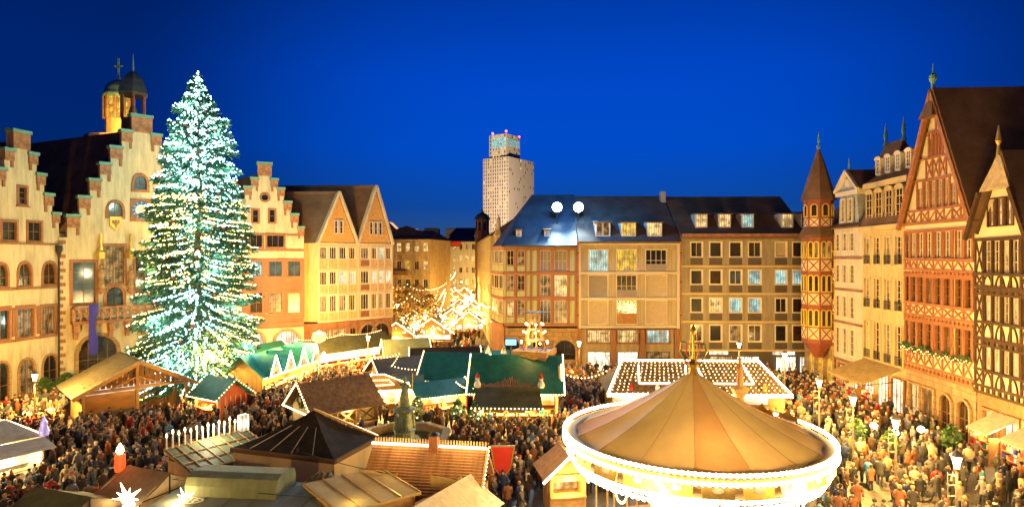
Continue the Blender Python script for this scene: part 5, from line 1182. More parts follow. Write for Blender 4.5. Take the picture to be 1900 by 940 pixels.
for s_ in (0, 1):      # lit gable windows on its right end
    yy = -1.6 + s_ * 3.2
    MB().add([(3.6, yy - 1.1, 3.1), (3.6, yy + 1.1, 3.1), (3.6, yy, 4.9 - 0.0 * s_), (3.75, yy - 1.1, 3.1), (3.75, yy + 1.1, 3.1), (3.75, yy, 4.9)], [(0, 1, 2), (3, 4, 5), (0, 1, 4, 3), (1, 2, 5, 4), (2, 0, 3, 5)]).build('end_gable', 'wood_light', r)
    MB().bar((3.85, yy - 1.2, 3.0), (3.85, yy, 5.0), 0.1, 0.1).build('light_tube', 'tube_warm', r)
    MB().tube((3.8, yy, 3.3), (3.8, yy, 4.2), 0.35, 0.02, 4).build('lit_star', 'lit_yellow', r)
for px_ in (-2.6, -1.2): MB().lathe([(0.3, 5.4), (0.02, 6.2)], 4, (px_, 1.6, 0)).build('lit_peak', 'lit_warm', r)
pyr = thing('candle_pyramid', 'wooden candle pyramid with rotor on a carved box above the green stall', 'decoration', (2.0, 55.4, 5.0), R(-20))
block(pyr, -1.5, 1.5, -1.5, 1.5, 0, 0.75, 'wood', 'platform')
for s_ in (-1, 1): block(pyr, -1.6, 1.6, s_ * 1.52 - 0.06, s_ * 1.52 + 0.06, 0.35, 0.85, 'wood_light', 'railing'); block(pyr, s_ * 1.52 - 0.06, s_ * 1.52 + 0.06, -1.46, 1.46, 0.35, 0.85, 'wood_light', 'railing')
MB().prism([(-0.95, 0.35), (-0.5, 0.1), (0.5, 0.1), (0.95, 0.35), (0.5, 0.7), (-0.5, 0.7)], -1.66, -1.6).build('plaque', 'gold', pyr)
for k in range(6):
    a = math.pi * k / 3; MB().tube((1.05 * math.cos(a), 1.05 * math.sin(a), 0.7), (0.35 * math.cos(a), 0.35 * math.sin(a), 4.0), 0.07, n=6).build('leg', 'wood_light', pyr)
for z, rr in ((1.6, 0.85), (2.6, 0.62), (3.4, 0.45)): MB().lathe([(rr, z), (rr, z + 0.1)], 12).build('tier', 'wood_light', pyr)
for k in range(6):
    a = math.pi * k / 3 + 0.3
    o = MB().box(0.1, 1.15, -0.16, 0.16, -0.02, 0.02).build('rotor_blade', 'wood_dark', pyr, (0, 0, 4.15), a)
L = MB()
for z, rr, n in ((1.5, 1.25, 8), (2.4, 1.0, 7), (3.1, 0.8, 6)):
    for k in range(n): a = 2 * math.pi * k / n + z; L.ball((rr * math.cos(a), rr * math.sin(a), z), 0.12)
tag(L.build('candle_lights', 'bulb_warm', pyr), kind='stuff'); lamp('POINT', (0, -1.2, 2.2), 60, WARM, 0.3, pyr)
g = thing('lit_sign', 'small blue lit box sign beside the candle pyramid', 'sign', tuple(at(948, 634, 58))); MB().box(-0.55, 0.55, -0.15, 0.15, -0.32, 0.32).build('panel', 'sign_blue', g); MB().ring(rect(-0.6, -0.37, 1.2, 0.74), rect(-0.5, -0.27, 1.0, 0.54), -0.2, 0.16).build('rim', 'iron', g)
MB().tube((0, 0, -0.35), (0, 0, -g.location.z), 0.06).build('post', 'iron', g)
# ---- light curtain stall behind the carousel
r = stall('market_stall', 'wide hipped stall hung with rows of bulbs behind the carousel', 15.6, 54.4, -2, 14.2, 5.6, 2.7, 4.9, 'shingle_roof', 'wood', 'shop_light', power=420, hip=1.6, step=0.2, br=0.08, lights='bulb_warm')
L = MB(); q = MB(); x0, x1 = -7.55, 7.55
def rp(t, v): # point on the front slope: t across, v up
    xa = -7.55 + 1.6 * v; xb = 7.55 - 1.6 * v; return Vector((xa + (xb - xa) * t, -3.25 + 3.25 * v, 2.6 + 2.3 * v + 0.1))
for k in range(34):
    t = (k + 0.5) / 34
    for j in range(11):
        if 0.12 < t < 0.46 and 0.05 < j / 10 < 0.35: continue
        L.ball(rp(t, 0.04 + 0.9 * j / 10) + Vector((random.gauss(0, 0.03), 0, random.gauss(0, 0.02))), 0.05)
for a, b in ((rp(0, 0), rp(0, 1)), (rp(0, 1), rp(1, 1)), (rp(1, 1), rp(1, 0)), (rp(0, 0), rp(1, 0))): q.bar(a, b, 0.12, 0.12)
for a, b, v0 in ((0.16, 0.44, 0.32), (0.56, 0.84, 0.32)):
    for s0, s1 in ((rp(a, v0), rp(b, v0)), (rp(a, v0), rp(a - 0.03, 0.85)), (rp(b, v0), rp(b + 0.02, 0.85))): q.bar(s0, s1, 0.1, 0.1)
tag(L.build('bulb_curtain', 'bulb_warm', r), kind='stuff'); q.build('light_frame', 'tube_warm', r)
for k in range(6):
    t = 0.12 + 0.15 * k; p = rp(t, 0.12); MB().lathe([(0.16, 0), (0.2, 0.3), (0.08, 0.4), (0.12, 0.55), (0.03, 0.62)], 8, p).build('roof_figure', ('red_cloth', 'paint_white', 'gold')[k % 3], r)
cl = thing('stall_column', 'brown carved column with figure rising before the bulb curtain', 'column', (18.2, 49.5, 0)); FOOT.append((18.2, 49.5, 0, 0.8, 0.8))
MB().lathe([(0.5, 0), (0.42, 0.4), (0.33, 2.9), (0.6, 3.3), (0.75, 3.6), (0.4, 3.75)], 10).build('shaft', 'ashlar', cl); MB().lathe([(0.26, 3.7), (0.32, 4.2), (0.2, 4.7), (0.3, 5.2), (0.2, 5.5), (0.1, 5.6), (0.16, 5.8), (0.12, 6.0), (0.02, 6.1)], 10).build('figure', 'sandstone_dark', cl)
# ---- black pyramid tent
r = thing('black_tent', 'tan walled booth with black pitched tarpaulin roof before the fountain', 'tent', (-12.2, 37.0, 0), R(-18)); FOOT.append((-12.2, 37, R(-18), 4, 2.8))
w, d, he, za = 3.4, 2.3, 3.0, 4.9
for nm, a in (('front_wall', (-w, w, -d, -d + 0.1)), ('back_wall', (-w, w, d - 0.1, d)), ('side_wall', (-w, -w + 0.1, -d + 0.1, d - 0.1)), ('side_wall', (w - 0.1, w, -d + 0.1, d - 0.1))): block(r, *a, 0, he - 0.02, 'tarp_beige', nm)
for nm, a in (('eave_beam', (-w - 0.1, w + 0.1, -d - 0.12, -d + 0.02)), ('eave_beam', (w - 0.02, w + 0.12, -d, d))): block(r, *a, he - 0.2, he + 0.05, 'wood_dark', nm)
c4 = [(-w - .12, -d - .12, he), (w + .12, -d - .12, he), (w + .12, d + .12, he), (-w - .12, d + .12, he)]; apx_ = (0.3, 0.2, za)
for k in range(4):
    a, b = Vector(c4[k]), Vector(c4[(k + 1) % 4]); n = 10; vs = []
    for j in range(7):
        v = j / 6
        for i in range(n + 1): p = a.lerp(b, i / n).lerp(Vector(apx_), v); p.z -= 0.28 * math.sin(math.pi * v) * (0.6 + 0.4 * math.sin(i * math.pi / n)); vs.append(p)
    MB().add(vs, [(j * (n + 1) + i, j * (n + 1) + i + 1, (j + 1) * (n + 1) + i + 1, (j + 1) * (n + 1) + i) for j in range(6) for i in range(n)]).build('roof_cloth', 'tarp_black', r, smooth=True)
for k in range(4): x = -2.2 + k * 1.4; MB().bar(Vector((x, -d, he + 0.1)), Vector((x * 0.4 + 0.3, -0.7, za - 0.75)), 0.03, 0.03).build('seam', 'tarp_white', r)
MB().bar((w, d, he + 0.05), (0.3, 0.2, za + 0.05), 0.1, 0.12).build('hip_batten', 'gold', r)
# ---- candle topped green stall
r = thing('market_stall', 'green trellis roofed stall topped by a row of white candles', 'stall', (-17.2, 36.6, 0), R(56)); FOOT.append((-17.2, 36.6, R(56), 3.2, 2))
block(r, -2.4, 2.4, 1.2, 1.3, 0, 3.0, 'wood', 'back_wall'); block(r, -2.4, -2.3, -1.2, 1.2, 0, 2.5, 'wood', 'side_wall'); block(r, 2.3, 2.4, -1.2, 1.2, 0, 2.5, 'wood', 'side_wall')
MB().slab((-2.6, -1.6, 2.3), (2.6, -1.6, 2.3), (2.6, 1.4, 3.1), (-2.6, 1.4, 3.1), 0.08).build('roof_slope', 'tarp_moss', r)
for k in range(9):
    x = -2.5 + 5 * k / 8; MB().bar((x, -1.6, 2.34), (x, 1.4, 3.14), 0.05, 0.05).build('lath', 'wood_light', r)
for k in range(4): v = k / 3; MB().bar((-2.6, -1.55 + 2.9 * v, 2.36 + 0.78 * v), (2.6, -1.55 + 2.9 * v, 2.36 + 0.78 * v), 0.05, 0.05).build('lath', 'wood_light', r)
for k in range(15):
    x = -2.45 + 4.9 * k / 14
    hc = 3.72 + 0.16 * (k % 2) + random.uniform(-.05, .05); c_ = MB().tube((x, 1.35, 3.1), (x, 1.35, hc), 0.05, 0.042, n=8).build('candle', 'paint_white', r); MB().lathe([(.03, hc), (.06, hc + .07), (.05, hc + .14), (.01, hc + .24)], 8, (x, 1.35, 0)).build('flame', 'tube_warm', c_)
MB().box(2.0, 2.55, 1.1, 1.5, 3.1, 4.1).build('light_box', 'shop_light', r); lamp('POINT', (0, 0.9, 3.9), 50, (1, .85, .5), 0.3, r)
# ---- log roof stall with light tube and chimney
r = thing('log_stall', 'log roofed stall with bright ridge light and brick chimney beyond the flat roofed kiosks', 'stall', (-4.2, 31.6, 0), R(-9)); FOOT.append((-4.2, 31.6, R(-9), 3.6, 2.2))
w = 3.0
block(r, -w + 0.2, w - 0.2, -1.2, 1.2, 0, 2.4, 'wood', 'wall')
ns = 17
for side in (-1, 1):
    for k in range(ns):
        v = (k + 0.5) / ns; yy = side * 1.9 * (1 - v); zz = 2.55 + 1.85 * v
        o = obj('roof_log', SHARED.setdefault('log', MB().tube((-w, 0, 0), (w, 0, 0), 0.085, n=7).mesh('roof_log', 'wood')), r, (0, yy, zz))
MB().tube((-w, -0.2, 4.5), (0.02, -0.2, 4.5), 0.06).build('light_tube', 'tube_warm', r); MB().tube((0.55, -0.2, 4.5), (w, -0.2, 4.5), 0.06).build('light_tube', 'tube_warm', r)
for k in range(40): x = -w + 0.1 + (2 * w - 0.2) * k / 39; obj('ridge_picket', SHARED.setdefault('rp', MB().box(-0.03, 0.03, -0.03, 0.03, 0, 0.4).mesh('ridge_picket', 'wood_light')), r, (x, 0.05, 4.35))
ch_ = block(r, 0.05, 0.5, -0.35, 0.1, 4.0, 5.0, 'brick', 'chimney'); MB().lathe([(0.3, 0), (0.3, 0.08), (0.1, 0.15)], 8, (0.28, -0.12, 5.0)).build('chimney_cap', 'iron', r)
for x in (-1.9, 1.3):
    MB().prism([(-0.75, 0), (0.75, 0.0), (0.8, 0.65), (0.5, 0.45), (0, 0.52), (-0.75, 0.6)], -0.03, 0.03).build('sign_plate', 'awning_gold', r, (x, -1.75, 2.95))
MB().bar((w + 0.03, -1.9, 2.5), (w + 0.03, 0, 4.45), 0.1, 0.2).build('verge', 'wood_light', r); L = MB(); bulbs(L, [(w + 0.1, -1.9, 2.6), (w + 0.1, 0, 4.5)], 0.2, 0.05); tag(L.build('light_string', 'bulb_warm', r), kind='stuff')
lamp('POINT', (-1.4, -0.8, 4.9), 14, WARMW, 0.3, r); lamp('POINT', (1.8, -0.8, 4.9), 14, WARMW, 0.3, r)
# ---- flat roofed kiosks in front
r = thing('kiosk', 'wooden kiosk with yellow sheet metal flat roof and small windows', 'kiosk', (-7.0, 28.6, 0), R(38)); FOOT.append((-7, 28.6, R(38), 2.5, 2.5))
H = House(r)
block(r, -1.7, 1.7, -1.9, 1.9, 0, 3.3, 'wood_light', 'wall')
for k in range(5): yy = -1.9 + 3.8 * k / 4; block(r, 1.69, 1.76, yy - 0.06, yy + 0.06, 0, 3.3, 'wood', 'post'); 
for k in range(4):
    yy = -1.42 + 0.95 * k
    o = block(r, 1.70, 1.75, yy - 0.25, yy + 0.25, 1.5, 2.6, 'lit_soft', 'pane'); o = block(r, 1.72, 1.78, yy - 0.02, yy + 0.02, 1.5, 2.6, 'frame_white', 'glazing_bar'); block(r, 1.72, 1.775, yy - 0.25, yy + 0.25, 2.0, 2.05, 'frame_white', 'glazing_bar')
block(r, -1.95, 1.95, -2.2, 2.1, 3.3, 3.42, 'awning_gold', 'roof')
for k in range(5): xx = -1.9 + 3.8 * k / 4; block(r, xx - 0.03, xx + 0.03, -2.2, 2.1, 3.42, 3.47, 'gold', 'roof_seam')
lamp('POINT', (-1.0, -1.5, 3.9), 5, (1, 0.8, 0.3), 0.2, r)
r = thing('kiosk', 'grey flat roofed kiosk with a white printed ring and a rolled tarpaulin on top', 'kiosk', (-12.2, 28.4, 0), R(-6)); FOOT.append((-12.2, 28.4, R(-6), 4.6, 2.6))
block(r, -3.6, 3.6, -2.0, 2.0, 0, 2.9, 'wood_light', 'wall'); block(r, -3.8, 3.8, -2.3, 2.15, 2.9, 3.02, 'tarp_grey', 'roof')
for k in range(6): xx = -3.0 + 1.2 * k; block(r, xx - 0.02, xx + 0.02, -2.28, 2.1, 3.015, 3.04, 'tarp_moss', 'roof_seam')
n = 40; oo = [(-2.3 + 0.62 * math.cos(2 * math.pi * k / n), -0.6 + 0.36 * math.sin(2 * math.pi * k / n)) for k in range(n)]; ii = [(-2.3 + 0.5 * math.cos(2 * math.pi * k / n), -0.6 + 0.27 * math.sin(2 * math.pi * k / n)) for k in range(n)]
MB().add([(x, y, 3.046) for x, y in oo] + [(x, y, 3.046) for x, y in ii], [(k, (k + 1) % n, n + (k + 1) % n, n + k) for k in range(n)]).build('printed_ring', 'paint_white', r)
for k in range(7): a = k * 0.9; MB().box(-0.1, 0.1, -0.05, 0.05, 0, 0.012).build('printed_mark', 'paint_white', r, (-2.3 + 0.3 * math.cos(a), -0.6 + 0.15 * math.sin(a), 3.044), a)
prof = [(-1.0, 3.0), (1.0, 3.0), (1.02, 3.5), (0.85, 3.85), (0.4, 4.0), (-0.4, 4.0), (-0.85, 3.85), (-1.02, 3.5)]
m = MB(); m.add([(-2.9, y + 0.9, z) for y, z in prof] + [(1.5, y + 0.9, z) for y, z in prof], [(k, (k + 1) % 8, 8 + (k + 1) % 8, 8 + k) for k in range(8)] + [tuple(range(7, -1, -1)), tuple(range(8, 16))]); m.build('tarpaulin', 'tarp_moss', r)
block(r, 1.6, 2.0, -1.9, -1.6, 3.02, 3.1, 'iron', 'vent'); block(r, 2.6, 3.0, -1.4, -1.1, 3.02, 3.1, 'iron', 'vent')
# crumpled tarpaulin heap between kiosk and tent
m = MB(); vs = []
for j in range(9):
    for i in range(13): vs.append((-0.9 + 0.15 * i, -0.6 + 0.15 * j, 0.55 * math.exp(-((i - 6) / 4) ** 2 - ((j - 4) / 2.5) ** 2) + random.uniform(-0.09, 0.13)))
m.add(vs, [(j * 13 + i, j * 13 + i + 1, (j + 1) * 13 + i + 1, (j + 1) * 13 + i) for j in range(8) for i in range(12)])
tag(m.build('crumpled_tarpaulin', 'tarp_brown', None, (-9.2, 30.3, 3.0)), 'crumpled brown tarpaulin heaped at the end of the grey kiosk roof', 'tarpaulin')
# ---- tents at the lower edge
def ridge_tent(label, x, y, rz, W, D, he, hr, roof, wall):
    r = thing('market_tent', label, 'tent', (x, y, 0), R(rz)); FOOT.append((x, y, R(rz), W / 2 + 0.4, D / 2 + 0.4)); w, d = W / 2, D / 2
    for s_ in (-1, 1):
        a = [(-w - .15, s_ * (d + .2), he - .08), (w + .15, s_ * (d + .2), he - .08), (w + .15, 0, hr), (-w - .15, 0, hr)]
        n = 8; vs = [Vector(a[0]).lerp(Vector(a[1]), i / n).lerp(Vector(a[3]).lerp(Vector(a[2]), i / n), j / 5) + Vector((0, 0, -0.06 * math.sin(math.pi * j / 5) + random.uniform(-.012, .012))) for j in range(6) for i in range(n + 1)]
        MB().add(vs, [(j * (n + 1) + i, j * (n + 1) + i + 1, (j + 1) * (n + 1) + i + 1, (j + 1) * (n + 1) + i) for j in range(5) for i in range(n)]).build('roof_cloth', roof, r, smooth=True)
        MB().add([(s_ * w, -d, 0), (s_ * w, d, 0), (s_ * w, d, he), (s_ * w, 0, hr - .06), (s_ * w, -d, he), (s_ * (w - .05), -d, 0), (s_ * (w - .05), d, 0), (s_ * (w - .05), d, he), (s_ * (w - .05), 0, hr - .06), (s_ * (w - .05), -d, he)], [(0, 1, 2, 3, 4), (9, 8, 7, 6, 5), (0, 5, 6, 1), (1, 6, 7, 2), (4, 9, 5, 0)]).build('end_wall', wall, r)
        block(r, -w + 0.02, w - 0.02, s_ * (d - 0.03) - 0.02, s_ * (d - 0.03) + 0.02, 0, he - 0.05, wall, 'side_wall')
        for yy in (-d, 0, d): block(r, s_ * (w + .03) - .025, s_ * (w + .03) + .025, yy - .025, yy + .025, 0, he if yy else hr - .1, 'iron', 'pole')
        MB().bar((s_ * (w + .03), -d, he), (s_ * (w + .03), d, he), 0.04, 0.04).build('rail', 'iron', r)
    return r
ridge_tent('brown tent with white end wall behind the glowing red candle', -18.0, 30.6, -22, 3.0, 3.2, 2.7, 3.6, 'tarp_brown', 'tarp_white')
ridge_tent('olive brown tent in front of the glowing red candle', -20.0, 27.6, -20, 3.4, 4.0, 2.7, 3.6, 'tarp_olive', 'tarp_brown')
ridge_tent('beige tent beside the wooden kiosk with the yellow roof', -3.4, 27.6, 62, 5.6, 3.4, 2.5, 3.5, 'tarp_beige', 'tarp_beige')
# red candle and bright star tree
c = thing('giant_candle', 'glowing red candle with yellow flame on the brown tent roof', 'candle', (-19.6, 31.0, 3.35)); MB().lathe([(0.22, 0), (0.24, 0.3), (0.23, 0.8), (0.15, 0.86)], 14).build('wax', 'candle_red', c); MB().lathe([(0.08, 0.84), (0.18, 1.0), (0.15, 1.16), (0.02, 1.4)], 12).build('flame', 'candle_flame', c); lamp('POINT', (0, -0.6, 1.2), 15, (1, .3, .08), 0.2, c)
for k, (px, py, lb, s_) in enumerate(((236, 925, 'large white lit star standing before the olive tent', 0.8), (343, 925, 'small cluster of warm lit stars beside the grey kiosk', 0.55))):
    p = atz(px, py, 2.9); st_ = thing('lit_star', lb, 'light', (p.x, p.y, p.z))
    for q in range(10): a = math.pi * q / 5; t = Vector((math.cos(a), -0.1, math.sin(a))) * (1.05 * s_ if q % 2 else 0.7 * s_); MB().tube((0, 0, 0), t, 0.16 * s_, 0.01, 6).build('ray', 'tube_warm', st_)
    MB().ball((0, 0, 0), 0.34 * s_).build('core', 'tube_warm', st_); MB().tube((0, 0, 0), (0, 0, -p.z), 0.05).build('post', 'iron', st_); lamp('POINT', (0, -0.7, 0.3), 30, WARMW, 0.3, st_)
# ---- white stall at the left edge
r = thing('market_stall', 'white tented stall with wavy light string and cream panels at the crowd edge', 'stall', (-32.2, 37.4, 0), R(58)); FOOT.append((-32.2, 37.4, R(58), 3.4, 2.6))
block(r, -2.8, 2.8, 1.4, 1.5, 0, 2.6, 'tarp_white', 'back_wall')
for s_ in (-1, 1): block(r, s_ * 2.75 - 0.05, s_ * 2.75 + 0.05, -1.5, 1.4, 0, 2.6, 'tarp_white', 'side_wall')
for a, b in ((-2.9, -0.05), (0.05, 2.9)):
    MB().slab((a, -3.0, 2.35), (b, -3.0, 2.35), (b, -1.4, 2.75), (a, -1.4, 2.75), 0.06).build('awning_panel', 'tarp_white', r); MB().slab((a, -1.35, 2.8), (b, -1.35, 2.8), (b * 0.6, 1.2, 3.7), (a * 0.6, 1.2, 3.7), 0.06).build('roof_panel', 'tarp_moss' if a < 0 else 'tarp_white', r)
block(r, -2.7, 2.7, 0.2, 0.3, 0.9, 2.3, 'shop_light', 'lit_shelf'); block(r, -2.8, 2.8, -1.5, -1.0, 0.9, 1.0, 'wood_light', 'counter_top')
L = MB(); bulbs(L, [(-2.9, -1.3, 2.85), (-1.8, 1.2, 3.65), (-0.9, 1.25, 3.85), (0, 1.25, 3.75), (0.9, 1.25, 3.85), (1.8, 1.2, 3.65), (2.9, -1.3, 2.85)], 0.14, 0.06); tag(L.build('light_string', 'bulb_warm', r), kind='stuff')
lamp('POINT', (0, -1.6, 2.1), 500, WARMW, 0.3, r)
g = thing('lit_gnome_lamp', 'pink and white glowing figurine lamp on a post by the white stall', 'lamp', (-29.6, 39.2, 0)); MB().lathe([(0.26, 2.8), (0.3, 3.1), (0.18, 3.4), (0.2, 3.6), (0.03, 4.0)], 10).build('shade', 'purple_glow', g); MB().tube((0, 0, 0), (0, 0, 2.8), 0.05).build('post', 'iron', g)
# cables sagging over the near roofs
for k, (a, b, lb) in enumerate((((-15.5, 29.6, 3.1), (-8.6, 27.2, 3.5), 'black cable sagging over the grey kiosk roof'), ((-12.0, 34.8, 3.2), (-6.0, 30.2, 3.5), 'black cable running from the tan booth to the yellow roofed kiosk'), ((-17.0, 30.2, 3.3), (-13.5, 30.3, 3.1), 'short black cable between brown tent and grey kiosk'))):
    a, b = Vector(a), Vector(b); t = thing('cable', lb, 'cable', tuple(a)); pts = [(b - a) * (q / 10) - Vector((0, 0, 0.35 * 4 * q / 10 * (1 - q / 10) * (0.3 if k else 0.1))) for q in range(11)]; MB().path(pts, 0.02, 5).build('wire', 'iron', t); MB().box(-0.08, 0.08, -0.08, 0.08, -0.1, 0.1).build('bracket', 'iron', t)
# bulb garlands strung between the stalls
def small_garland(label, pts, sag=0.35, step=0.3, r_=0.06):
    g = thing('light_garland', label, 'lights', pts[0]); L = MB(); o = Vector(pts[0]); q = [Vector(p) - o for p in pts]; bulbs(L, q, step, r_, sag); tag(L.build('bulbs', 'bulb_warm', g), kind='stuff'); MB().path(q, 0.012, 4).build('cable', 'iron', g)
small_garland('bulb garland zigzagging over the dark brown stall roof', [(-13.6, 61.6, 4.0), (-11.4, 62.6, 4.3), (-11.8, 60.8, 3.4), (-9.2, 61.0, 3.0)], 0.1)
small_garland('bulb garland between the timber hut and the curved bulb sign', [(-12.2, 51.4, 3.9), (-12.4, 55.0, 3.8)], 0.3)
small_garland('bulb garland from the small green stall to the big green stall', [(-4.8, 53.4, 3.3), (-3.2, 51.2, 3.2)], 0.2)
small_garland('bulb garland from the big green stall towards the bulb curtain', [(4.4, 52.6, 4.2), (8.0, 52.6, 4.4)], 0.5)
small_garland('bulb garland along the ridge of the orange fronted stall', [(-25.2, 73.4, 4.3), (-21.5, 78.3, 4.4), (-17.6, 83.2, 4.3)], 0.3)
# ---- goods racks under the shop awnings on the east side
rk = random.Random(77)
def rack(label, x, y, rz, W, hh):
    t = thing('goods_rack', label, 'rack', (x, y, 0), R(rz)); FOOT.append((x, y, R(rz), W / 2 + .3, .6))
    for s_ in (-1, 1): block(t, s_ * W / 2 - .03, s_ * W / 2 + .03, -.3, .3, 0, hh, 'wood', 'upright')
    for z in (0.5, 1.0, 1.5): block(t, -W / 2, W / 2, -.3, .3, z, z + .04, 'wood_light', 'shelf')
    n = int(W / .3)
    for z in (0.54, 1.04, 1.54):
        for k in range(n):
            if rk.random() < .85: xx = -W / 2 + .15 + W * k / n; s_ = rk.uniform(.07, .13); block(t, xx - s_, xx + s_, -.25, .1, z, z + rk.uniform(.15, .36), rk.choice(['red_panel', 'paint_white', 'gold', 'tarp_green', 'flag_blue', 'wood_light', 'red_cloth', 'tarp_beige']), 'goods')
for k, (u, out, lb) in enumerate(((1.2, 2.4, 'goods rack below the gold awning, at its oriel tower end'), (3.6, 2.6, 'goods rack below the middle of the gold awning'), (6.0, 2.4, 'goods rack below the gold awning, at its timber house end'))):
    p = fF.A + fF.u * u + fF.n * out; rack(lb, p.x, p.y, math.degrees(fF.rz), 1.9, 1.95)
for k, (u, lb) in enumerate(((3.2, 'goods rack under the short cream awning'), (6.4, 'goods rack under the longer cream awning'))):
    p = fH.A + fH.u * u + fH.n * 1.5; rack(lb, p.x, p.y, math.degrees(fH.rz), 2.0, 1.9)
lamp('POINT', (*(fF.A + fF.u * 3.6 + fF.n * 1.2), 2.5), 160, WARMW, 0.3); lamp('POINT', (*(fH.A + fH.u * 4.5 + fH.n * 1.3), 2.3), 90, WARMW, 0.3)
# ---- fountain
fo = thing('fountain', 'octagonal stone fountain basin with bronze figure column among the crowd', 'fountain', (-7.9, 45.6, 0)); FOOT.append((-7.9, 45.6, 0, 3.6, 3.6))
Rf = 3.4
for k in range(8):
    a0, a1 = 2 * math.pi * k / 8 + math.pi / 8, 2 * math.pi * (k + 1) / 8 + math.pi / 8
    P = lambda r_, a, z: (r_ * math.cos(a), r_ * math.sin(a), z)
    MB().add([P(Rf, a0, 0), P(Rf, a1, 0), P(Rf, a1, .95), P(Rf, a0, .95), P(Rf - .35, a0, 0), P(Rf - .35, a1, 0), P(Rf - .35, a1, .95), P(Rf - .35, a0, .95)], [(0, 1, 2, 3), (5, 4, 7, 6), (3, 2, 6, 7), (0, 3, 7, 4), (1, 5, 6, 2)]).build('basin_slab', 'stone_basin', fo)
    MB().add([P(Rf + .12, a0, .95), P(Rf + .12, a1, .95), P(Rf + .12, a1, 1.12), P(Rf + .12, a0, 1.12), P(Rf - .45, a0, .95), P(Rf - .45, a1, .95), P(Rf - .45, a1, 1.12), P(Rf - .45, a0, 1.12)], [(0, 1, 2, 3), (5, 4, 7, 6), (3, 2, 6, 7), (0, 3, 7, 4), (1, 5, 6, 2), (0, 4, 5, 1)]).build('rim_stone', 'stone_basin', fo)
MB().lathe([(Rf - .3, 0.0), (Rf - .3, 0.5)], 8, a0=math.pi / 8).build('water', 'water', fo)
MB().lathe([(1.2, 0), (1.2, 0.75), (0.8, 0.8), (0.72, 1.3), (0.85, 1.4), (0.6, 1.5), (0.48, 2.6), (0.62, 2.7), (0.85, 2.85), (0.85, 2.95), (0.5, 3.05)], 8).build('pedestal', 'bronze', fo)
for k in range(4): a = math.pi / 2 * k + 0.4; MB().lathe([(0.16, 1.45), (0.2, 1.7), (0.13, 2.05), (0.17, 2.3), (0.07, 2.42), (0.1, 2.5), (0.08, 2.62), (0.02, 2.68)], 8, (0.62 * math.cos(a), 0.62 * math.sin(a), 0)).build('relief_figure', 'bronze', fo)
# robed statue with raised scale and sword
sb = MB(); sb.lathe([(0.36, 3.0), (0.40, 3.3), (0.30, 4.0), (0.25, 4.25), (0.30, 4.55), (0.22, 4.75), (0.08, 4.84), (0.08, 4.92), (0.14, 5.0), (0.15, 5.12), (0.1, 5.24), (0.03, 5.28)], 12); sb.tube((-0.24, 0, 4.65), (-0.52, -0.1, 5.0), 0.08, 0.05).tube((-0.52, -0.1, 5.0), (-0.62, -0.15, 5.45), 0.05, 0.04).tube((0.24, 0, 4.65), (0.5, -0.2, 4.4), 0.08, 0.06).tube((0.5, -0.2, 4.4), (0.62, -0.35, 4.75), 0.06, 0.04)
sb.build('statue', 'bronze', fo, smooth=True); MB().tube((0.62, -0.35, 4.5), (0.66, -0.4, 5.6), 0.03).build('sword', 'gold', fo); MB().tube((-0.9, -0.15, 5.45), (-0.34, -0.15, 5.5), 0.025).build('scale_beam', 'gold', fo)
pl = thing('fountain_cover', 'low cream sheet covering something beside the fountain basin', 'cover', (-4.6, 40.4, 0), R(-10)); FOOT.append((-4.6, 40.4, 0, 1.5, 1))
m = MB(); vs = []
for j in range(6):
    for i in range(10): vs.append((-1.4 + 2.8 * i / 9, -0.8 + 1.6 * j / 5, (1.5 if 0 < i < 9 and 0 < j < 5 else 0.6) + 0.06 * math.sin(i * 2.0 + j)))
m.add(vs, [(j * 10 + i, j * 10 + i + 1, (j + 1) * 10 + i + 1, (j + 1) * 10 + i) for j in range(5) for i in range(9)]); m.build('sheet', 'tarp_beige', pl, smooth=True); block(pl, -1.3, 1.3, -0.7, 0.7, 0, 1.35, 'wood', 'crate')
# ---- red tapered panel booth
rp_ = thing('tapered_panel', 'tall red tapered panel with gold edge rising from the crowd', 'sign', (-0.55, 36.2, 0)); pp = [(-0.66, 3.0), (-0.44, 1.75), (-0.2, 1.42), (0.2, 1.42), (0.44, 1.75), (0.66, 3.0)]
MB().prism(pp[::-1], -0.05, 0.05).build('panel', 'red_panel', rp_); MB().ring([(x * 1.12, 2.0 + (z - 2.0) * 1.06) for x, z in pp], [(x * 0.98, 2.0 + (z - 2.0) * 0.98) for x, z in pp], -0.08, 0.08).build('edge', 'gold', rp_); MB().tube((0, 0, 0), (0, 0, 1.5), 0.07).build('post', 'gold', rp_)
# ================================================================== carousel
cc = thing('carousel', 'round carousel with tan and orange striped tent roof and blazing light rings', 'carousel', (8.25, 28.2, 0)); FOOT.append((8.25, 28.2, 0, 7.4, 7.4))
RC, zr_, zt_ = 5.75, 6.05, 8.85
nseg = 16; sub = 5
for k in range(nseg):
    vs = []
    for j in range(9):
        v = j / 8; rr = RC * (1 - v) + 0.05; zz = zr_ + (zt_ - zr_) * v - 0.22 * math.sin(math.pi * v) * 1.0
        for i in range(sub + 1):
            a = 2 * math.pi * (k + i / sub) / nseg + 0.12; sagv = 0.11 * math.sin(math.pi * i / sub) * (1 - v); vs.append((rr * math.cos(a), rr * math.sin(a), zz - sagv))
    MB().add(vs, [(j * (sub + 1) + i, j * (sub + 1) + i + 1, (j + 1) * (sub + 1) + i + 1, (j + 1) * (sub + 1) + i) for j in range(8) for i in range(sub)]).build('canopy_panel', ('canopy_tan', 'canopy_olive', 'canopy_tan', 'canopy_orange')[k % 4], cc, smooth=True)
def annulus(r0, z0, r1, z1, n=72): return MB().lathe([(r0, z0), (r1, z1), (r1 + 0.001, z1 - 0.06), (r0 + 0.001, z0 - 0.06)], n)
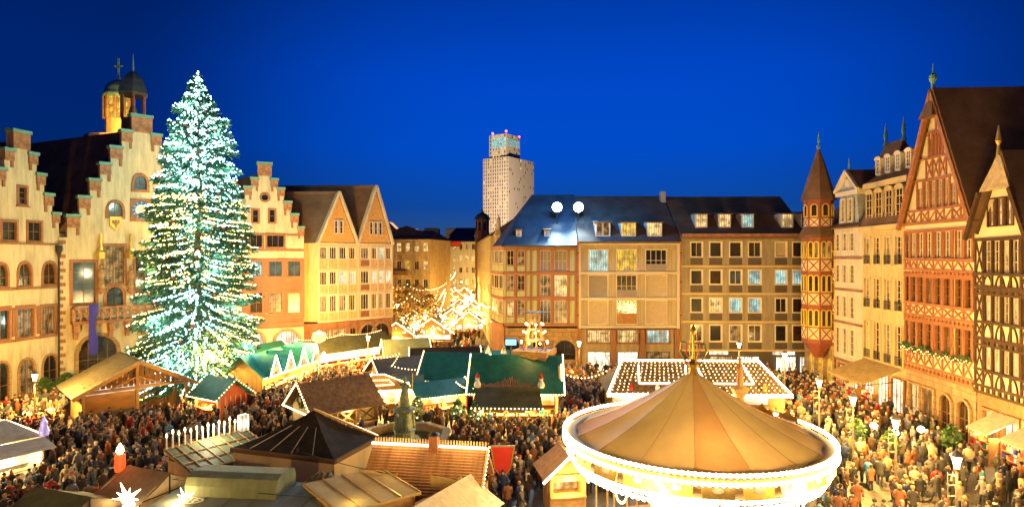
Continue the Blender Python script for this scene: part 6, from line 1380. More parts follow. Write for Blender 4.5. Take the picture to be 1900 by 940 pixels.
def ringmesh(prof, n=72):
    m = MB(); vs = []; P_ = len(prof)
    for k in range(n):
        a = 2 * math.pi * k / n
        for r_, z in prof: vs.append((r_ * math.cos(a), r_ * math.sin(a), z))
    m.add(vs, [(k * P_ + i, k * P_ + (i + 1) % P_, ((k + 1) % n) * P_ + (i + 1) % P_, ((k + 1) % n) * P_ + i) for k in range(n) for i in range(P_)]); return m
ringmesh([(5.45, 6.0), (6.15, 6.02), (6.18, 5.95), (5.45, 5.92)]).build('gutter_ring', 'canopy_tan', cc, smooth=True)
ringmesh([(6.12, 5.86), (6.22, 5.86), (6.22, 5.97), (6.12, 5.97)]).build('rim_board', 'gold', cc)
def torus(Rr, z, r_, n=96, k2=8): return ringmesh([(Rr + r_ * math.cos(2 * math.pi * i / k2), z + r_ * math.sin(2 * math.pi * i / k2)) for i in range(k2)], n)
for Rr, zz_, r_, nb_ in ((6.26, 6.13, 0.06, 150), (6.28, 5.80, 0.05, 150), (5.97, 5.04, 0.07, 140), (5.78, 4.74, 0.06, 140)):
    torus(Rr, zz_, r_).build('light_ring', 'tube_ring' if zz_ > 6 else 'tube_warm', cc); L = MB()
    for k in range(nb_): a = 2 * math.pi * k / nb_; L.ball(((Rr + .05) * math.cos(a), (Rr + .05) * math.sin(a), zz_), 0.105)
    tag(L.build('ring_bulbs', 'tube_warm', cc), kind='stuff')
for k in range(nseg):      # raised canvas seams
    a = 2 * math.pi * k / nseg + 0.12; pts = [Vector(((RC * (1 - v) + .05) * math.cos(a), (RC * (1 - v) + .05) * math.sin(a), zr_ + (zt_ - zr_) * v - .22 * math.sin(math.pi * v) + .012)) for v in [j / 8 for j in range(9)]]
    MB().path(pts, 0.008, 5).build('canvas_seam', 'canopy_tan', cc)
ringmesh([(6.1, 5.85), (6.2, 5.82), (5.95, 5.15), (5.85, 5.15)]).build('valance', 'canopy_tan', cc, smooth=True)
for k in range(24):      # carved rounding boards with mirrors
    a = 2 * math.pi * (k + 0.5) / 24
    o = MB().prism([(-0.62, -0.28), (0.62, -0.28), (0.66, 0.2), (0.3, 0.36), (0, 0.28), (-0.3, 0.36), (-0.66, 0.2)], -0.06, 0.0).build('rounding_board', 'gold', cc, (6.1 * math.cos(a), 6.1 * math.sin(a), 5.5)); o.rotation_euler = (R(-16), 0, a + math.pi / 2)
    MB().prism([(0.22 * math.cos(t), 0.11 * math.sin(t)) for t in [2 * math.pi * q / 12 for q in range(12)]], -0.09, -0.05).build('mirror', 'tarp_beige', o)
    # scroll crest on the rim
    c_ = MB().prism([(-0.7, 0), (0.7, 0), (0.55, 0.25), (0.28, 0.22), (0, 0.5), (-0.28, 0.22), (-0.55, 0.25)], -0.03, 0.03).build('crest', 'gold', cc, (6.18 * math.cos(a), 6.18 * math.sin(a), 6.08)) if math.sin(a) > 0.3 and math.cos(a) > 0.25 else None
    if c_: c_.rotation_euler = (0, 0, a + math.pi / 2)
MB().lathe([(2.1, 0.6), (2.1, 3.4), (2.6, 4.4), (3.4, 5.0), (3.4, 5.1), (0.2, 5.1)], 32).build('drum', 'drum_glow', cc)
for k in range(16):
    a = 2 * math.pi * k / 16; rr = 4.9 if k % 2 else 3.9
    MB().tube((rr * math.cos(a), rr * math.sin(a), 0.6), (rr * math.cos(a), rr * math.sin(a), 5.4), 0.05).build('pole', 'gold', cc)
for k in range(12):
    a = 2 * math.pi * (k + 0.3) / 12
    ringp = [(0.55 * math.cos(t), 0.55 * math.sin(t)) for t in [math.pi * q / 10 for q in range(11)]]
    o = MB(); [o.ball((5.35 * math.cos(a) + 0.6 * -math.sin(a) * x, 5.35 * math.sin(a) + 0.6 * math.cos(a) * x, 4.6 - y * 0.9), 0.055) for x, y in ringp]; tag(o.build('light_garland', 'bulb_warm', cc), kind='stuff')
MB().lathe([(6.2, 0), (6.2, 0.55), (0.2, 0.6)], 48).build('platform', 'wood', cc)
# crown ornament
MB().lathe([(0.28, 8.7), (0.2, 9.0), (0.3, 9.2), (0.08, 9.4), (0.06, 10.5), (0.16, 10.7), (0.02, 11.0)], 10).build('finial', 'gold', cc)
for k in range(8):
    a = math.pi / 4 * k; pts = [Vector((math.cos(a) * r_, math.sin(a) * r_, z)) for r_, z in ((0.08, 9.1), (0.55, 9.25), (0.95, 9.75), (0.85, 10.15), (0.5, 10.1))]
    MB().path([Vector((q.x * .72, q.y * .72, q.z)) for q in pts], 0.028).build('scroll_arm', ('gold', 'red_panel', 'gold', 'tarp_green')[k % 4], cc)
for k in range(6): a = math.pi / 3 * k; lamp('POINT', (6.9 * math.cos(a), 6.9 * math.sin(a), 5.2), 190, (1.0, 0.68, 0.32), 0.4, cc)
lamp('POINT', (0, -3.5, 4.3), 160, (1.0, 0.74, 0.40), 0.4, cc)
for k in range(3): a = 2 * math.pi * k / 3 + 0.5; lamp('POINT', (2.6 * math.cos(a), 2.6 * math.sin(a), 5.75), 20, (1.0, 0.66, 0.30), 0.3, cc)
cc.scale = (0.925, 0.925, 1.0)
# ticket hut with tube lit gable left of the carousel
r = stall('ticket_hut', 'ochre ticket hut with white paned window and tube lit peak beside the carousel', 2.9, 34.6, 10, 2.0, 1.8, 2.2, 3.2, 'wood', 'wood_light', 'lit_warm', ridge='y', string=False, power=40, goods=False)
q = MB(); q.bar((-1.5, -1.4, 2.0), (0, -1.4, 3.35), 0.1, 0.1).bar((1.5, -1.4, 2.0), (0, -1.4, 3.35), 0.1, 0.1); q.build('light_tube', 'tube_warm', r)
# ================================================================== great lit fir
XT, YTR = -31.9, 63.0; HT = 32.5
tr = thing('christmas_tree', 'towering fir covered in white and yellow lights before the town hall', 'tree', (XT, YTR, 0)); FOOT.append((XT, YTR, 0, 3, 3))
m = MB(); n_ = 12
for k in range(n_): z0, z1 = HT * k / n_, HT * (k + 1) / n_; m.tube((0, 0, z0), (0, 0, z1), 0.55 * (1 - z0 / HT) + 0.04, 0.55 * (1 - z1 / HT) + 0.04, 10, caps=False)
m.build('trunk', 'bark', tr)
CR = [(0, 0.08), (0.06, 0.95), (0.107, 1.75), (0.196, 3.2), (0.286, 3.75), (0.375, 4.4), (0.518, 5.3), (0.70, 5.9), (0.86, 6.3), (0.95, 5.6), (1.0, 5.0)]
def crown_r(z):
    d = (HT - z) / HT
    for (a, ra), (b, rb) in zip(CR, CR[1:]):
        if d <= b: return 0.93 * (ra + (rb - ra) * (d - a) / (b - a))
    return CR[-1][1]
rnd = random.Random(11); LV, LF = [], []
brm = MB(); BUL = {'bulb_cool': MB(), 'bulb_yellow': MB()}; BAU = MB()
def leaf(c, d, s):
    d = d.normalized(); e = d.orthogonal().normalized(); e.rotate(Matrix.Rotation(rnd.uniform(0, 6.28), 3, d)); o = len(LV)
    LV.extend([tuple(c), tuple(c + d * s * 0.55 + e * s * 0.17), tuple(c + d * s), tuple(c + d * s * 0.5 - e * s * 0.17)]); LF.append((o, o + 1, o + 2, o + 3))
z = 2.4
while z < HT - 0.3:
    rz_ = crown_r(z); nb = max(5, int(5 + rz_ * 2.9)); ph = rnd.uniform(0, 6.28)
    for b in range(nb):
        a = ph + 2 * math.pi * b / nb + rnd.uniform(-0.2, 0.2); L_ = rz_ * rnd.uniform(0.68, 1.12); dr = Vector((math.cos(a), math.sin(a), 0))
        z_b = z; z = z + rnd.uniform(-0.75, 0.75); lift = 0.16 if z > HT * 0.75 else (-0.05 if z > HT * 0.3 else -0.22)
        pts = [dr * (L_ * t) + Vector((0, 0, z + L_ * (lift * t - 0.22 * t * t + 0.16 * t ** 3))) for t in (0.05, 0.4, 0.7, 1.0)]
        for p_, q_ in zip(pts, pts[1:]): brm.tube(p_, q_, 0.05, 0.03, 4, caps=False)
        nl = int(20 + L_ * 17)
        for k in range(nl):
            t = 0.12 + 0.88 * rnd.random() ** 0.7; s3 = t * 3 - 0.0; i_ = min(2, int(t * 3)); c = pts[i_].lerp(pts[i_ + 1], t * 3 - i_)
            side = dr.cross(Vector((0, 0, 1))) * rnd.uniform(-1, 1) * (0.25 + 0.75 * L_ / 6.0 * (1.15 - t))
            c = c + side * 0.8 + Vector((0, 0, rnd.gauss(-0.12, 0.14)))
            leaf(c, dr * 0.8 + side * 0.7 + Vector((rnd.gauss(0, .25), rnd.gauss(0, .25), rnd.gauss(-0.35, 0.3))), rnd.uniform(0.32, 0.62))
        # bulbs strung along the branch
        nbulb = int(L_ * (3.2 if z < HT * 0.55 else 4.2)) + 2
        if z < HT * 0.6 and rnd.random() < 0.2: nbulb = 2
        for k in range(nbulb):
            t = (k + 0.5 + rnd.uniform(-.18, .18)) / nbulb; t = 0.14 + 0.88 * t; i_ = min(2, int(t * 3 - 0.001)); c = pts[i_].lerp(pts[i_ + 1], min(1, t * 3 - i_)) + Vector((rnd.gauss(0, .05), rnd.gauss(0, .05), 0.14 + rnd.gauss(0, .05 if z < HT * 0.6 else .16)))
            front_left = (c.x < 1.4 and z < HT * 0.64 and z > HT * 0.33) or (abs(c.x) > 2.6 and z < HT * 0.62)
            BUL['bulb_yellow' if (front_left and rnd.random() < 0.92) else 'bulb_cool'].ball(c, rnd.uniform(0.06, 0.092))
        BUL['bulb_cool' if z > HT * 0.62 or rnd.random() < .5 else 'bulb_yellow'].ball(pts[3] + dr * 0.12 + Vector((0, 0, .1)), 0.085)
        if rnd.random() < 0.16: BAU.ball(pts[3] + Vector((0, 0, -0.15)), 0.14)
        z = z_b
    z += 0.36 + 0.42 * (rz_ / 6.4)
for k in range(230):     # bright strings up the middle
    zz = 3 + (HT - 3.1) * k / 230; a = rnd.uniform(-2.4, -0.7); rr = min(0.9, crown_r(zz) * 0.5) * rnd.uniform(0.5, 1.1); BUL['bulb_cool'].ball((rr * math.cos(a), -crown_r(zz) * rnd.uniform(0.35, 0.85) + 0.2, zz), 0.085)
me = bpy.data.meshes.new('crown'); me.from_pydata(LV, [], LF); me.materials.append(M['needle']); tag(obj('crown', me, tr), kind='stuff')
tag(brm.build('branches', 'bark', tr), kind='stuff')
for k_, v_ in BUL.items(): tag(v_.build('light_string', k_, tr), kind='stuff')
tag(BAU.build('baubles', 'red_panel', tr), kind='stuff')
for k in range(26):
    zz = 3.5 + (HT - 6) * (k + 0.5) / 26; a = -math.pi / 2 + 2.4 * (k * 0.618); rr = crown_r(zz) * 0.86
    yel = 10 < zz < 20 and math.cos(a) < 0.1
    lamp('POINT', (rr * math.cos(a), rr * math.sin(a), zz), 105, (1.0, 0.80, 0.36) if yel else (0.62, 1.0, 0.9), 0.3, tr, name='string_light')
# ================================================================== street lamps
def street_lamp(label, x, y, h, power, col=WARM, group=None, ladder=False, gmat='lamp_glass', s=1.0):
    t = thing('street_lamp', label, 'street lamp', (x, y, 0), 0, group); FOOT.append((x, y, 0, 0.3, 0.3))
    MB().lathe([(0.16, 0), (0.13, 0.5), (0.07, 0.7), (0.055, h - 0.75)], 8).build('post', 'post_grey', t)
    m = MB(); m.lathe([(0.08, h - 0.8), (0.14, h - 0.72), (0.05, h - 0.68)], 8)
    for k in range(4): a = math.pi / 2 * k + math.pi / 4; m.tube((0.11 * s * math.cos(a), 0.11 * s * math.sin(a), h - 0.7), (0.26 * s * math.cos(a), 0.26 * s * math.sin(a), h - 0.15), 0.014, n=4)
    m.build('lantern_frame', 'iron', t)
    MB().lathe([(0.10 * s, h - 0.7), (0.23 * s, h - 0.16)], 6).build('lantern_glass', gmat, t)
    MB().lathe([(0.29 * s, h - 0.16), (0.2 * s, h - 0.02), (0.05, h + 0.1), (0.03, h + 0.22)], 8).build('lantern_cap', 'post_grey', t)
    if ladder:
        m = MB().tube((-0.42, 0, h - 2.6), (-0.42, 0, h - 0.9), 0.02, n=5)
        for k in range(4): m.tube((-0.42, 0, h - 2.5 + k * 0.5), (0, 0, h - 2.5 + k * 0.5), 0.015, n=5)
        m.build('ladder_bar', 'post_grey', t)
    lamp('POINT', (0, 0, h - 0.4), power, col, 0.28, t)
    return t
LP = 2600
G_ = 'lantern lamps along the timbered houses'
street_lamp('lantern lamp post before the corner of the timber and yellow houses', *atz(1662, 785, 4.6)[:2], 5.0, LP, group=G_, ladder=True)
street_lamp('lantern lamp post standing before the gold awning', *atz(1583, 742, 4.6)[:2], 5.0, LP, ladder=True)
street_lamp('lantern lamp post near the oriel tower house', *atz(1520, 710, 4.6)[:2], 5.0, LP * 0.8, ladder=True)
street_lamp('lantern lamp post before the cream shop awnings', *atz(1775, 855, 4.6)[:2], 5.0, LP, ladder=True)
street_lamp('tall single globe lamp before the office block shops', *atz(1456, 660, 5.4)[:2], 5.8, LP * 0.7)
street_lamp('slim lamp post at the end of the orange lit stall', *atz(683, 627, 5.0)[:2], 5.4, LP * 0.7)
street_lamp('lamp post before the stone arches of the stepped gable', -38.5, 50.0, 4.8, LP * 2.2)
street_lamp('lamp post half hidden by the barn roof', -29.0, 59.0, 5.4, LP * 1.9)
street_lamp('lamp post between green stall and beige grid house', 7.2, 66.5, 5.2, LP * 0.75)
street_lamp('lamp post behind the bulb curtain stall', 24.0, 65.5, 5.2, LP * 0.75)
for k, (x, y, lb) in enumerate(((-25, 14.5, 'unseen lamp post added to light the near roofs, outer west one'), (-10, 13.5, 'unseen lamp post added to light the near roofs, inner west one'), (3, 13.5, 'unseen lamp post added to light the near roofs, middle one'), (17, 14.5, 'unseen lamp post added to light the near roofs, east one'))):
    street_lamp(lb, x, y, 8.0, (2600, 2000, 500, 1300)[k])  # lamp posts added out of view to warm the foreground roofs
# big orange flood lamp on a mast by the third gable
p = at(592, 625, 68)
t = thing('mast_lamp', 'blazing orange flood lamp on a tall mast before the stepped gable', 'lamp', (p.x, p.y, 0)); FOOT.append((p.x, p.y, 0, 0.4, 0.4))
MB().lathe([(0.18, 0), (0.1, 1), (0.07, p.z - 0.4)], 8).build('mast', 'post_grey', t); MB().lathe([(0.12, p.z - 0.6), (0.66, p.z - 0.35), (0.8, p.z), (0.66, p.z + 0.4), (0.1, p.z + 0.6)], 14).build('globe', 'lamp_orange', t); MB().lathe([(0.5, p.z + 0.42), (0.2, p.z + 0.62), (0.05, p.z + 0.7)], 10).build('cap', 'iron', t)
MB().lathe([(0.13, p.z - 2.3), (0.22, p.z - 1.8), (0.05, p.z - 1.6)], 8, (0.5, 0, 0)).build('small_lantern', 'lamp_glass', t); MB().tube((0, 0, p.z - 1.7), (0.5, 0, p.z - 1.7), 0.03).build('arm', 'post_grey', t)
lamp('POINT', (0, 0, p.z + 1.5), 3300, ORANGE, 0.5, t)
# lit spheres and star lamps along the pavement before the timbered houses
for k, (px, py, lb) in enumerate(((1621, 790, 'warm pavement light ball nearest the gold awning'), (1661, 803, 'warm pavement light ball below the lantern post'), (1709, 797, 'warm pavement light ball by the stone arch door'))):
    p = atz(px, py, 1.9); t = thing('light_ball', lb, 'lamp', (p.x, p.y, 0), group=None); MB().tube((0, 0, 0), (0, 0, 1.8), 0.035).build('post', 'iron', t); MB().lathe([(0.05, 1.72), (0.2, 1.82), (0.24, 1.95), (0.17, 2.1), (0.04, 2.16)], 12).build('globe', 'lamp_glass', t); lamp('POINT', (0, 0, 2.4), 90, WARMW, 0.2, t)
# ------------------------------------------------------------------ potted shrubs and small trees
def shrub(label, x, y, h, w, n, seed, pot=True, mt='leaf', zb=0.0, cat='shrub', trunk=0.3, group=None, leafs=0.16):
    rr = random.Random(seed); t = thing('shrub' if cat == 'shrub' else 'tree', label, cat, (x, y, zb), 0, group)
    if pot: MB().lathe([(0.22, 0), (0.32, 0.45), (0.34, 0.5), (0.27, 0.5)], 10).build('pot', 'brick', t)
    MB().tube((0, 0, 0.3), (0, 0, h * 0.7), trunk * 0.16 + 0.03, 0.02, 6).build('trunk', 'bark', t)
    lm = MB()
    if h > 3:
        bm_ = MB()
        for k in range(16): a = rr.uniform(0, 6.28); z0 = h * rr.uniform(0.25, 0.6); bm_.tube((0, 0, z0), (w * 0.8 * math.cos(a), w * 0.8 * math.sin(a), z0 + h * rr.uniform(0.15, 0.4)), 0.05, 0.015, 4)
        tag(bm_.build('branches', 'bark', t), kind='stuff')
    for k in range(n):
        u, v = rr.random(), rr.uniform(0, 6.28); zz = h * (0.22 + 0.78 * u); r_ = w * math.sin(math.pi * (0.12 + 0.82 * u)) * rr.uniform(0.3, 1.05)
        c = Vector((r_ * math.cos(v), r_ * math.sin(v), zz)); d = Vector((rr.gauss(0, 1), rr.gauss(0, 1), rr.gauss(0.2, 1))).normalized() * leafs; e = d.orthogonal().normalized() * leafs * 0.45
        lm.add([c - d, c + e, c + d, c - e], [(0, 1, 2, 3)])
    tag(lm.build('crown', mt, t), kind='stuff'); return t
for k, (px, py, h, w, lb) in enumerate(((60, 748, 2.2, 0.9, 'leafy shrub in a pot under the pointed arch'), (82, 745, 1.7, 0.8, 'low potted shrub right of the leafy one by the arches'), (103, 742, 2.4, 1.0, 'broad potted shrub beside the timber barn'))):
    p = atz(px, py, 0); shrub(lb, p.x, p.y + 1.5, h, w, 420, k)
for k, (px, py, lb) in enumerate(((1591, 835, 'small potted conifer before the pavement light balls'), (1652, 862, 'slim potted conifer next to the lantern post'), (1764, 848, 'dark potted bush against the black timbered shopfront'))):
    p = atz(px, py, 0); shrub(lb, p.x, p.y, 2.3, 0.65, 380, 20 + k)
for k, (px, py, lb) in enumerate(((775, 795, 'small lit fir beside the fountain basin'), (850, 800, 'lit fir by the cream sheet near the fountain'), (882, 806, 'slim lit fir between fountain and red panel'))):
    p = atz(px, py, 0); s_ = shrub(lb, p.x, p.y, 2.6, 0.6, 300, 40 + k, pot=False, mt='needle', cat='tree'); L = MB(); FOOT.append((p.x, p.y, 0, 0.6, 0.6))
    for j in range(9): a = j * 2.4; L.ball((0.5 * (1 - j / 11) * math.cos(a), 0.5 * (1 - j / 11) * math.sin(a) - 0.1, 0.6 + j * 0.22), 0.07)
    tag(L.build('light_string', 'bulb_warm', s_), kind='stuff')
# ------------------------------------------------------------------ market street beyond the square
rs = random.Random(5)
for k, (px, Y, h, w) in enumerate(((752, 104, 8.5, 3.6), (775, 108, 9.5, 4.0), (798, 101, 8.0, 3.4), (740, 112, 9.0, 3.6))):
    p = at(px, 478, Y); shrub(('bare brown street tree behind the bulb edged stall by the twin gables', 'tallest bare street tree before the apartment block balconies', 'bare street tree closest to the steep bulb garland', 'bare street tree standing tight against the apartment block')[k], p.x, Y, h, w * 0.8, 420, 60 + k, pot=False, mt='leaf_brown', cat='tree', group='lit trees along the market street', trunk=1.2, leafs=0.3)
def far_stall(px, Y, W, hr, roof, k, lb):
    lb = ('wide brown stall edged with bulbs heading the market street', 'olive stall edged with bulbs beside the twin gable house corner', 'shingled stall edged with bulbs under the street trees', 'brown stall edged with bulbs below the steep garland', 'olive stall edged with bulbs beside the gold lit street house', 'shingled stall edged with bulbs midway up the market street', 'brown stall edged with bulbs before the ochre street front', 'olive stall edged with bulbs under the gold lit house windows', 'shingled stall edged with bulbs near the red sign building', 'last brown stall edged with bulbs below the red sign')[k]
    p = at(px, 478, Y); return stall('market_stall', lb, p.x, Y, rs.uniform(-8, 8), W, 3.4, 2.4, hr, roof, 'wood', 'shop_light', ridge='y', endlights=False, power=140, step=0.22, br=0.1, planks=False, goods=False, group='gabled stalls in the market street')
for k, (px, Y, W, hr) in enumerate(((803, 98, 6.0, 4.6), (738, 94, 5.0, 4.4), (769, 110, 5.5, 4.8), (838, 116, 5.5, 4.6), (870, 112, 5, 4.4), (852, 140, 6, 4.8), (820, 146, 6, 5), (880, 138, 5, 4.6), (845, 175, 6, 5), (862, 190, 6, 5))):
    far_stall(px, Y, W, hr, ('tarp_brown', 'tarp_olive', 'shingle_roof')[k % 3], k, 'small gabled stall edged with bulbs in the crowded market street')
def garland(label, pts, step, r_, sag=0.5, mt='bulb_warm'):
    g = thing('light_garland', label, 'lights', pts[0]); L = MB(); o = Vector(pts[0]); q = [Vector(p) - o for p in pts]; bulbs(L, q, step, r_, sag); tag(L.build('bulbs', mt, g), kind='stuff')
    w = MB(); w.path(q, 0.02, 4); w.build('cable', 'iron', g); return g
garland('zigzag bulb garland rising along the street from the bulb edged gable', [at(735, 620, 96), at(757, 590, 102), at(800, 575, 104), at(833, 520, 140), at(845, 505, 175)], 0.6, 0.10)
garland('bulb garland hung before the apartment block balconies', [at(730, 533, 115), at(756, 527, 116), at(790, 537, 118), at(828, 525, 125)], 0.6, 0.09)
garland('bulb garland swung across the lit street trees', [at(730, 560, 100), at(760, 545, 103), at(800, 550, 108), at(812, 540, 112)], 0.6, 0.09, 1.0)
garland('steep bulb garland down the middle of the market street', [at(836, 510, 150), at(826, 545, 128), at(816, 575, 112), at(826, 590, 104)], 0.6, 0.10)
garland('bulb garland over the shops at the corner house side', [at(876, 565, 118), at(893, 563, 108), at(912, 566, 98)], 0.6, 0.11)
m = MB(); L2 = MB()
for k in range(1500):
    px = rs.uniform(733, 912); py = 618 - 112 * rs.random() ** 0.8
    if px > 840 and py > 600: continue
    lo = 833 - (py - 500) * 0.9; hi = 872 + (py - 500) * 0.5
    if not (lo - 10 < px < hi + 6): continue
    zz = rs.uniform(1.8, 4.5); Y = (EYE - zz) * FPX / max(20, (py - HY)); Y = min(Y, 230)
    q = at(px, py, Y); (m if rs.random() < 0.8 else L2).ball(q, 0.0009 * Y + 0.015)
tag(m.build('distant_bulbs', 'bulb_warm'), 'countless small bulbs strung through the far market street', 'lights', kind='stuff'); tag(L2.build('distant_bulbs', 'bulb_cool'), 'scattered cool white bulbs in the far market street', 'lights', kind='stuff')
for x, y, z_, pw in ((-14, 100, 5, 1300), (-10, 118, 5, 2200), (-9, 140, 6, 2600), (-8.5, 106, 6, 1900), (-12, 165, 6, 2600), (-15.5, 190, 7, 3200), (-9, 195, 7, 2600), (-20, 108, 6, 3200), (-4.5, 90, 4.5, 500)):
    t = street_lamp('lantern lamp among the stalls of the market street', x, y, z_, pw, group='lamps in the market street')
# ================================================================== people
from mathutils import noise as mnoise
def make_person(pose):
    """one continuous skinned body, a coat and a head covering"""
    V, E, Rd = [], [], []
    def v(p, r, par=None):
        V.append(p); Rd.append(r)
        if par is not None: E.append((par, len(V) - 1))
        return len(V) - 1
    st, aL, aR, lean = pose['stride'], pose['armL'], pose['armR'], pose.get('lean', 0)
    pel = v((0, 0, .95), .13); sp = v((0, -lean * .4, 1.16), .125, pel); chs = v((0, -lean, 1.37), .145, sp); nk = v((0, -lean - .01, 1.50), .052, chs)
    hb = v((0, -lean - .03, 1.56), .068, nk); hm = v((0, -lean - .03, 1.64), .092, hb); v((0, -lean - .02, 1.72), .06, hm); v((0, -lean - .125, 1.625), .016, hm)
    for s, arm in ((-1, aL), (1, aR)):
        sh = v((s * .19, -lean, 1.41), .06, chs); el_ = v((s * (.23 + arm[0]), -lean + arm[1], arm[2]), .045, sh); wr = v((s * (.2 + arm[3]), -lean + arm[4], arm[5]), .03, el_)
        d = (Vector(V[wr]) - Vector(V[el_])).normalized(); pc = Vector(V[wr]) + d * .06; pa = v(tuple(pc), .03, wr)
        sd = Vector((s, 0, 0)).cross(d); sd = sd.normalized() if sd.length > .1 else Vector((0, 1, 0))
        for k in range(4):
            q = pc + d * .045 + sd * (k - 1.5) * .019; a1 = v(tuple(q), .0085, pa); v(tuple(q + d * (.035 + .008 * (k in (1, 2))) + Vector((-s * .012, 0, 0))), .0075, a1)
        th = v(tuple(pc + sd * -.04 + d * .01), .010, pa); v(tuple(pc + sd * -.055 + d * .045), .009, th)
        hp = v((s * .09, 0, .89), .095, pel); kn = v((s * .1, -.03 - s * st * .5, .5), .066, hp); an = v((s * .1, .03 - s * st, .09 + abs(st) * .12 * (s > 0)), .045, kn); v((s * .115, -.13 - s * st, .04 + abs(st) * .05 * (s > 0)), .042, an)
    me = bpy.data.meshes.new('person_skeleton'); me.from_pydata(V, E, []); o = bpy.data.objects.new('person_skeleton', me); COL.objects.link(o)
    sk = o.modifiers.new('Skin', 'SKIN'); sk.use_smooth_shade = True
    for i, sv in enumerate(me.skin_vertices[0].data): sv.radius = (Rd[i], Rd[i]); sv.use_root = (i == 0)
    sb = o.modifiers.new('Sub', 'SUBSURF'); sb.levels = 1
    bpy.context.view_layer.update(); dg = bpy.context.evaluated_depsgraph_get()
    body = bpy.data.meshes.new_from_object(o.evaluated_get(dg)); bpy.data.objects.remove(o); bpy.data.meshes.remove(me)
    body.materials.clear(); body.materials.append(M['skin']); body.materials.append(M['trousers']); body.materials.append(M['eye'])
    for p in body.polygons:
        p.material_index = 1 if p.center.z < .97 and abs(p.center.x) < .19 and not (p.center.z > .72 and abs(p.center.x) > .16) else 0
        c = p.center
        if abs(c.z - 1.645) < .014 and c.y < -lean - .10 and .015 < abs(c.x) < .06: p.material_index = 2
    coat = MB(); yl = lambda z: -lean * max(0, min(1, (z - .95) / .42))
    prof = [(.215, .72), (.205, .85), (.19, 1.0), (.185, 1.1), (.2, 1.25), (.215, 1.38), (.17, 1.45), (.085, 1.50), (.08, 1.55)]; n = 12; vs = []
    for r_, z in prof:
        for k in range(n): t = 2 * math.pi * k / n; vs.append((r_ * 1.05 * math.cos(t), r_ * .74 * math.sin(t) + yl(z), z))
    coat.add(vs, [(j * n + k, j * n + (k + 1) % n, (j + 1) * n + (k + 1) % n, (j + 1) * n + k) for j in range(len(prof) - 1) for k in range(n)])
    for s, arm in ((-1, aL), (1, aR)):
        a = Vector((s * .17, -lean, 1.42)); b = Vector((s * (.23 + arm[0]), -lean + arm[1], arm[2])); c = Vector((s * (.2 + arm[3]), -lean + arm[4], arm[5]))
        coat.tube(a, b, .082, .068, 8).tube(b + (a - b) * .08, c, .068, .052, 8)
    coat_me = coat.mesh('coat', 'eye', True)
    cap = MB().lathe([(.105, 1.655), (.108, 1.69), (.09, 1.745), (.05, 1.775), (.015, 1.785)], 10, (0, -lean - .022, 0)).mesh('cap', 'eye', True)
    hair = MB().lathe([(.07, 1.56), (.10, 1.62), (.106, 1.69), (.085, 1.745), (.03, 1.765)], 10, (0, -lean + .005, 0)).mesh('hair', 'eye', True)
    scarf = MB().lathe([(.10, 1.44), (.125, 1.47), (.12, 1.52), (.085, 1.55)], 10, (0, -lean, 0)).tube((.05, -lean - .12, 1.5), (.07, -lean - .17, 1.18), .045, .05, 6).mesh('scarf', 'eye', True)
    pack = MB().lathe([(.10, 1.05), (.15, 1.1), (.16, 1.3), (.10, 1.42), (.03, 1.44)], 8, (0, .2 - lean, 0), 0, 1.1, .7).mesh('backpack', 'eye', True)
    return body, coat_me, cap, hair, scarf, pack
mat('trousers', (0.035, 0.035, 0.045), 0.85, 0.3, 4)
POSES = [dict(stride=0, armL=(.03, .03, 1.13, .0, -.07, .92), armR=(.03, .03, 1.13, .0, -.07, .92)),
         dict(stride=.22, armL=(.02, .12, 1.14, .0, .06, .93), armR=(.02, -.1, 1.14, .0, -.22, .96)),
         dict(stride=-.2, armL=(.02, -.12, 1.14, .0, -.25, .98), armR=(.02, .12, 1.14, .02, .05, .93)),
         dict(stride=.05, armL=(.03, -.03, 1.14, -.06, -.26, 1.17), armR=(.03, .02, 1.13, .0, -.06, .92)),
         dict(stride=0, armL=(.05, -.12, 1.2, -.1, -.3, 1.5), armR=(.05, -.12, 1.2, -.1, -.3, 1.5)),
         dict(stride=.1, armL=(.05, .05, 1.14, -.05, -.05, .98), armR=(.05, .05, 1.14, -.05, -.05, .98), lean=.05)]
POSE_TXT = ['standing', 'walking', 'striding', 'holding a hand forward', 'raising both hands', 'leaning forward']
PM = [make_person(p) for p in POSES]
COATS = [('black', (.016, .015, .016)), ('dark brown', (.07, .04, .022)), ('navy blue', (.02, .03, .08)), ('grey', (.15, .14, .13)), ('red', (.40, .025, .015)), ('beige', (.42, .32, .20)), ('olive', (.09, .085, .04)), ('cream white', (.58, .52, .42)), ('orange', (.55, .14, .03)), ('light blue', (.08, .28, .45)), ('rust brown', (.20, .075, .03)), ('charcoal', (.045, .042, .04))]
WEI = [11, 11, 4, 4, 1.4, 3, 5, 1, .6, .5, 9, 10]
CM = [mat('coat_' + n.replace(' ', '_'), c, .85, .2, 6) for n, c in COATS]
HATS = [('dark cap', 'cap', (.03, .025, .022)), ('grey cap', 'cap', (.22, .2, .18)), ('cream cap', 'cap', (.5, .42, .3)), ('red cap', 'cap', (.45, .03, .02)), ('dark hair', 'hair', (.025, .015, .01)), ('brown hair', 'hair', (.10, .05, .02)), ('fair hair', 'hair', (.42, .27, .10))]
HW = [5, 3, 2, 1, 6, 6, 4]
HM = [mat('headwear_' + n.replace(' ', '_'), c, .8, .2, 6) for n, _, c in HATS]
def inside(x, y):
    for fx, fy, rz, hw, hd in FOOT:
        dx, dy = x - fx, y - fy; c, s = math.cos(-rz), math.sin(-rz)
        if abs(dx * c - dy * s) < hw and abs(dx * s + dy * c) < hd: return True
    return False
rp2 = random.Random(21)
spots = []
y = 30.6
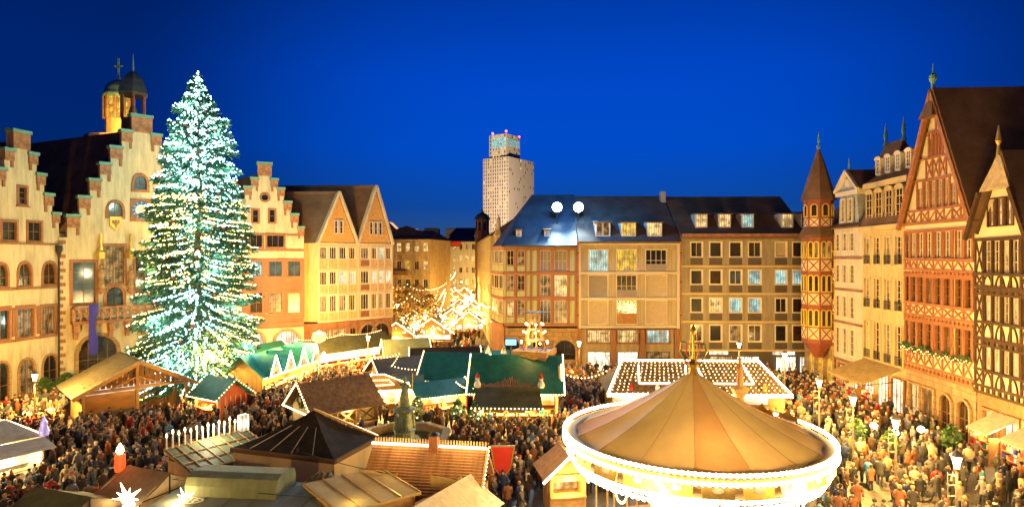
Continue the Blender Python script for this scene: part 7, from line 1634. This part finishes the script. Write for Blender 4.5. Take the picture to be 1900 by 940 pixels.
while y < 88:
    x = -47 + rp2.uniform(0, .5)
    while x < 35:
        jx, jy = x + rp2.uniform(-.33, .33), y + rp2.uniform(-.33, .33)
        px = CX + jx / jy * FPX
        ok = -25 < px < 1925 and not inside(jx, jy)
        if jx < -45.0 + max(0, (jy - 57)) * 0.75 or jx > 33.3: ok = False
        if jy > 68 and (jx < -25 + (jy - 68) * .95): ok = False
        if jy > 73.5 and jx > -3.5: ok = False
        if jy > 70 and jx > 30: ok = False
        dens = .80 + .75 * mnoise.noise(Vector((jx * .42, jy * .42, 3.1)))
        if jx > 15 and jy < 48: dens *= .62
        if jx > -1 and jx < 4 and jy < 38: dens *= .5
        if ok and rp2.random() < dens: spots.append((jx, jy))
        x += .80
    y += .82
for _ in range(420):      # the crowd goes on up the street
    yy = rp2.uniform(88, 190); lo_, hi_ = (-17 if yy < 112 else -13), -5.2 + (yy - 88) * -.01
    xx = rp2.uniform(lo_, hi_)
    if not inside(xx, yy): spots.append((xx, yy))
spots.sort(key=lambda s: s[1])
near, far_ = spots[:300], spots[300:]
protos = {}
for i, (x, y) in enumerate(near):
    ci = rp2.choices(range(len(COATS)), WEI)[0]; hi = rp2.choices(range(len(HATS)), HW)[0]; pi_ = rp2.choices(range(len(PM)), [5, 5, 5, 4, 1, 4])[0]
    key = (ci, hi, pi_); body, coat_me, cap, hair, scarf, pack = PM[pi_]; src = protos.get(key)
    if src is None:
        t = obj('person', body); tag(t, f'person in {COATS[ci][0]} coat with {HATS[hi][0]}, {POSE_TXT[pi_]} in the market crowd', 'person', 'people in the market crowd')
        c = obj('coat', coat_me, t); c.material_slots[0].link = 'OBJECT'; c.material_slots[0].material = CM[ci]
        h = obj(HATS[hi][1], cap if HATS[hi][1] == 'cap' else hair, t); h.material_slots[0].link = 'OBJECT'; h.material_slots[0].material = HM[hi]
        protos[key] = t
    else:
        t = src.copy(); COL.objects.link(t)
        for ch in src.children:
            if ch.name.split('.')[0] in ('coat', 'cap', 'hair'): c = ch.copy(); COL.objects.link(c); c.parent = t
    q = rp2.random()
    if q < .3: e = obj('scarf', scarf, t); e.material_slots[0].link = 'OBJECT'; e.material_slots[0].material = rp2.choice(CM)
    elif q < .45: e = obj('backpack', pack, t); e.material_slots[0].link = 'OBJECT'; e.material_slots[0].material = rp2.choice(CM)
    s_ = rp2.uniform(.88, 1.08); t.location = (x, y, 0); t.scale = (s_, s_, s_); t.rotation_euler = (0, 0, rp2.uniform(0, 6.28))
# the rest of the crowd: one mass, low detail figures with a coat colour each
def figure():
    m = MB(); n = 8
    m.lathe([(.09, 0), (.12, .45), (.17, .75)], n, (0, 0, 0), 0, 1.0, .8); m.lathe([(.24, .7), (.22, 1.0), (.25, 1.32), (.16, 1.45), (.07, 1.5)], n, (0, 0, 0), 1, 1.05, .75)
    m.lathe([(.06, 1.48), (.095, 1.56), (.10, 1.64), (.09, 1.68)], n, (0, -.01, 0), 2); m.lathe([(.11, 1.65), (.105, 1.71), (.05, 1.77)], n, (0, 0, 0), 3)
    for s in (-1, 1): m.tube((s * .24, 0, 1.38), (s * .29, -.06, 1.05), .075, .06, 6, 1); m.tube((s * .29, -.06, 1.05), (s * .2, -.2, .95), .06, .045, 6, 1)
    return m
FG = figure(); import numpy as np
fv = np.array(FG.v); nf = len(FG.f); mats_ = [M['trousers'], M['skin']] + CM + HM
loops = np.array([i for f in FG.f for i in f]); lt = np.array([len(f) for f in FG.f]); fm = np.array(FG.m)
AV, AL, AT, AM = [], [], [], []
for k, (x, y) in enumerate(far_):
    a = rp2.uniform(0, 6.28); s = rp2.uniform(.9, 1.07); ca, sa = math.cos(a) * s, math.sin(a) * s
    q = np.stack([fv[:, 0] * ca - fv[:, 1] * sa + x, fv[:, 0] * sa + fv[:, 1] * ca + y, fv[:, 2] * s], 1)
    ci = 2 + rp2.choices(range(len(COATS)), WEI)[0]; hi = 2 + len(COATS) + rp2.choices(range(len(HATS)), HW)[0]
    AV.append(q); AL.append(loops + k * len(fv)); AT.append(lt); AM.append(np.array([0, ci, 1, hi])[fm])
if far_:
    AV = np.concatenate(AV); AL = np.concatenate(AL); AT = np.concatenate(AT); AM = np.concatenate(AM)
    me = bpy.data.meshes.new('crowd'); me.vertices.add(len(AV)); me.vertices.foreach_set('co', AV.ravel()); me.loops.add(len(AL)); me.loops.foreach_set('vertex_index', AL)
    me.polygons.add(len(AT)); st_ = np.concatenate([[0], np.cumsum(AT)[:-1]]); me.polygons.foreach_set('loop_start', st_); me.polygons.foreach_set('loop_total', AT)
    for m_ in mats_: me.materials.append(m_)
    me.polygons.foreach_set('material_index', AM); me.polygons.foreach_set('use_smooth', [True] * len(AT)); me.update(); me.validate()
    tag(obj('crowd', me), 'dense crowd of visitors filling the market square', 'crowd', kind='stuff')
print('PEOPLE', len(near), len(far_), 'OBJECTS', len(bpy.data.objects))
